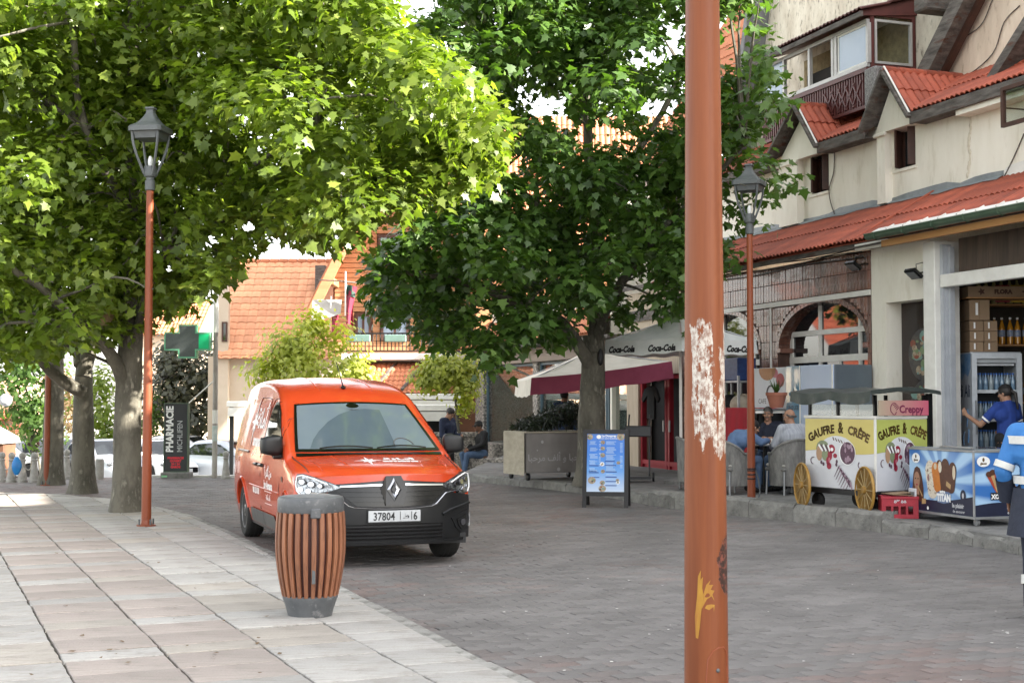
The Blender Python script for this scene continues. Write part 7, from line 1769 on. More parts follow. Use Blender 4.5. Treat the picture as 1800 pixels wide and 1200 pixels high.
def person(label, loc, rz, pose, shirt, trousers, hair='short', sleeve='long', skin=SKIN, shoes=BLKC, cap=None, scale=1.0, voxel=.0075, bulk=1.0, group=None, long_coat=0.0, moust=False):
 J = {k: Vector(v) for k, v in pose.items()}; B = bulk
 m = MB()
 hd, nk = J['head'], J['neck']; look = J['look'].normalized(); side = look.cross(Vector((0, 0, 1))).normalized(); upv = side.cross(look)
 R_ = Matrix((side, look, upv)).transposed()
 HP = lambda a, b, c: hd + R_ @ Vector((a, b, c))
 Th = R_.to_4x4()
 m.blob(HP(0, -.015, .035), (.074, .094, .088), 14, 10, T=Th); m.blob(HP(0, .018, -.035), (.058, .070, .078), 12, 8, T=Th)
 caps(m, HP(0, .072, -.085), HP(0, .060, -.06), .022, .034)
 caps(m, HP(0, .092, .018), HP(0, .108, -.024), .010, .0155); caps(m, HP(-.012, .098, -.028), HP(.012, .098, -.028), .009, .009)
 caps(m, HP(-.04, .080, .036), HP(.04, .080, .036), .013, .013)
 for s_ in (-1, 1): m.blob(HP(s_ * .076, -.012, -.005), (.012, .022, .032), 8, 6, T=Th); m.blob(HP(s_ * .040, .062, -.022), (.024, .022, .02), 8, 6, T=Th)
 caps(m, nk + Vector((0, .01, -.04)), HP(0, -.02, -.05), .062, .054)
 ch_, hp = J['chest'], J['hip']; bk = (J['sl'] - J['sr']).normalized()
 caps(m, ch_ + bk * .08, ch_ - bk * .08, .125 * B, .125 * B, sq=(1, .9)); caps(m, ch_, hp + Vector((0, 0, .06)), .135 * B, .125 * B); caps(m, J['hl'], J['hr'], .105 * B, .105 * B)
 caps(m, J['sl'] * .92 + nk * .08, J['sr'] * .92 + nk * .08, .058, .058); caps(m, nk, ch_, .07, .11)
 for s_ in 'lr':
  caps(m, J['s' + s_], J['e' + s_], .054 * B, .041); caps(m, J['e' + s_], J['w' + s_], .041, .028)
  caps(m, J['h' + s_], J['k' + s_], .088 * B, .056); caps(m, J['k' + s_], J['a' + s_], .056, .038)
  kn, an = J['k' + s_], J['a' + s_]; fd = (J['foot' + s_] if 'foot' + s_ in J else Vector((0, -1, 0))).normalized()
  caps(m, an + Vector((0, 0, -.03)), an + fd * .13 + Vector((0, 0, -.045)), .036, .028)
  w = J['w' + s_]; e = J['e' + s_]; d = (w - e).normalized(); d = (J['hand' + s_] if 'hand' + s_ in J else d).normalized()
  sx = 1 if s_ == 'l' else -1
  pn = J['palm' + s_] if 'palm' + s_ in J else Vector((-sx, 0, -.2)); pn = (pn - d * pn.dot(d)).normalized(); ac = d.cross(pn)
  if (ac.y > 0) != False and 'palm' + s_ not in J: ac = -ac
  for k in range(4): caps(m, w + d * .015 + ac * (.012 * (1.5 - k) * .8), w + d * .085 + ac * (.019 * (1.5 - k)), .0150, .0125, 8)
  for k, L in enumerate((.070, .078, .073, .058)):
   b0 = w + d * .088 + ac * (.019 * (1.5 - k)); k1 = b0 + (d * .90 + pn * .42).normalized() * L * .5; k2 = k1 + (d * .55 + pn * .85).normalized() * L * .32; k3 = k2 + (d * .2 + pn).normalized() * L * .25
   caps(m, b0, k1, .0095, .0085, 7); caps(m, k1, k2, .0085, .008, 7); caps(m, k2, k3, .008, .007, 7)
  t0 = w + d * .028 + ac * .024; t1 = t0 + (d * .55 + ac * .75 + pn * .25).normalized() * .042; t2 = t1 + (d * .85 + ac * .25 + pn * .45).normalized() * .032
  caps(m, t0, t1, .0125, .0105, 8); caps(m, t1, t2, .0105, .0085, 8)
 me = fuse(m, voxel, 3); me.materials.append(skin)
 root = link('person', me, None, loc, (0, 0, rz)); root.scale = (scale,) * 3; tag(root, label, 'person', group)
 def part_(name, mb, mat, vx=.012, sm=4, lab=None):
  me2 = fuse(mb, vx, sm); me2.materials.append(mat); o = link(name, me2, root)
  if lab: o['label'] = lab
  return o
 m = MB(); g = .016
 caps(m, ch_ + bk * .085, ch_ - bk * .085, .128 * B + g, .128 * B + g, sq=(1, .92)); caps(m, ch_, hp + Vector((0, 0, .04 - long_coat * .6)), .14 * B + g, .138 * B + g + long_coat * .08); caps(m, J['sl'] * .93 + nk * .07, J['sr'] * .93 + nk * .07, .062 + g, .062 + g)
 caps(m, nk + Vector((0, .012, -.035)), ch_, .074 + g * .5, .12 + g)
 for s_ in 'lr':
  if sleeve == 'long': caps(m, J['s' + s_], J['e' + s_], .058 * B + g, .048 + g); caps(m, J['e' + s_], J['e' + s_].lerp(J['w' + s_], .93), .048 + g, .036 + g * .8)
  else: caps(m, J['s' + s_], J['s' + s_].lerp(J['e' + s_], .62), .058 * B + g, .055 + g)
 part_('shirt', m, shirt)
 m = MB()
 caps(m, J['hl'] + Vector((0, 0, .03)), J['hr'] + Vector((0, 0, .03)), .118 * B, .118 * B); caps(m, hp + Vector((0, 0, .07)), hp, .128 * B, .12 * B)
 for s_ in 'lr': caps(m, J['h' + s_], J['k' + s_], .102 * B, .074); caps(m, J['k' + s_], J['k' + s_].lerp(J['a' + s_], .96), .072, .058)
 part_('trousers', m, trousers)
 for s_ in 'lr':
  an = J['a' + s_]; fd = (J['foot' + s_] if 'foot' + s_ in J else Vector((0, -1, 0))).normalized(); m = MB(); caps(m, an + Vector((0, 0, -.025)) - fd * .035, an + fd * .15 + Vector((0, 0, -.043)), .046, .036); part_('shoe', m, shoes, .008, 2)
 for s_ in (-1, 1):
  m = MB(); m.blob(HP(s_ * .031, .076, .012), (.0135, .010, .0075), 8, 6, T=Th); ey = obj('eye', m, EYEW, root); m = MB(); m.blob(HP(s_ * .031, .084, .012), (.006, .004, .006), 8, 6, T=Th); obj('iris', m, INK, ey)
  m = MB(); caps(m, HP(s_ * .014, .092, .034), HP(s_ * .050, .080, .036), .0045, .0035, 6); obj('eyebrow', m, HAIRB if hair != 'grey' else HAIRG, root)
 m = MB(); caps(m, HP(-.022, .088, -.062), HP(.022, .088, -.062), .0065, .0065, 6); obj('mouth', m, LIPS, root)
 if moust: m = MB(); caps(m, HP(-.026, .092, -.046), HP(.026, .092, -.046), .007, .007, 6); obj('moustache', m, HAIRG, root)
 m = MB(); hm = HAIRG if hair in ('grey', 'bald') else HAIRB
 def shell(mb, lo, grow, back=False):
  nn, mm = 22, 12
  vs = []
  for j in range(mm + 1):
   for i in range(nn):
    a = 2 * pi * i / nn; t = j / mm
    front = cos(a)
    low = lo + (.075 * max(0, front) ** .6 if not back else .075)
    el = pi / 2 - t * (pi / 2 - (low - .035) / .09)
    wob = 1 + .02 * noise.noise((cos(a) * 4, sin(a) * 4, t * 5))
    vs.append(HP(sin(a) * cos(el) * (.075 + grow) * wob, -.015 + cos(a) * cos(el) * (.095 + grow) * wob, .035 + sin(el) * (.089 + grow) * wob))
  mb.add(vs, [(j * nn + i, j * nn + (i + 1) % nn, (j + 1) * nn + (i + 1) % nn, (j + 1) * nn + i) for j in range(mm) for i in range(nn)])
 if hair in ('short', 'grey'): shell(m, -.035, .010 if hair == 'short' else .006)
 if hair == 'bald':
  for s_ in (-1, 1): caps(m, HP(s_ * .072, -.03, .03), HP(s_ * .05, -.085, -.01), .016, .018)
  caps(m, HP(.05, -.088, -.005), HP(-.05, -.088, -.005), .02, .02)
 if hair == 'pony':
  shell(m, -.04, .012); caps(m, HP(0, -.11, .03), HP(.01, -.16, -.02), .022, .026); caps(m, HP(.01, -.16, -.02), HP(.02, -.16, -.24), .028, .016)
 if m.v: obj('hair', m, hm, root, smooth=60, recalc=True)
 if cap is not None:
  m = MB(); shell(m, .0, .020, True); c_ = obj('cap', m, cap, root, smooth=60, recalc=True)
  m = MB(); m.grid(10, 3, lambda a, b: HP((a - .5) * .15, .085 + b * .075 * (1 - (2 * a - 1) ** 2 * .6), .052 - .02 * b - .02 * (2 * a - 1) ** 2)); m.grid(10, 3, lambda a, b: HP((a - .5) * .15, .085 + b * .075 * (1 - (2 * a - 1) ** 2 * .6), .044 - .02 * b - .02 * (2 * a - 1) ** 2), flip=True); obj('cap_peak', m, cap, c_)
 return root
def pose(base, **kw): d = dict(base); d.update(kw); return d
SKYB = M('workwear_blue', (.035, .17, .44), (.026, .13, .35), sc=5, rough=.7, bump=.35, bsc=14); REFL = M('reflective_band', (.62, .62, .58), (.5, .5, .47), sc=12, rough=.5); NAVYW = M('navy_workwear', (.014, .018, .032), (.022, .027, .045), sc=6, rough=.8, bump=.4, bsc=14)
GREYB = M('grey_blue_cap', (.05, .06, .085), (.035, .045, .065), sc=9, rough=.8)
wk_pose = pose(STAND, head=(0, -.045, 1.585), look=(.15, -1, -.12), el=(.29, .05, 1.13), wl=(.27, -.06, .90), er=(-.29, .05, 1.13), wr=(-.27, -.06, .90), kl=(.11, -.10, .50), al=(.11, -.02, .08), kr=(-.12, .02, .50), ar=(-.12, .16, .10))
p = G(1840, 1092, 0)
wk = person('person in blue workwear with pale reflective bands at the right edge of the street', (p.x, p.y, 0), radians(152), wk_pose, SKYB, NAVYW, cap=GREYB, skin=SKIND, bulk=1.12, long_coat=.22, scale=.97, voxel=.007)
def sleeve_band(root, a, b, r, mat, name, sq=1.0):
 a = Vector(a); b = Vector(b); m = MB(); m.tube([a, b], r, 16, cap=False); m.tube([a, b], r * .9, 16, cap=False); obj(name, m, mat, root, smooth=50)
ch_, hp = Vector(wk_pose['chest']), Vector(wk_pose['hip'])
for s_ in 'lr':
 S_, E_, W_ = (Vector(wk_pose[k + s_]) for k in 'sew'); sleeve_band(wk, S_.lerp(E_, .80), S_.lerp(E_, .97), .0765, REFL, 'reflective_band')
 sleeve_band(wk, E_.lerp(W_, .28), E_.lerp(W_, .98), .068, NAVYW, 'dark_cuff')
 K_, A_ = Vector(wk_pose['k' + s_]), Vector(wk_pose['a' + s_]); sleeve_band(wk, K_.lerp(A_, .40), K_.lerp(A_, .56), .076, REFL, 'reflective_band')
m = MB(); 
for i in range(2):
 pass
def hoop(root, z0, z1, rx, ry, mat, name, flare=0.0):
 m = MB(); m.grid(60, 4, lambda a, b: (rx * (1 + flare * b + .035 * b * sin(2 * pi * a * 6 + 1)) * cos(2 * pi * a), .01 + ry * (1 + flare * b + .035 * b * sin(2 * pi * a * 6 + 1)) * sin(2 * pi * a), z0 + (z1 - z0) * b)); obj(name, m, mat, root, smooth=60, recalc=True)
hoop(wk, 1.00, .64, .222, .195, NAVYW, 'coat_skirt', .20); hoop(wk, 1.03, 1.09, .218, .192, REFL, 'reflective_band'); hoop(wk, 1.33, 1.39, .262, .195, REFL, 'reflective_band')
BLUET = M('royal_blue_cotton', (.020, .055, .26), (.016, .042, .20), sc=7, rough=.85)
gp = AT(1770, 760, 19.75)
g_pose = pose(STAND, head=(.0, -.03, 1.59), look=(.35, -1, -.15), sr=(-.175, .0, 1.39), sl=(.175, .0, 1.39), el=(.34, -.16, 1.13), wl=(.42, -.36, 1.27), handl=(.15, -.5, .6), palml=(-.9, -.2, 0), er=(-.24, -.02, 1.12), wr=(-.14, -.20, 1.05))
girl = person('person in royal blue shirt and black cap reaching to the drinks fridge', (gp.x, 19.75, .165), radians(200), g_pose, BLUET, BLKC, hair='pony', sleeve='short', cap=BLKC, bulk=.92, scale=.97)
for s_ in 'lr':
 S_, E_ = Vector(g_pose['s' + s_]), Vector(g_pose['e' + s_]); sleeve_band(girl, S_.lerp(E_, .64), S_.lerp(E_, .72), .068, WHITE, 'white_cuff')
def at_terrace(px, Y): q = AT(px, 800, Y); return (q.x, Y, ZR)
BLUES = M('denim_blue_shirt', (.12, .19, .33), (.09, .15, .27), sc=6, rough=.85, bump=.3, bsc=18); GREYS = M('striped_grey_shirt', (.42, .44, .48), (.30, .315, .35), sc=5, rough=.85, stretch=(9, 1, .6))
person('person in a blue shirt leaning over the cafe table', at_terrace(1283, 21.75), radians(112), pose(SIT, chest=(0, -.16, .83), neck=(0, -.33, .94), head=(0, -.43, 1.02), look=(0, -1, -.35), sl=(.19, -.24, .92), sr=(-.19, -.24, .92), el=(.24, -.42, .80), er=(-.24, -.42, .80), wl=(.12, -.62, .82), wr=(-.12, -.62, .82)), BLUES, JEANS, group='guests at the cafe table')
person('person with grey cropped hair and dark polo shirt at the cafe table', at_terrace(1350, 23.15), radians(-10), pose(SIT, head=(.0, -.06, 1.20), look=(-.15, -1, -.03), wl=(.10, -.36, .80), wr=(-.12, -.34, .80)), NAVYC, JEANS, hair='grey', sleeve='short', moust=True, bulk=1.1, group='guests at the cafe table', scale=1.02)
person('person with a bald crown in a grey shirt seated with back turned', at_terrace(1392, 21.75), radians(205), pose(SIT, head=(0, -.06, 1.19), look=(.2, -1, -.2)), GREYS, JEANS, hair='bald', group='guests at the cafe table', bulk=1.1, skin=SKIN)
person('person in a white cap half hidden behind the crepe cart', at_terrace(1409, 22.9), radians(100), pose(SIT), REDP, BLKC, cap=WHITE, skin=SKIND, group='guests at the cafe table')
m = MB(); 
q = AT(992, 735, 29.4); person('person in a dark blue jacket standing behind the heap of dark greens', (q.x, 29.4, .1), radians(150), pose(STAND), M('dark_blue_jacket', (.014, .035, .10), (.01, .025, .07), sc=6, rough=.8), BLKC, scale=1.0, voxel=.009)
q = AT(846, 800, 33.0); zs_ = drop(q.x, 33.0) + .02
person('person in a dark shirt and jeans sitting on a stone block at the shop corner', (q.x, 33.0, zs_ - .02), radians(-62), pose(SIT, chest=(0, .0, .88), head=(0, -.08, 1.18), look=(0, -1, -.1), hip=(0, .02, .5), wl=(.06, -.35, .64), wr=(-.06, -.35, .64), al=(.10, -.50, .09), ar=(-.12, -.36, .09)), BLKC, JEANS, skin=SKIND, cap=BLKC, voxel=.009)
m = MB(); m.box(-.30, .75, -.32, .30, -.3, .42, b=.03); tag(obj('stone_block', m, STONEP, loc=(q.x, 33.18, zs_), rot=(0, 0, radians(-25)), smooth=0), 'low pebble stone block carrying the sitting man', 'block')
q = AT(787, 770, 31.6); person('person in navy looking down, standing behind the right mirror of the van', (q.x, 31.6, drop(q.x, 31.6)), radians(55), pose(STAND, head=(0, -.07, 1.58), look=(0, -1, -.6), wl=(.10, -.30, 1.08), wr=(-.12, -.28, 1.06), el=(.24, -.02, 1.08), er=(-.24, -.02, 1.08)), M('navy_pullover', (.018, .026, .06), (.013, .02, .045), sc=5, rough=.85), BLKC, voxel=.009)
# ================================================================ menu board, cafe furniture, carts, goods
random.seed(5)
# --- A-frame menu board
BLKW = M('black_stained_wood', (.006, .006, .007), (.012, .0115, .012), sc=7, rough=.5)
fl_, fr_ = G(1023, 892, 0), G(1104, 893, 0)
ctr = (fl_ + fr_) / 2; rz = atan2(fr_.y - fl_.y, fr_.x - fl_.x)
ab = thing('menu_board', 'black framed folding board with a blue printed food menu standing on the street', 'menu board', (ctr.x, ctr.y, 0), rz)
wd = (fr_ - fl_).length; hh = 1.17; tk = .20
bf = lambda a, b, d=0: (a, tk * b / hh + d, b)
def leaf_frame(sgn, y0):
 m = MB(); f = lambda a, b, d=0: (a, y0 + sgn * tk * b / hh + d * sgn, b)
 def mem(x0, x1, z0, z1): m.add([f(x0, z0, 0), f(x1, z0, 0), f(x1, z1, 0), f(x0, z1, 0), f(x0, z0, .035), f(x1, z0, .035), f(x1, z1, .035), f(x0, z1, .035)], [(0, 1, 2, 3), (5, 4, 7, 6), (0, 4, 5, 1), (1, 5, 6, 2), (2, 6, 7, 3), (3, 7, 4, 0)])
 h2 = wd / 2
 mem(-h2, -h2 + .062, 0, hh); mem(h2 - .062, h2, 0, hh); mem(-h2 + .062, h2 - .062, hh - .062, hh); mem(-h2 + .062, h2 - .062, .175, .24)
 return m
lf = obj('front_leaf', leaf_frame(1, 0), BLKW, ab, smooth=0, recalc=True); rf_ = obj('rear_leaf', leaf_frame(-1, .52), BLKW, ab, smooth=0, recalc=True)
m = MB(); m.add([(-wd / 2 + .06, .52 - tk * b / hh - .02, b) for b in (.2, 1.1)] + [(wd / 2 - .06, .52 - tk * b / hh - .02, b) for b in (1.1, .2)], [(0, 1, 2, 3)]); obj('rear_panel', m, BLKW, rf_)
pw = wd / 2 - .062; z0, z1 = .24, hh - .062
nb = bpy.data.materials.new('menu_print'); nb.use_nodes = True; nt = nb.node_tree; tcn = nt.nodes.new('ShaderNodeTexCoord'); sp = nt.nodes.new('ShaderNodeSeparateXYZ'); rp_ = nt.nodes.new('ShaderNodeValToRGB')
nt.links.new(tcn.outputs['Object'], sp.inputs[0]); mr = nt.nodes.new('ShaderNodeMapRange'); mr.inputs[1].default_value = z0; mr.inputs[2].default_value = z1; nt.links.new(sp.outputs['Z'], mr.inputs[0]); nt.links.new(mr.outputs[0], rp_.inputs[0])
el = rp_.color_ramp.elements; el[0].position = 0; el[0].color = (.50, .60, .75, 1); el[1].position = 1; el[1].color = (.045, .17, .55, 1); e = el.new(.35); e.color = (.10, .30, .68, 1); e = el.new(.7); e.color = (.012, .16, .60, 1)
nt.links.new(rp_.outputs[0], nt.nodes['Principled BSDF'].inputs['Base Color']); nt.nodes['Principled BSDF'].inputs['Roughness'].default_value = .35
m = MB(); m.add([bf(-pw, z0, .012), bf(pw, z0, .012), bf(pw, z1, .012), bf(-pw, z1, .012)], [(0, 1, 2, 3)]); mp_ = obj('menu_print', m, nb, lf, label='blue menu print with dishes and price lines')
LB_ = M('menu_line', (.45, .62, .85), rough=.5); DB = M('menu_dark_blue', (.012, .06, .30), rough=.5)
mx = lambda a, b: bf(-pw + a * 2 * pw, z0 + b * (z1 - z0), .010)
m = MB(); 
def rule(mb, x0, x1, y, h=.006): mb.add([mx(x0, y), mx(x1, y), mx(x1, y + h), mx(x0, y + h)], [(0, 1, 2, 3)])
y = .85
blocks = [(.06, .30, [(.86, .80), (.75, .69), (.64, .57), (.53, .45), (.40, .35)]), (.50, .78, [(.86, .80), (.76, .66), (.63, .54), (.50, .46), (.44, .35), (.30, .27), (.22, .19)])]
for x0, x1, bl in blocks:
 for t_, b_ in bl:
  yy = t_
  while yy > b_: rule(m, x0 + random.uniform(0, .03), x1 - random.uniform(0, .09), yy, .007); yy -= .0165
for x0, x1, t_, b_ in ((.32, .37, .86, .36), (.88, .95, .83, .40)):
 yy = t_
 while yy > b_:
  if random.random() < .8: rule(m, x0, x1, yy, .008)
  yy -= .022
rule(m, .52, .95, .075, .008); rule(m, .54, .9, .055, .005)
obj('menu_lines', m, LB_, mp_, smooth=0, kind='stuff')
m = MB()
for x, y, w in ((.06, .32, .26), (.06, .345, .2), (.50, .335, .3), (.50, .245, .3), (.50, .17, .3), (.50, .10, .3), (.48, .445, .3), (.48, .515, .26), (.06, .44, .26), (.08, .238, .26)): rule(m, x, x + w, y, .016)
obj('menu_headings', m, DB, mp_, smooth=0, kind='stuff')
m = MB(); letter(m, 'Le Douprey', .055, lambda a, b: mx(.5 + a, .925 + b * 1.0), at=(.08, .02), sx=.9 * 1.6, bold=.002); letter(m, 'CAFE RESTAURANT', .035, lambda a, b: mx(.5 + a, .925 + b), at=(.08, -.02), sx=1.6); obj('menu_title', m, WHITE, mp_, smooth=0, kind='stuff')
m = MB(); m.add([mx(.31 + a * .062, .945 + b * .035) for a, b in ngon(0, 0, 1, 1, 16)], [tuple(range(16))]); obj('round_logo', m, WHITE, mp_)
for x, y, r, c in ((.07, .945, .085, 2), (.90, .95, .11, 1), (.42, .85, .06, 1), (.42, .745, .06, 1), (.42, .63, .065, 1), (.41, .475, .06, 3), (.43, .35, .055, 2), (.14, .195, .105, 2), (.42, .155, .07, 0), (.42, .055, .10, 1), (.83, .16, .05, 3), (.84, .50, .05, 1), (.82, .20, .045, 0)):
 m = MB(); m.add([mx(max(.005, min(.995, x + a * r)), max(.003, min(.997, y + b * r * .58))) for a, b in ngon(0, 0, 1, 1, 14)], [tuple(range(14))]); m.v = [(a, b - .001, c_) for a, b, c_ in m.v]; pdh = obj('dish_print', m, FOOD[1] if c != 3 else WHITE, mp_)
 for k in range(5):
  a_, q = random.uniform(0, 6.28), random.uniform(.1, .6); m = MB(); m.add([mx(max(.005, min(.995, x + (q * cos(a_) + a * .3) * r)), max(.003, min(.997, y + (q * sin(a_) + b * .3) * r * .58))) for a, b in ngon(0, 0, 1, 1, 7)], [tuple(range(7))]); m.v = [(p_[0], p_[1] - .002 - .0002 * k, p_[2]) for p_ in m.v]; obj('food_print', m, FOOD[(k * 2 + c) % 5], pdh, smooth=0)
# --- parasols
def valance_umbrella(label, c, z_eave, half, rise, cloth, band, text=None, rot=0.0, drop_=.24, tilt=0.0, left=None):
 t = thing('parasol', label, 'parasol', (c[0], c[1], c[2]), rot, 'cafe parasols'); zz = z_eave - c[2]
 m = MB(); m.lathe([(.028, 0), (.026, zz + rise)], 10); obj('pole', m, WHT, t)
 m = MB(); m.lathe([(.30, 0), (.30, .06), (.05, .10), (.04, .25)], 16); obj('foot', m, CONC, t)
 cs = [(-half, -half), (half, -half), (half, half), (-half, half)]; E_ = lambda x, y: zz + tilt * x
 for k in range(4):
  a, b = cs[k], cs[(k + 1) % 4]; m = MB(); n_ = 12
  def top(u, v):
   x = (a[0] + (b[0] - a[0]) * u) * (1 - v); y = (a[1] + (b[1] - a[1]) * u) * (1 - v); sg = -.06 * sin(pi * u) * (1 - v) * 1.0 - .10 * sin(pi * v) 
   return (x, y, E_(x, y) + rise * v + sg * (.6 if v < .99 else 0))
  m.grid(n_, 8, top); mt = cloth; obj('canopy', m, mt, t, smooth=60, recalc=True)
  m = MB(); m.grid(20, 2, lambda u, v: (lambda x, y: (x * (1 + .02 * v), y * (1 + .02 * v), top(u, 0)[2] - drop_ * v + .012 * sin(u * 22) * v))(a[0] + (b[0] - a[0]) * u, a[1] + (b[1] - a[1]) * u))
  vb = obj('valance', m, (left if (left is not None and k == 3) else band), t, smooth=60, recalc=True)
  m = MB(); m.tube([(a[0] * .995, a[1] * .995, E_(*a) - .02), (0, 0, zz + rise - .06)], .012, 5); obj('rib', m, STEEL, t)
  if text:
   m = MB(); dx, dy = (b[0] - a[0]) / (2 * half), (b[1] - a[1]) / (2 * half); ox, oy = dy, -dx
   for q in (-.55, .5):
    letter(m, text, .15, lambda A_, B_: ((a[0] + b[0]) / 2 + dx * (A_ + q * half) + ox * .02, (a[1] + b[1]) / 2 + dy * (A_ + q * half) + oy * .02, zz - .205 + B_ - .05 * (1 - abs(q))), bold=.008, warp=lambda a, b: (a + b * .35, b))
   obj('lettering', m, INK, vb, smooth=0, kind='stuff', label='cola brand name in black script')
 return t
CREAMC = M('cream_canvas', (.66, .62, .53), (.56, .52, .44), sc=3, rough=.9); WCANV = M('grey_white_canvas', (.70, .72, .70), (.60, .63, .61), sc=3, rough=.85)
PINKC = M('raspberry_canvas', (.40, .085, .15), (.33, .065, .12), sc=3, rough=.85)
uc = AT(1196, 600, 24.3); um = valance_umbrella('pale parasol with a cola brand name on its valance behind the close lamp post', (uc.x, 24.3, ZR), AT(1196, 597, 24.3).z, .93, .46, WCANV, WCANV, 'Coca-Cola', FROT + pi / 2 + .35, .25)
uc = AT(1038, 650, 28.6); valance_umbrella('drooping cream and raspberry pink parasol behind the dark plane trunk', (uc.x, 28.6, ZR * .6), AT(1038, 652, 28.6).z, 1.40, .46, CREAMC, PINKC, None, radians(6), .34, .12, left=CREAMC)
# --- display box with canvas sides and a heap of dark greens
CANV = M('beige_canvas_cover', (.46, .41, .32), (.36, .32, .25), sc=5, rough=.9, bump=.5, bsc=7, stretch=(1, 1, 2)); CANVG = M('grey_brown_cover', (.24, .225, .21), (.20, .185, .175), sc=4, rough=.8)
pb_ = G(925, 845, ZR); DBR = radians(24); db = thing('display_box', 'canvas covered display box with arabic welcome lettering', 'box', (pb_.x, pb_.y, ZR), DBR)
h_ = .86; m = MB(); m.box(0, 1.35, 0, .95, .14, h_, b=.012); obj('front', m, CANVG, db, label='grey brown cover')
m = MB(); m.grid(14, 8, lambda a, b: (-.034 - .016 * sin(b * 13 + a * 5) * (a * (1 - a)) * 4 - .012 * sin(a * 9), .95 * (1 - a), .10 + (h_ - .09) * b)); obj('side', m, CANV, db, label='beige creased canvas side', recalc=True)
m = MB(); m.box(-.02, 1.37, -.02, .97, h_ + .002, h_ + .03, b=.008); obj('rim', m, CANV, db)
m = MB(); letter(m, AR_MARHABA + ' ' + AR_ALF + ' \uFEED ' + AR_MARHABA, .165, lambda a, b: (.62 + a, -.005, .36 + b), sx=1.0, bold=.003); obj('lettering', m, M('grey_white_print', (.42, .41, .40), rough=.6), db, smooth=0, kind='stuff', label='مرحبا و ألف مرحبا in pale arabic letters')
for x, z, r in ((.32, .70, .028), (.22, .55, .014), (.65, .2, .035)): m = MB(); m.lathe([(r, -.006), (r * .8, -.009), (0, -.01)], 12, c=(x, 0, z), axis='y'); obj('print_dot', m, M('grey_white_print', (.5, .49, .48)), db, smooth=0)
for x in (.08, 1.27):
 for y in (.1, .85): m = MB(); m.lathe([(.05, -.03), (.07, -.02), (.07, .02), (.05, .03)], 12, c=(x, y, .07), axis='x'); obj('castor', m, BLK, db)
hp_ = MB(); P_, N_ = [], []
for _ in range(5200):
 x = random.uniform(.12, 1.32); y = random.uniform(.05, .92); top_ = .10 + .42 * min(1, max(0, (x - .1) / .95)) ** .8 * (1 - (abs(y - .48) / .5) ** 3 * .6); P_.append((x, y, h_ + .03 + top_ * random.random() ** .35)); N_.append((random.gauss(0, 1), random.gauss(0, 1) - .5, random.gauss(0, 1) + .6))
gr = link('dark_greens', leaves_mesh('dark_greens', np.array(P_), np.array(N_), np.random.uniform(.06, .15, len(P_)), np.random.uniform(.0, .7, len(P_)), leaf_mat('dark_herb', (.010, .016, .008), (.020, .030, .014), (.04, .055, .025), .15), np.array([(0, 0, 0), (.10, .5, -.04), (0, 1, -.12), (-.10, .5, -.04)]), [[0, 1, 2, 3]]), None, db.location, (0, 0, DBR))
tag(gr, 'heap of dark leafy greens lying on the canvas covered box', 'greens', kind='stuff')
# --- hand trolley
tp = G(1122, 846, ZR); tr = thing('hand_trolley', 'grey tubular hand trolley parked by the red framed doorway', 'trolley', (tp.x, tp.y, ZR), radians(-8))
DGR = M('dark_grey_tube', (.05, .052, .055), rough=.45)
m = MB()
for x in (-.17, .20): m.tube([(x, 0, .09), (x, .02, .70), (x, .02, 1.02), (x + .02, -.10, 1.20)], .016, 7)
obj('upright', m, DGR, tr, kind='stuff')
m = MB(); m.box(-.24, .24, -.03, .05, .80, 1.0, b=.02); obj('grip_panel', m, DGR, tr)
m = MB(); m.box(-.28, .24, -.32, .05, .06, .10, b=.01); obj('tray', m, DGR, tr)
for x in (-.26, .27): m = MB(); m.lathe([(.05, -.02), (.085, -.018), (.085, .018), (.05, .02)], 16, c=(x, .04, .085), axis='x'); obj('wheel', m, BLK, tr)
# --- wicker chairs, table
WICK = M('grey_wicker', (.24, .235, .22), (.14, .137, .13), sc=16, rough=.8, stretch=(1, 1, .35), bump=.5, bsc=50); CUSH = M('pale_cushion', (.46, .44, .40), rough=.9)
def wicker_chair(label, x, y, rz):
 t = thing('wicker_chair', label, 'chair', (x, y, ZR), rz, 'grey wicker chairs round the cafe table')
 n = 44; shell_ = lambda a: (.31 * cos(a), .30 * sin(a))
 top = lambda a: .83 - .20 * (1 if sin(a) < 0 else 0) * min(1, abs(sin(a)) * 1.4) if True else 0
 for k in range(n):
  a = -pi * .30 + (pi * 1.60) * k / (n - 1); x_, y_ = shell_(a); zt = .62 + .22 * max(0, sin(a)) ** .7
  m = MB(); m.bar((x_ * .92, y_ * .92, .14), (x_, y_, zt), .036, .014, up=(cos(a), sin(a), 0)); obj('cane', m, WICK, t, smooth=0)
 m = MB(); pts = []
 for k in range(30): a = -pi * .30 + pi * 1.6 * k / 29; x_, y_ = shell_(a); pts.append((x_, y_, .63 + .22 * max(0, sin(a)) ** .7))
 m.tube(pts, .024, 7); obj('top_rail', m, WICK, t)
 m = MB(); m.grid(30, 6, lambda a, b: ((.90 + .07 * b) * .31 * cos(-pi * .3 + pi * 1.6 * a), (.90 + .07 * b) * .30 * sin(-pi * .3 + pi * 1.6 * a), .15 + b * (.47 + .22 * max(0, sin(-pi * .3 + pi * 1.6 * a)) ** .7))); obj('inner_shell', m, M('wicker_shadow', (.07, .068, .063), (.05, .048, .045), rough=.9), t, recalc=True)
 m = MB(); m.box(-.26, .26, -.28, .22, .36, .42, b=.02); obj('seat', m, WICK, t); m = MB(); m.box(-.25, .25, -.27, .21, .422, .48, b=.025); obj('cushion', m, CUSH, t)
 for sx in (-1, 1):
  for y_ in (-.24, .20): m = MB(); m.tube([(sx * .23, y_, .36), (sx * .24, y_ * 1.05, 0)], .016, 7); obj('leg', m, STEEL, t)
 return t
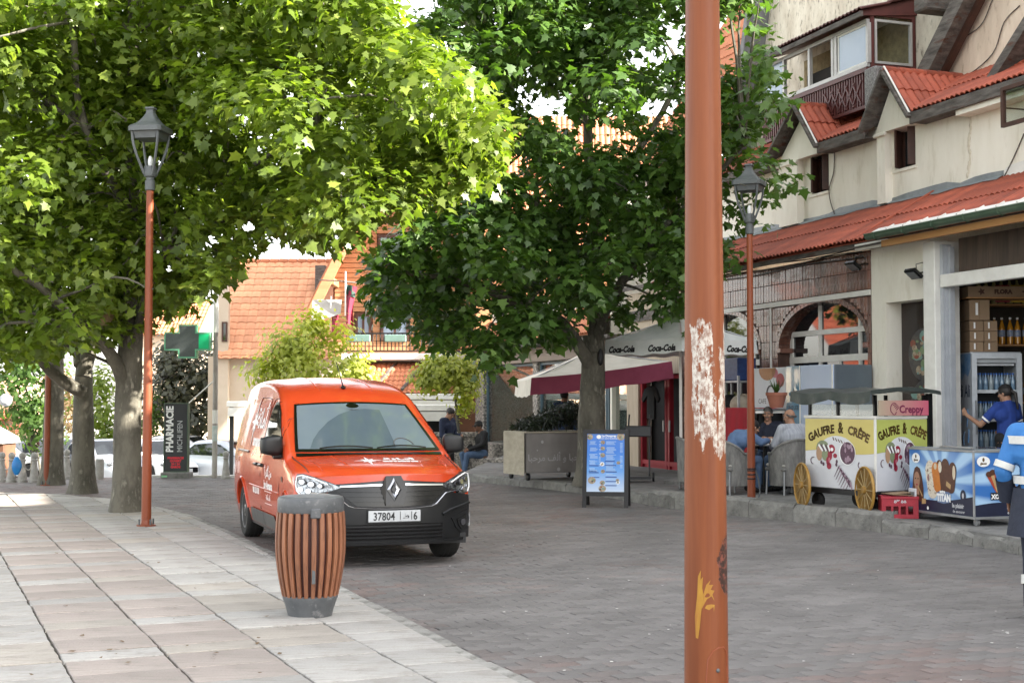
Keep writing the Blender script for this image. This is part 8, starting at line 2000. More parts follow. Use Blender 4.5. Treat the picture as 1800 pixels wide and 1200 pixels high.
def tpos(px, Y): q = AT(px, 800, Y); return q.x, q.y
x, y = tpos(1386, 21.55); wicker_chair('grey wicker chair carrying the bald person, next to the crepe cart', x, y, radians(205))
x, y = tpos(1285, 21.55); wicker_chair('grey wicker chair left of the terrace lamp post under the leaning person', x, y, radians(118))
x, y = tpos(1350, 23.3); wicker_chair('grey wicker chair behind the table, under the person facing us', x, y, radians(-10))
x, y = tpos(1222, 22.6); wicker_chair('empty grey wicker chair half hidden by the close lamp post', x, y, radians(95))
x, y = tpos(1410, 23.0); wicker_chair('grey wicker chair of the person in the white cap', x, y, radians(100))
x, y = tpos(1345, 22.45); tb = thing('cafe_table', 'small round cafe table with a pale top among the wicker chairs', 'table', (x, y, ZR)); m = MB(); m.lathe([(.36, .73), (.37, .745), (.36, .76), (0, .762)], 30); obj('table_top', m, WHT, tb); m = MB(); m.lathe([(.25, 0), (.24, .02), (.04, .05), (.035, .73)], 16); obj('leg', m, BLK, tb)
m = MB(); m.lathe([(.03, 0), (.034, .08), (.028, .08)], 12); tag(obj('glass_cup', m, WHT, loc=(x + .08, y - .05, ZR + .763)), 'white cup standing on the cafe table', 'cup')
# --- things against the arcade: red covered table, menu poster, plant, drinks shelf
REDC = M('red_table_cloth', (.40, .018, .030), (.32, .014, .025), sc=3, rough=.85); REDO = M('faded_red_cloth', (.46, .13, .085), (.40, .10, .07), sc=3, rough=.85)
q = FW(-4.55, -1.0, ZR); rt = thing('covered_table', 'long table under a bright red cloth in front of the arch', 'table', (q.x, q.y, ZR), FROT)
m = MB(); m.box(-1.15, 1.25, -.3, .35, 1.24, 1.28); obj('table_top', m, WHT, rt)
for x in (-1.05, 1.15): m = MB(); m.box(x - .03, x + .03, -.2, .25, 0, 1.24); obj('leg', m, BLK, rt)
def draped(name, x0, x1, mat, zf):
 m = MB(); m.grid(40, 6, lambda a, b: (x0 + (x1 - x0) * a, -.33 - .05 * b - .035 * sin(a * 26) * b, 1.32 - (1.32 - zf) * b)); m.grid(10, 3, lambda a, b: (x0 + (x1 - x0) * a, -.33 + .7 * b, 1.32 + .012 * sin(a * 9 + b * 4)), flip=False)
 return tag(obj(name, m, mat, loc=rt.location, rot=(0, 0, FROT), recalc=True, smooth=60), 'bright red cloth hanging over the table front' if mat is REDC else 'faded orange red cloth in the middle of the covered table', 'cloth', 'table cloths')
draped('table_cloth', -1.18, -.75, REDC, .1); draped('table_cloth', -.75, .10, REDO, .1); draped('table_cloth', .10, 1.28, REDC, .1)
u, z = F(1352, 700, -.55); q = FW(u, -.55, 0); ps_ = thing('menu_poster', 'white poster board with cup drawings standing behind the red table', 'poster', (q.x, q.y, ZR), FROT)
m = MB(); m.box(-.62, .62, -.02, .02, .95, 2.02, b=.008); pb2 = obj('board', m, M('poster_white', (.60, .66, .68), (.54, .60, .63), sc=3, rough=.5), ps_)
for x in (-.5, .5): m = MB(); m.box(x - .02, x + .02, -.015, .015, 0, .95); obj('leg', m, BLK, ps_)
for x, z, rx, rz_, mm in ((-.02, 2.0, .30, .20, PINE), (.42, 1.80, .14, .12, REDP), (.25, 1.92, .1, .08, M('poster_pink', (.5, .16, .2), rough=.5))): m = MB(); m.add([(a, -.0215, min(2.015, b)) for a, b in ngon(x, z, rx, rz_, 16)], [tuple(range(16))]); obj('print_blot', m, mm, pb2)
m = MB(); m.tube([(.10 + .13 * cos(a), -.022, 1.58 + .13 * sin(a)) for a in [.6 + .45 * k for k in range(12)]], .016, 4); m.tube([(.23, -.022, 1.70), (.23, -.022, 1.46), (.30, -.022, 1.44)], .016, 4); m.tube([(.10 + .10 * cos(a), -.022, 1.15 + .11 * sin(a)) for a in [1 + .4 * k for k in range(10)]], .012, 4); obj('print_curls', m, DGR, pb2, kind='stuff')
m = MB(); letter(m, 'CAFE', .12, lambda a, b: (a - .2, -.022, 1.40 + b)); obj('print_words', m, DGR, pb2, kind='stuff', smooth=0)
u, z = F(1365, 712, -1.0); q = FW(u, -1.0, 0); pt = thing('potted_plant', 'small spiky plant in a terracotta pot on the red table', 'plant', (q.x, q.y, ZR + 1.335)); m = MB(); m.lathe([(.11, 0), (.16, .20), (.18, .20), (.18, .25), (.15, .25), (0, .22)], 18); obj('pot', m, M('terracotta', (.32, .12, .075), (.26, .095, .06), rough=.8), pt)
for k in range(16):
 a = 2.4 * k; m = MB(); L = random.uniform(.16, .30); m.add([(.02 * cos(a + 1.57), .02 * sin(a + 1.57), .22), (-.02 * cos(a + 1.57), -.02 * sin(a + 1.57), .22), (L * .6 * cos(a), L * .6 * sin(a), .22 + L)], [(0, 1, 2)]); obj('leaf', m, MIDLF, pt)
u, z = F(1292, 640, -.5); q = FW(u, -.5, 0); sh_ = thing('drinks_shelf', 'metal shelf rack with bags standing left of the terrace lamp post', 'shelf', (q.x, q.y, ZR), FROT)
for x in (-.5, .5):
 for y_ in (-.2, .2): m = MB(); m.box(x - .02, x + .02, y_ - .02, y_ + .02, 0, 1.9); obj('post', m, STEEL, sh_)
for z in (.5, 1.15, 1.78): m = MB(); m.box(-.52, .52, -.22, .22, z, z + .03); obj('shelf', m, STEEL, sh_)
m = MB(); m.box(-.45, .45, -.19, .19, 1.815, 2.22, b=.015); m2 = tag(obj('drinks_crate', m, M('navy_crate', (.012, .03, .11), (.02, .05, .16), sc=18, rough=.45), loc=sh_.location, rot=(0, 0, FROT)), 'navy blue drinks crate on top of the shelf rack', 'crate')
for x, zz, mm, lb in ((-.2, 1.18, M('black_bag', (.015, .015, .017), rough=.7), 'black bag on the middle shelf of the rack'), (.25, 1.18, CANV, 'beige bag on the middle shelf of the rack'), (.1, .53, WHT, 'pale sack on the low shelf of the rack')):
 m = MB(); m.blob((0, 0, .19), (.22, .17, .20), 12, 8); r_ = Matrix.Rotation(FROT, 3, 'Z') @ Vector((x, 0, zz)); tag(obj('bag', m, mm, loc=Vector(sh_.location) + r_), lb, 'bag')
# --- glass fronted cold cabinet in front of the arch
VF = -.75; ux = [F(p, 640, VF)[0] for p in (1384, 1410, 1466)]; q = FW(ux[0], VF, 0)
cb_ = thing('cold_cabinet', 'tall pale blue cold cabinet with a grey side standing before the big arch', 'fridge', (q.x, q.y, ZR), FROT); ht = 2.02; wA, wB = ux[1] - ux[0], ux[2] - ux[0]
m = MB(); m.box(0, wB, .012, .70, .08, ht, b=.015); obj('body', m, M('cabinet_grey', (.10, .125, .145), (.085, .105, .125), sc=3, rough=.45), cb_)
m = MB(); m.box(.0, wA - .03, -.03, .008, .12, ht, b=.006); dd_ = obj('glass_door', m, M('blue_door_print', (.10, .24, .36), (.22, .36, .46), sc=3, rough=.12, coat=.8, stretch=(1, 1, 1.5)), cb_)
m = MB(); letter(m, 'aqua', .15, lambda a, b: (wA * .5 + a, -.032, 1.30 + b), sx=1.2); m.add([(wA * .5 + a, -.032, 1.5 + b) for a, b in ((-.05, 0), (.10, -.02), (.01, .16))], [(0, 1, 2)]); obj('lettering', m, DGR, dd_, smooth=0, kind='stuff')
m = MB(); m.box(wA, wB - .004, -.03, .008, .12, ht, b=.006); obj('white_door', m, M('pale_blue_panel', (.46, .54, .68), (.43, .51, .65), sc=2, rough=.4), cb_)
for x in (wA - .015, wB + .004): m = MB(); m.box(x - .012, x + .012, -.045, -.032, .12, ht); obj('edge_strip', m, WHT, cb_)
m = MB(); m.box(wB + .001, wB + .004, .45, .6, 1.45, 1.66); obj('sticker', m, PLATE, cb_)
m = MB(); m.box(.02, wB - .02, .02, .68, 0, .08); obj('plinth', m, BLK, cb_)
# --- crepe cart
kp_ = Vector((4.55, 17.35)); KZ = ZR + .02
CX = Vector((-.47, .883)); crz = atan2(-.883, .47)
cart = thing('crepe_cart', 'yellow and white crepe cart with gold spoked wheels and a black canopy', 'cart', (kp_.x, kp_.y, KZ), crz)
LW, DW, Z0, Z1 = 1.34, .92, .29, 1.20
CARTY = M('cart_yellow', (.56, .47, .13), (.52, .43, .115), sc=2, rough=.35, coat=.3); CARTG = M('cart_lime', (.42, .46, .12), (.38, .42, .11), sc=2, rough=.35, coat=.3); CARTW = M('cart_white', (.60, .61, .63), (.56, .57, .60), sc=2, rough=.35, coat=.3); GOLD = M('gold_rim', (.36, .21, .045), (.30, .165, .035), sc=10, rough=.45)
BRN = M('brown_print', (.10, .055, .012), rough=.5); PURP = M('plum_print', (.07, .035, .055), (.12, .06, .09), sc=30, rough=.5); GRNP = M('olive_print', (.22, .26, .15), rough=.5); CRIMP = M('berry_print', (.33, .02, .05), (.26, .02, .04), sc=20, rough=.5)
m = MB(); m.box(-LW, 0, 0, DW, Z0, Z1, b=.008); box_ = obj('body', m, CARTW, cart)
zy = Z0 + (Z1 - Z0) * .52
faces_ = [(lambda a, b, d=.004: (-LW + a, -d, b), LW, CARTY), (lambda a, b, d=.004: (d, a, b), DW, CARTG)]
for fi, (fn, wl_, ym) in enumerate(faces_):
 m = MB(); n_ = 16; top = [(wl_ * k / n_, zy + .02 * sin(6.3 * k / n_)) for k in range(n_ + 1)]
 poly = [(.012, Z1 - .01)] + [(max(.012, min(wl_ - .012, a)), b) for a, b in top] + [(wl_ - .012, Z1 - .01)]
 m.add([fn(a, b) for a, b in poly], [tuple(range(len(poly)))]); pan = obj('painted_panel', m, ym, box_, smooth=0, recalc=False, label='front panel reading GAUFRE & CRÊPE' if fi == 0 else 'end panel reading GAUFRE & CRÊPE')
 m = MB(); m.add([fn(wl_ * .47 + a, zy + .02 + b, .005) for a, b in ngon(0, 0, wl_ * .25, .19, 24)], [tuple(range(24))]); obj('white_disc', m, CARTW, pan)
 m = MB(); R0 = wl_ * .95
 def arcw(a, b, R0=R0): t = a / R0; return ((R0 + b) * sin(t), (R0 + b) * cos(t) - R0)
 kx_ = wl_ / 1.34
 for w_, ox_, sz_, sx_ in (('GAUFRE', -.335, .150, .92), ('&', .035, .195, .75), ('CRÊPE', .365, .150, .92)):
  letter(m, w_, sz_, lambda a, b: fn(wl_ * .5 + a, Z1 - .185 + b, .0065), bold=.007, sx=kx_ * sx_, warp=lambda a, b, ox_=ox_: arcw(a + ox_ * kx_, b)); obj('lettering', m, BRN, pan, smooth=0, kind='stuff')
 k_ = wl_ / 1.34
 def blot(poly, mat, d=.0065, name='print_shape'): 
  m = MB(); m.add([fn(a * k_, b, d) for a, b in poly], [tuple(range(len(poly)))]); return obj(name, m, mat, pan, smooth=0)
 blot(ngon(.36, .80, .13, .11, 18), GRNP); blot(ngon(.29, .74, .06, .10, 14), M('waffle_print', (.42, .26, .16), rough=.5), .007); blot(ngon(.42, .72, .08, .08, 14), GRNP, .0072)
 for k in range(5): blot([(.27 + .045 * k, .84), (.29 + .045 * k, .865), (.37 + .035 * k, .78), (.35 + .035 * k, .76)], WHITE if k % 2 == 0 else PURP, .0078)
 for x, z, rx, rz_ in ((.53, .80, .07, .06), (.50, .72, .045, .07), (.46, .64, .035, .06), (.48, .58, .045, .045), (.60, .715, .04, .03)): blot(ngon(x, z, rx, rz_, 12), CRIMP, .0075)
 blot(ngon(.54, .795, .03, .025, 10), WHITE, .0082); blot(ngon(.49, .66, .02, .03, 8), M('poster_pink', (.5, .16, .2)), .0082)
 for x, z in ((.37, .60), (.62, .60), (.63, .64), (.33, .62)): blot(ngon(x, z, .022, .026, 9), PURP)
 blot(ngon(.83, .755, .155, .155, 22), WHITE, .0062); blot([(a, b) for a, b in ngon(.835, .755, .14, .145, 22) if True], PURP, .007)
 for k in range(12): x, z = .83 + random.uniform(-.10, .10), .755 + random.uniform(-.11, .11); blot(ngon(x, z, random.uniform(.012, .03), random.uniform(.02, .045), 7, random.random()), M('pale_plum', (.36, .25, .31), rough=.5), .0078)
 for k in range(7):
  for s2 in (0, 1): blot([(.66 + .035 * k, .56 - .030 * k + s2 * .02), (.69 + .035 * k, .575 - .03 * k + s2 * .02), (.74 + .03 * k - s2 * .15, .50 - .034 * k - s2 * .05), (.72 + .03 * k - s2 * .15, .485 - .034 * k - s2 * .05)], PURP if (k + s2) % 3 else M('pale_plum', (.36, .25, .31)), .0068 + .0002 * k)
 for k in range(4): m = MB(); m.tube([fn((.56 + .05 * k) * k_, .955 - .012 * k, .007), fn((.58 + .055 * k) * k_, .915 - .012 * k, .007)], .006, 4); obj('print_dash', m, BRN, pan)
 m = MB(); m.tube([fn((.17 + .05 * cos(a)) * k_, .64 + .045 * sin(a), .007) for a in [1.2 + .5 * k for k in range(8)]], .005, 4); m.tube([fn((1.08 + .05 * cos(a)) * k_, .61 + .045 * sin(a), .007) for a in [2.2 + .5 * k for k in range(8)]], .005, 4); obj('print_curl', m, PURP, pan, kind='stuff')
for (x0, x1, y0, y1) in ((-LW - .012, .012, -.012, .012), (-.012, .012, .0125, DW + .012)):
 m = MB(); m.box(x0, x1, y0, y1, Z1 + .001, Z1 + .035, b=.004); obj('top_rail', m, WHT, cart)
m = MB(); m.box(-.010, .014, -.014, .010, Z0, Z1 - .002); obj('corner_strip', m, WHT, cart)
m = MB(); m.box(-LW - .01, .01, -.01, DW + .01, Z0 - .07, Z0 - .002, b=.006); obj('chassis', m, BLK, cart)
for x in (-LW + .04, -.10):
 w = link('gold_wheel', None, cart, (x, -.09, .31), (0, 0, radians(-20))); m = MB(); R_ = .285
 n_ = 40; prf = [(R_ + .014 * cos(t), .020 * sin(t)) for t in [2 * pi * k / 8 for k in range(9)]]
 m.lathe(prf, n_, axis='y'); obj('rim', m, GOLD, w)
 for k in range(12): a = 2 * pi * k / 12; m = MB(); m.tube([(.03 * cos(a), 0, .03 * sin(a)), (R_ * cos(a), 0, R_ * sin(a))], .006, 5); obj('spoke', m, M('pale_spoke', (.44, .34, .18), (.36, .26, .12), rough=.5), w)
 m = MB(); m.lathe([(.045, -.035), (.05, -.02), (.05, .02), (.03, .03)], 14, axis='y'); obj('hub', m, GOLD, w)
for x, y in ((-LW + .14, .10), (-.18, .10), (-LW + .14, DW - .12), (-.05, DW - .15)):
 m = MB(); m.lathe([(.05, -.03), (.10, -.03), (.11, -.015), (.11, .015), (.10, .03), (.05, .03)], 20, c=(x, y, .11), axis='y'); obj('castor_wheel', m, TYRE, cart); m = MB(); m.box(x - .02, x + .02, y - .05, y + .05, .11, Z0 - .068); obj('fork', m, BLK, cart)
zc0 = 1.40
for x in (-LW + .05, -LW * .55, -.05):
 for y in (.05, DW - .05): m = MB(); m.box(x - .018, x + .018, y - .018, y + .018, Z1 + .001, zc0 + .1); obj('post', m, BLK, cart)
m = MB(); m.box(-LW + .07, -.07, .045, .05, Z1 + .001, zc0 - .02); obj('glass_guard', m, M('shop_pane', (.8, .85, .85)), cart)
CANB = M('black_tarpaulin', (.030, .038, .036), (.05, .06, .055), sc=4, rough=.38, bump=.5, bsc=9)
m = MB(); m.grid(24, 14, lambda a, b: (-LW - .12 + (LW + .2) * a, -.14 + (DW + .26) * b, zc0 + .15 + .05 * sin(pi * b) - .03 * abs(sin(a * pi * 2)) + .008 * noise.noise((a * 7, b * 6, 0)))); m.grid(40, 4, lambda a, b: (-LW - .12 + (LW + .2) * a, -.14 - .012 * b + .012 * sin(a * 31) * b, zc0 + .15 - .03 * abs(sin(a * pi * 2)) - (.13 + .02 * sin(a * 9)) * b)); m.grid(20, 3, lambda a, b: (.08 + .01 * b, -.14 + (DW + .26) * a, zc0 + .15 + .05 * sin(pi * a) - .05 * b)); m.grid(20, 3, lambda a, b: (-LW - .12, -.14 + (DW + .26) * a, zc0 + .15 + .05 * sin(pi * a) - .13 * b)); obj('canopy', m, CANB, cart, recalc=False, smooth=50)
nb_ = link('name_board', None, cart, (0, 0, 0)); m = MB(); m.box(.03, .05, .02, DW - .06, Z1 + .04, zc0 + .03, b=.003)
pk = bpy.data.materials.new('pink_fade_print'); pk.use_nodes = True; nt = pk.node_tree; tcn = nt.nodes.new('ShaderNodeTexCoord'); sp = nt.nodes.new('ShaderNodeSeparateXYZ'); rp_ = nt.nodes.new('ShaderNodeValToRGB'); nt.links.new(tcn.outputs['Object'], sp.inputs[0]); nt.links.new(sp.outputs['Y'], rp_.inputs[0]); el = rp_.color_ramp.elements; el[0].color = (.40, .33, .24, 1); el[1].position = .9; el[1].color = (.50, .09, .16, 1); nt.links.new(rp_.outputs[0], nt.nodes['Principled BSDF'].inputs['Base Color'])
obj('board', m, pk, nb_, label='pink fading board reading Creppy'); m = MB(); letter(m, 'Creppy', .135, lambda a, b: (.052, .56 + a, Z1 + .075 + b), bold=.004); m.tube([(.052, .27 + .06 * cos(a) * (1 if a < 4 else .7), Z1 + .125 + .075 * sin(a)) for a in [1.2 + .35 * k for k in range(14)]], .006, 4)
for k in range(4): m.tube([(.052, .25 + .02 * k, Z1 + .17 - .02 * k), (.052, .31 + .015 * k, Z1 + .19 - .014 * k)], .005, 4)
obj('lettering', m, M('berry_ink', (.16, .012, .06), rough=.5), nb_, smooth=0, kind='stuff')
m = MB(); m.box(-.02, .028, DW - .05, DW + .03, Z0, zc0 + .12); obj('rear_post', m, BLK, cart)
# --- ice cream freezer
fz_ = Vector((5.32, 15.98)); fd = Vector((-.30, .954)); frz = atan2(-.954, .30)
fz = thing('ice_cream_freezer', 'chest freezer with blue ice cream advertising on castors at the kerb', 'freezer', (fz_.x, fz_.y, ZR), frz)
FL, FDp, FZ0, FZ1 = 1.30, .72, .10, .86
FB = bpy.data.materials.new('blue_ray_print'); FB.use_nodes = True; nt = FB.node_tree; n = nt.nodes; l = nt.links
tcn = n.new('ShaderNodeTexCoord'); mpn = n.new('ShaderNodeMapping'); l.new(tcn.outputs['Object'], mpn.inputs[0]); mpn.inputs['Location'].default_value = (.62, 0, -.48); sp = n.new('ShaderNodeSeparateXYZ'); l.new(mpn.outputs[0], sp.inputs[0])
def mth(op, *a):
 x = n.new('ShaderNodeMath'); x.operation = op
 for i, q in enumerate(a):
  if isinstance(q, (int, float)): x.inputs[i].default_value = q
  else: l.new(q, x.inputs[i])
 return x.outputs[0]
hx = mth('ADD', sp.outputs['X'], mth('MULTIPLY', sp.outputs['Y'], .9)); ang = mth('ARCTAN2', sp.outputs['Z'], hx); wv = mth('SINE', mth('ADD', mth('MULTIPLY', ang, 11.0), mth('MULTIPLY', mth('SINE', mth('MULTIPLY', ang, 3.0)), 1.5)))
rr_ = mth('SQRT', mth('ADD', mth('MULTIPLY', hx, hx), mth('MULTIPLY', sp.outputs['Z'], sp.outputs['Z'])))
mr = n.new('ShaderNodeMapRange'); mr.inputs[1].default_value = -.5; mr.inputs[2].default_value = .7; l.new(wv, mr.inputs[0]); mx_ = n.new('ShaderNodeMix'); mx_.data_type = 'RGBA'; l.new(mr.outputs[0], mx_.inputs[0]); mx_.inputs[6].default_value = (.028, .14, .42, 1); mx_.inputs[7].default_value = (.34, .52, .72, 1)
m2_ = n.new('ShaderNodeMix'); m2_.data_type = 'RGBA'; mr2 = n.new('ShaderNodeMapRange'); mr2.inputs[1].default_value = .15; mr2.inputs[2].default_value = .6; mr2.inputs[3].default_value = .55; mr2.inputs[4].default_value = 0; l.new(rr_, mr2.inputs[0]); l.new(mr2.outputs[0], m2_.inputs[0]); l.new(mx_.outputs[2], m2_.inputs[6]); m2_.inputs[7].default_value = (.42, .62, .80, 1)
l.new(m2_.outputs[2], n['Principled BSDF'].inputs['Base Color']); n['Principled BSDF'].inputs['Roughness'].default_value = .3
m = MB(); m.box(-FL, 0, 0, FDp, FZ0, FZ1, b=.012); fb = obj('body', m, FB, fz)
NAVP = M('navy_print', (.010, .014, .04), rough=.4); CHOC = M('chocolate_print', (.065, .022, .012), (.095, .035, .018), sc=22, rough=.4); CARA = M('caramel_print', (.52, .18, .025), (.42, .13, .02), sc=18, rough=.4); NUT = M('nut_white_print', (.62, .56, .46), (.20, .12, .08), sc=34, rough=.4, lo=.56, hi=.60); WAF = M('wafer_print', (.46, .30, .14), rough=.5)
ff = [(lambda a, b, d=.004: (-FL + a, -d, b), FL), (lambda a, b, d=.004: (d, a, b), FDp)]
def fp(fi, poly, mat, d=.0055, name='print_shape', par=None):
 m = MB(); m.add([ff[fi][0](a, b, d) for a, b in poly], [tuple(range(len(poly)))]); return obj(name, m, mat, par or fb, smooth=0)
for fi in (0, 1):
 wl_ = ff[fi][1]; base = .24; n_ = 14
 fp(fi, [(.012, FZ0 + .012)] + [(wl_ - .012, FZ0 + .012)] + [(wl_ - .012 - (wl_ - .024) * k / n_, (base + .10 - .07 * (k / n_) - .05 * sin(pi * k / n_)) if fi == 0 else base + .03 * sin(pi * k / n_)) for k in range(n_ + 1)], NAVP, .0052, 'navy_band')
 m = MB(); letter(m, 'le plaisir', .068, lambda a, b: ff[fi][0](wl_ * .77 + a, .195 + b, .0065), bold=.003, sx=1.0); letter(m, 'de savourer', .048, lambda a, b: ff[fi][0](wl_ * .78 + a, .135 + b, .0065), bold=.001); obj('lettering', m, M('pale_print', (.5, .5, .52), rough=.5), fb, smooth=0, kind='stuff')
 cx_ = .16 if fi == 0 else .13
 fp(fi, ngon(cx_, .745, .085 if fi == 0 else .09, .062, 20), WHITE, .006, 'round_logo'); fp(fi, ngon(cx_, .765, .016, .025, 10), BRN, .007, 'logo_drop')
 m = MB(); letter(m, 'glaces', .036, lambda a, b: ff[fi][0](cx_ + a, .712 + b, .007), bold=.002); obj('lettering', m, BRN, fb, smooth=0, kind='stuff')
fp(0, [(.06, .22), (.10, .55), (.13, .62), (.18, .645), (.24, .62), (.28, .52), (.31, .38), (.31, .22)], CHOC, .0056, 'hair_print'); fp(0, ngon(.175, .475, .062, .105, 18), SKIN, .0062, 'face_print'); fp(0, [(.14, .40), (.21, .40), (.22, .30), (.13, .30)], SKIN, .0060, 'neck_print')
for x in (.148, .202): fp(0, ngon(x, .495, .014, .008, 8), INK, .007, 'eye_print')
fp(0, ngon(.175, .42, .022, .010, 10), CRIMP, .007, 'lips_print'); fp(0, [(.19, .40), (.205, .41), (.30, .29), (.285, .275)], WAF, .0075, 'wafer_print'); fp(0, [(.27, .19), (.36, .20), (.36, .26), (.28, .26)], WAF, .006, 'wafer_print')
def icebar(x, z0, z1, w, mat, lean, d): 
 pts = []
 for k in range(9): a = pi * k / 8; pts.append((x + lean * (z1 - z0) + w * cos(a), z1 - w + w * 1.3 * sin(a)))
 for k in range(9): a = pi + pi * k / 8; pts.append((x + w * .9 * cos(a), z0 + w * .6 + w * .7 * sin(a)))
 return fp(0, pts, mat, d, 'ice_bar_print')
icebar(.50, .28, .70, .105, NUT, -.10, .006); icebar(.60, .36, .69, .075, CARA, -.12, .0064); icebar(.68, .34, .72, .07, CHOC, -.10, .0060); icebar(.76, .33, .735, .085, CHOC, .0, .0067); icebar(.87, .36, .70, .075, CHOC, .10, .0063); fp(0, ngon(.655, .655, .035, .07, 12, .5), NUT, .0069); fp(0, ngon(.93, .60, .03, .085, 12), M('vanilla_print', (.62, .52, .38), rough=.4), .0069); fp(0, [(.77, .44), (.86, .40), (.87, .455), (.785, .495)], WAF, .0072); fp(0, ngon(.56, .66, .03, .04, 10), M('vanilla_print', (.62, .52, .38)), .0069); fp(0, ngon(.42, .52, .025, .045, 10), M('poster_pink', (.5, .16, .2)), .006)
fp(0, [(.60, .235), (.59, .35), (.66, .375), (.84, .365), (.87, .31), (.83, .24), (.72, .225)], M('titan_shadow', (.12, .18, .32), rough=.5), .0074, 'title_shadow')
m = MB(); letter(m, 'TITAN', .115, lambda a, b: ff[0][0](.725 + a, .255 + b, .0085), bold=.008, sx=.82); letter(m, 'extra', .05, lambda a, b: ff[0][0](.70 + a, .35 + b, .0085), bold=.003); obj('lettering', m, WHITE, fb, smooth=0, kind='stuff', label='TITAN in white capitals')
fp(0, ngon(1.10, .34, .055, .07, 18), NAVP, .006, 'badge_print'); fp(0, ngon(1.10, .34, .018, .035, 8), M('pale_print', (.5, .5, .52)), .007); fp(0, ngon(.40, .15, .020, .022, 12), WHITE, .007)
m = MB(); m.box(.012, .17, -.022, -.004, FZ0 + .01, .37, b=.006); m.v = [(p_[0] - FL, p_[1], p_[2]) for p_ in m.v]; lock = obj('grille_cover', m, CARTW, fz); m = MB(); m.box(-FL + .04, -FL + .145, -.026, -.0225, FZ0 + .07, .33); obj('grille_plate', m, STEEL, lock)
for k in range(6):
 a = -.5 + .2 * k; x = .33; z = .36; dx, dz = sin(a), cos(a); fp(1, [(x + dx * .02 - dz * .006, z), (x + dx * .02 + dz * .006, z), (x + dx * .27 + dz * .035, z + dz * .27 - dx * .035), (x + dx * .27 - dz * .035, z + dz * .27 + dx * .035)], [M('cone_red', (.40, .06, .03), rough=.4), WAF][k % 2], .0055 + .0003 * k, 'cone_print'); fp(1, ngon(x + dx * .27, z + dz * .27, .042, .034, 12), CHOC if k < 5 else M('vanilla_print', (.6, .5, .36)), .008, 'scoop_print')
fp(1, [(.22, .30), (.44, .30), (.44, .385), (.22, .385)], INK, .009, 'name_box'); m = MB(); letter(m, 'XOOP', .07, lambda a, b: ff[1][0](.33 + a, .315 + b, .0105), bold=.004); obj('lettering', m, WHITE, fb, smooth=0, kind='stuff'); fp(1, ngon(.36, .22, .19, .05, 20), M('cyan_print', (.10, .34, .66), rough=.4), .0048); fp(1, ngon(.55, .42, .025, .05, 8), CARA, .006)
for (x0, x1, y0, y1, z0, z1) in ((-FL - .008, .008, -.012, .012, FZ1 - .012, FZ1 + .015), (-.012, .012, .0125, FDp, FZ1 - .012, FZ1 + .015), (-FL, .008, -.010, .012, FZ0 - .02, FZ0 + .01), (-.010, .012, .0125, FDp, FZ0 - .02, FZ0 + .01), (-.010, .012, -.012, .010, FZ0 + .011, FZ1 - .013)):
 m = MB(); m.box(x0, x1, y0, y1, z0, z1, b=.003); obj('edge_trim', m, STEEL, fz)
m = MB(); m.box(-FL + .02, -.02, .03, FDp - .03, FZ1 + .0, FZ1 + .028, b=.004); obj('lid', m, M('lid_glass', (.16, .19, .21), (.22, .25, .27), sc=3, rough=.1, coat=.7), fz); m = MB(); m.tube([(-.65, .0, FZ1 + .03), (-.55, -.02, FZ1 + .045), (.0, -.01, FZ1 + .04)], .012, 6); obj('lid_handle', m, STEEL, fz)
for x in (-FL + .08, -.08):
 for y in (.09, FDp - .09): m = MB(); m.lathe([(.012, -.018), (.042, -.016), (.042, .016), (.012, .018)], 14, c=(x, y, .042), axis='y'); m.box(x - .008, x + .008, y - .025, y + .025, .042, FZ0 - .02); obj('castor', m, STEEL, fz, kind='stuff')
# --- red bottle crate with flattened cardboard on top
cq = G(1580, 911, ZR - .0); cr_ = thing('bottle_crate', 'red plastic bottle crate on the kerb between cart and freezer', 'crate', (cq.x + .02, cq.y + .1, ZR + .005), radians(-6))
REDPL = M('red_crate_plastic', (.34, .014, .030), (.27, .012, .025), sc=8, rough=.45)
m = MB(); w2, d2, h2 = .22, .15, .27
holes = [(-.17 + .088 * k, -.17 + .088 * k + .062, .05, .15) for k in range(4)]
holed(m, -w2, w2, 0, h2, holes, -d2, -d2 + .02); holed(m, -w2, w2, 0, h2, [], d2 - .02, d2)
for sx in (-1, 1): m.box(sx * w2 - (.02 if sx > 0 else 0), sx * w2 + (0 if sx > 0 else .02), -d2 + .021, d2 - .021, 0, h2)
m.box(-w2 + .02, w2 - .02, -d2 + .02, d2 - .02, .0, .02); obj('shell', m, REDPL, cr_, smooth=0)
m = MB(); m.box(-w2 - .008, w2 + .008, -d2 - .008, -d2 - .001, h2 - .035, h2, b=.003); obj('rim', m, REDPL, cr_); m = MB(); letter(m, '\u06F5\u06F3 \u06F5\u06F5', .06, lambda a, b: (a, -d2 - .0015, .185 + b), bold=.003); obj('lettering', m, M('pale_print', (.5, .5, .52)), cr_, smooth=0, kind='stuff')
m = MB(); m.box(-.16, .2, -.12, .12, 0, .012, T=Matrix.Rotation(radians(4), 4, 'Y')); m.box(-.1, .16, -.08, .13, .016, .026, T=Matrix.Rotation(radians(-3), 4, 'Y')); CARD = M('cardboard', (.27, .185, .115), (.23, .155, .095), sc=3, rough=.85, rnd=.12)
tag(obj('cardboard_sheet', m, CARD, loc=(cr_.location.x, cr_.location.y, ZR + .285), rot=(0, 0, .3), kind='stuff'), 'folded cardboard lying on the red bottle crate', 'cardboard')
u, z = F(1650, 782, -.3); q = FW(u, -.3, 0); t = thing('menu_lectern', 'dark box on a post at the foot of the white pillar', 'box', (q.x, q.y, ZR), FROT); m = MB(); m.box(-.15, .15, -.05, .05, .62, .78, b=.01); obj('box', m, BROWNW, t); m = MB(); m.box(-.03, .03, -.03, .03, 0, .62); obj('post', m, BLK, t)
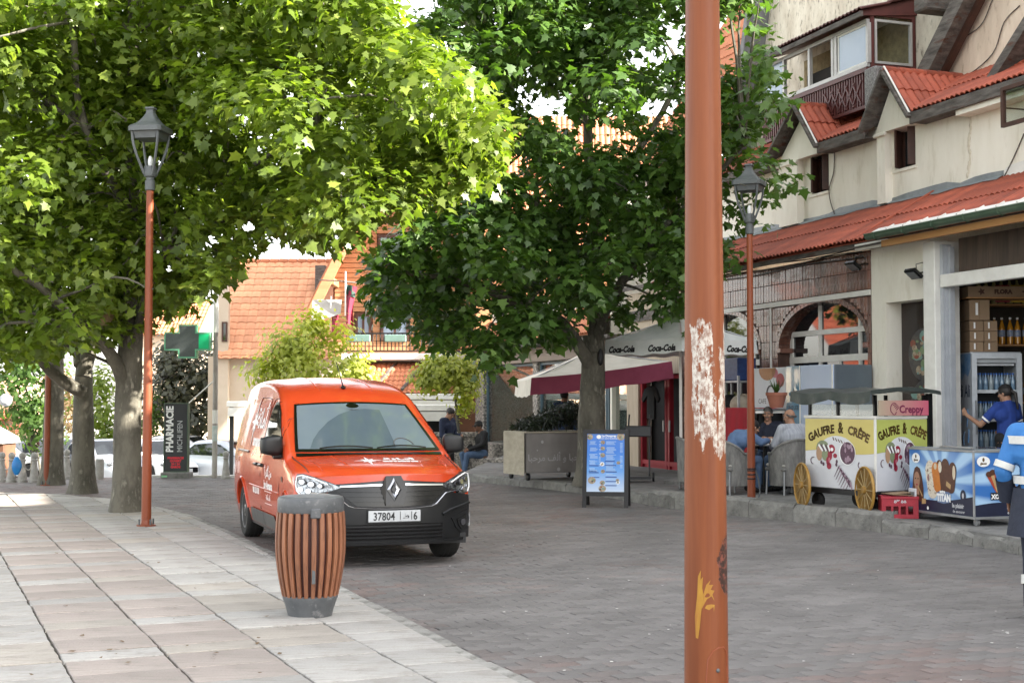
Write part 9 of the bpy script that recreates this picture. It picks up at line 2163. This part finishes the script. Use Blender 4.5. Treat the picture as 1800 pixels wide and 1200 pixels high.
# --- the drinks fridge and the goods in the shop (building frame: u along the street, v into the shop)
def shop_thing(name, label, cat, u, v, z, group=None): q = FW(u, v, z); return thing(name, label, cat, q, FROT, group)
FWD, FDP, FH = .62, .74, 2.16
FT = lambda x, y, z: Vector((6.78 + y, 20.43 + FWD - x, z))
fg = thing('drinks_fridge', 'tall drinks fridge with its glass door open and rows of water bottles', 'fridge', FT(0, 0, .166), -pi / 2)
SIDE = M('fridge_side_print', (.58, .60, .63), (.54, .56, .60), sc=3, rough=.4)
m = MB(); m.box(0, FWD, 0, .03, 0, FH); sd_ = obj('side_panel', m, SIDE, fg, smooth=0); m = MB(); m.box(0, FWD, FDP - .03, FDP, 0, FH); m.box(0, .03, .031, FDP - .031, 0, FH); m.box(.031, FWD, .031, FDP - .031, FH - .16, FH); m.box(.031, FWD, .031, FDP - .031, 0, .14); obj('cabinet', m, M('fridge_grey', (.36, .385, .40), (.33, .35, .37), rough=.4), fg, smooth=0, kind='stuff')
m = MB(); letter(m, 'Sidi Ali', .26, lambda a, b: (FWD - .03 + a, -.003, 1.50 + b), bold=.004, align='RIGHT', sx=.9); obj('lettering', m, M('water_ink', (.03, .05, .10), rough=.5), sd_, smooth=0, kind='stuff', label='Sidi Ali in dark letters')
WATB = M('water_blue_print', (.10, .26, .50), (.32, .46, .62), sc=7, rough=.4)
m = MB(); m.add([(.005, -.002, FH - .02), (.005, -.002, 1.78), (.10, -.002, 1.82), (.22, -.002, 1.74), (.36, -.002, 1.85), (.50, -.002, 1.80), (FWD - .005, -.002, 1.92), (FWD - .005, -.002, FH - .02)], [tuple(range(8))]); obj('mountain_print', m, WATB, sd_)
for k in range(9): m = MB(); a = random.uniform(0, 3); x, z = random.uniform(.15, .55), random.uniform(.35, 1.35); m.tube([(x, -.003, z), (x + .06 * cos(a), -.003, z + .10), (x + .03, -.003, z + .2)], random.uniform(.006, .018), 4); obj('splash_print', m, WATB, sd_)
m = MB(); frx = FWD + .0; T = Matrix(((0, -1, 0, FWD), (1, 0, 0, 0), (0, 0, 1, 0), (0, 0, 0, 1))); frame2d(m, .0, FDP, .02, FH - .02, .075, -.05, -.001); m.v = [tuple(T @ Vector(p_)) for p_ in m.v]; obj('door_frame', m, M('fridge_white', (.50, .53, .56), rough=.35), fg, smooth=0)
m = MB(); m.box(FWD - .52, FWD - .03, .035, .04, .14, FH - .16); m.box(.031, .04, .05, FDP - .05, .14, FH - .16); obj('dark_inside', m, M('fridge_dark', (.035, .045, .055), rough=.5), fg, smooth=0, kind='stuff')
m = MB(); m.box(FWD - .1, FWD - .04, .08, FDP - .08, FH - .20, FH - .17); obj('lamp_cover', m, M('fridge_lamp', (.55, .58, .6), rough=.3), fg)
m = MB(); m.tube([(FWD + .07, .05, .95), (FWD + .07, .05, 1.45)], .012, 6); obj('handle', m, STEEL, fg)
SH = [.30, .72, 1.14, 1.56]
for z in SH: m = MB(); m.box(.05, FWD - .035, .04, FDP - .04, z, z + .02); m.box(FWD - .034, FWD - .02, .04, FDP - .04, z - .005, z + .045); obj('shelf', m, M('fridge_lamp', (.55, .58, .6)), fg, smooth=0)
WB = M('water_bottle', (.16, .25, .34), (.10, .17, .25), sc=20, rough=.15, spec=.8, coat=.5); CAPB = M('blue_cap', (.02, .10, .36), rough=.4); CLB = M('clear_bottle', (.28, .33, .35), (.2, .25, .27), sc=20, rough=.15, coat=.5)
def bottle_mesh(h, r): m = MB(); m.lathe([(r * .8, 0), (r, .01), (r, h * .55), (r * .93, h * .62), (r * .45, h * .80), (r * .33, h * .86), (r * .33, h * .91)], 12); return m
bm1 = bottle_mesh(.27, .036).mesh('bottle', WB); bm2 = bottle_mesh(.27, .036).mesh('bottle', CLB); cpm = MB(); cpm.lathe([(.015, .246), (.016, .27), (0, .272)], 10); cpm = cpm.mesh('cap', CAPB)
for si, z in enumerate(SH):
 for i in range(8):
  for j in range(2):
   q = FT(FWD - .085 - .11 * j, .085 + .081 * i, .166 + z + .021); b_ = link('bottle', bm1 if (i + si) % 3 else bm2, None, q); tag(b_, ['small water bottle on the lowest shelf of the drinks fridge', 'small water bottle on the second shelf of the drinks fridge', 'small water bottle on the third shelf of the drinks fridge', 'small water bottle on the top shelf of the drinks fridge'][si], 'bottle', 'water bottles on fridge shelf %s' % ['one', 'two', 'three', 'four'][si]); link('cap', cpm, b_)
def carton(label, u, v, z, w, d, h, rot=0):
 q = FT(u, v, z); t = thing('carton', label, 'carton', q, -pi / 2 + rot, 'cardboard cartons above the drinks fridge'); m = MB(); m.box(0, w, 0, d, 0, h, b=.004); obj('box', m, CARD, t); m = MB(); m.box(w * .46, w * .54, -.0025, -.0005, 0, h); m.box(-.0005, w + .002, d * .46, d * .52, h * .05, h * .95); obj('tape', m, M('carton_tape', (.22, .14, .08), rough=.4), t, kind='stuff'); m = MB(); m.add([(w + .003, d * .3, h * .25), (w + .003, d * .42, h * .25), (w + .003, d * .42, h * .85), (w + .003, d * .3, h * .85)], [(0, 1, 2, 3)]); obj('carton_label', m, WHITE, t); return t
zt = .166 + FH + .004
nm = ['bottom', 'middle', 'upper']
for r in range(3):
 carton('flat brown carton, %s row of the nearer stack over the fridge' % nm[r], FWD - .45 + .015 * (r % 2), .0, zt + .155 * r, .42, .205, .15); carton('flat brown carton, %s row of the inner stack over the fridge' % nm[r], FWD - .45, .215, zt + .155 * r, .42, .20, .15)
carton('big plain brown carton crowning the stack over the fridge', FWD - .46, .0, zt + .47, .44, .30, .30)
m = MB(); m.box(0, .46, 0, 1.3, 0, .02); wsh = thing('wall_shelf', 'long wooden shelf above the cartons in the shop', 'shelf', FT(FWD - .46, -.05, 3.12), -pi / 2); obj('plank', m, PINE, wsh)
cf = thing('printed_carton', 'long printed carton with dark flower marks on the high shelf', 'carton', FT(FWD - .45, -.02, 3.142), -pi / 2); m = MB(); m.box(0, .44, 0, 1.2, 0, .16, b=.004); obj('box', m, CARD, cf); m = MB()
for y in (.2, .85): m.add([(.443, y + .06 * cos(a) * (1 if k % 2 else .45), .08 + .06 * sin(a) * (1 if k % 2 else .45)) for k, a in enumerate([2 * pi * k / 10 for k in range(10)])], [tuple(range(10))])
letter(m, 'FLORA', .085, lambda a, b: (.443, .52 + a, .05 + b), bold=.006); obj('print', m, BROWNW, cf, smooth=0, kind='stuff')
RKX, RKY = 7.10, 21.60
RT = lambda x, y, z: Vector((RKX + y, RKY - x, z))
bs = thing('bottle_rack', 'rack of orange and lemon drink bottles in the shop behind the fridge', 'rack', (RKX, RKY, .166), -pi / 2)
for z in (.1, .75, 1.4, 2.28, 2.90): m = MB(); m.box(0, .42, 0, 1.9, z, z + .025); obj('shelf', m, PINE, bs)
for y in (0, 1.86): m = MB(); m.box(.0, .04, y, y + .04, 0, 3.1); obj('post', m, STEEL, bs)
OJ = M('orange_drink', (.60, .27, .025), (.45, .18, .015), sc=5, rough=.15, coat=.7); LEM = M('lemon_drink', (.40, .38, .16), (.33, .31, .13), sc=5, rough=.15, coat=.7); COLA = M('cola_drink', (.05, .02, .012), rough=.12, coat=.7)
def bmesh2(mt): return bottle_mesh(.42, .048).mesh('bottle', mt)
bo, bl_, bc_ = bmesh2(OJ), bmesh2(LEM), bmesh2(COLA); lab = MB(); lab.lathe([(.0495, .12), (.0495, .22)], 12); labm = lab.mesh('bottle_label', M('blue_label', (.06, .16, .4), (.5, .5, .5), sc=12, rough=.4)); cp2 = MB(); cp2.lathe([(.02, .385), (.02, .415), (0, .417)], 10); cp2 = cp2.mesh('cap', WHITE)
for zi, (z, mm, lb, gpn) in enumerate(((.126, bc_, 'dark cola bottle on the low shelf of the rack', 'cola bottles'), (.776, bl_, 'lemon drink bottle on the second shelf of the rack', 'lemon bottles low'), (1.426, bo, 'orange drink bottle on the middle shelf of the rack', 'orange bottles low'), (2.306, bo, 'orange drink bottle on the fourth shelf of the rack', 'orange drink bottles'), (2.926, bl_, 'pale lemon drink bottle on the top shelf of the rack', 'lemon drink bottles'))):
 for i in range(15):
  q = RT(.34 - .02 * (i % 2), .09 + .12 * i, .166 + z); b_ = link('bottle', mm, None, q); tag(b_, lb, 'bottle', gpn); link('bottle_label', labm, b_); link('cap', cp2, b_)
for i, (mm, lb) in enumerate(((REDP, 'red snack bag hanging by the high shelf in the shop'), (M('yellow_bag', (.55, .38, .03), (.45, .28, .02), sc=9, rough=.35), 'yellow snack bag hanging by the high shelf in the shop'))):
 q = AT(1762 + 28 * i, 516, 20.9); m = MB(); m.grid(8, 8, lambda a, b: (.03 * sin(pi * a) * sin(pi * b), -.11 + .22 * a, -.13 + .26 * b)); m.grid(8, 8, lambda a, b: (-.03 * sin(pi * a) * sin(pi * b), -.11 + .22 * a, -.13 + .26 * b), flip=True); tag(obj('snack_bag', m, mm, loc=q, rot=(0, 0, -pi / 2), recalc=True), lb, 'snack bag')
sc_ = MB(); random.seed(12)
for k in range(70):
 px, py = random.uniform(620, 1790), random.uniform(935, 1195); q = G(px, py, .0075); s_ = random.uniform(.006, .014); a = random.uniform(0, 3); sc_.add([(q.x + s_ * cos(a + b) * random.uniform(.6, 1.3), q.y + s_ * sin(a + b), .0085 + random.random() * .002) for b in (0, 1.6, 3.1, 4.7)], [(0, 1, 2, 3)])
tag(obj('paper_scraps', sc_, WHT, smooth=0), 'tiny pale paper scraps littered over the street', 'litter', kind='stuff')
sc_ = MB()
for k in range(60):
 px, py = random.uniform(-100, 860), random.uniform(900, 1195); q = G(px, py, ZL + .006)
 if not inside(LEFTP, q.x, q.y): continue
 s_ = random.uniform(.008, .022); a = random.uniform(0, 6.3); sc_.add([(q.x + s_ * cos(a + b) * random.uniform(.6, 1.4), q.y + s_ * sin(a + b), ZL + .007 + random.random() * .01) for b in (0, 1.3, 2.9, 4.4)], [(0, 1, 2, 3)])
tag(obj('dry_leaves', sc_, M('dry_leaf_brown', (.10, .06, .03), (.16, .11, .06), sc=9, rough=.9), smooth=0), 'few dry leaf bits on the stone pavement', 'leaves', kind='stuff')
# ================================================================ what the shop windows and the van's flank mirror: the left side of the square, just outside the picture
for i, (x, y, lb) in enumerate(((-15.5, 12.5, 'leafy street tree standing outside the picture to the left, nearer one'), (-17.5, 20.5, 'leafy street tree standing outside the picture to the left, farther one'), (-22.5, 41.5, 'leafy tree by the mirrored house outside the picture'))):
 t = thing('street_tree', lb, 'tree', (x, y, drop(x, y)), 0, 'trees on the left side of the square'); cl = []
 for _ in range(26 if i < 2 else 44):
  a = random.uniform(0, 6.28); r_ = random.uniform(0, 2.3 if i < 2 else 3.4); cl.append((Vector((x + r_ * cos(a), y + r_ * sin(a), random.uniform(2.2, 6.6))), random.uniform(.6, .9)))
 foliage(t, cl, 9, .26, LEAF); m = MB(); bough(m, [(0, 0, -.05), (.1, 0, 2.0), (0, .1, 4.0)], .2, .09, 10); obj('trunk', m, BARK, t)
oh = thing('tiled_house', 'house with an orange tiled roof outside the picture, mirrored in the arch windows', 'house', (-27, 47, -1.15))
m = MB(); m.box(-3, 2.4, 0, 7, 0, 4.2); obj('wall', m, CRM, oh, smooth=0); sto = MB(); dv = Vector((0, -4.2, -4.4)); tiled(oh, (-5.4, 3.6, 8.2), (1, 0, 0), dv, [(2, 0), (8.2, 0), (8.2, dv.length), (2, dv.length)], .36, .43, TILE, 0, stuff=sto); obj('roof_tiles', sto, TILE, oh, kind='stuff')
for x in (-2, 1):
 w = link('window', None, oh, (0, 0, 0)); m = MB(); frame2d(m, x - .5, x + .5, 1.6, 2.9, .07, -.06, .04, bars_x=[x]); obj('frame', m, WHT, w, smooth=0); m = MB(); m.box(x - .45, x + .45, -.01, .01, 1.65, 2.85); obj('pane', m, WIN, w, smooth=0)
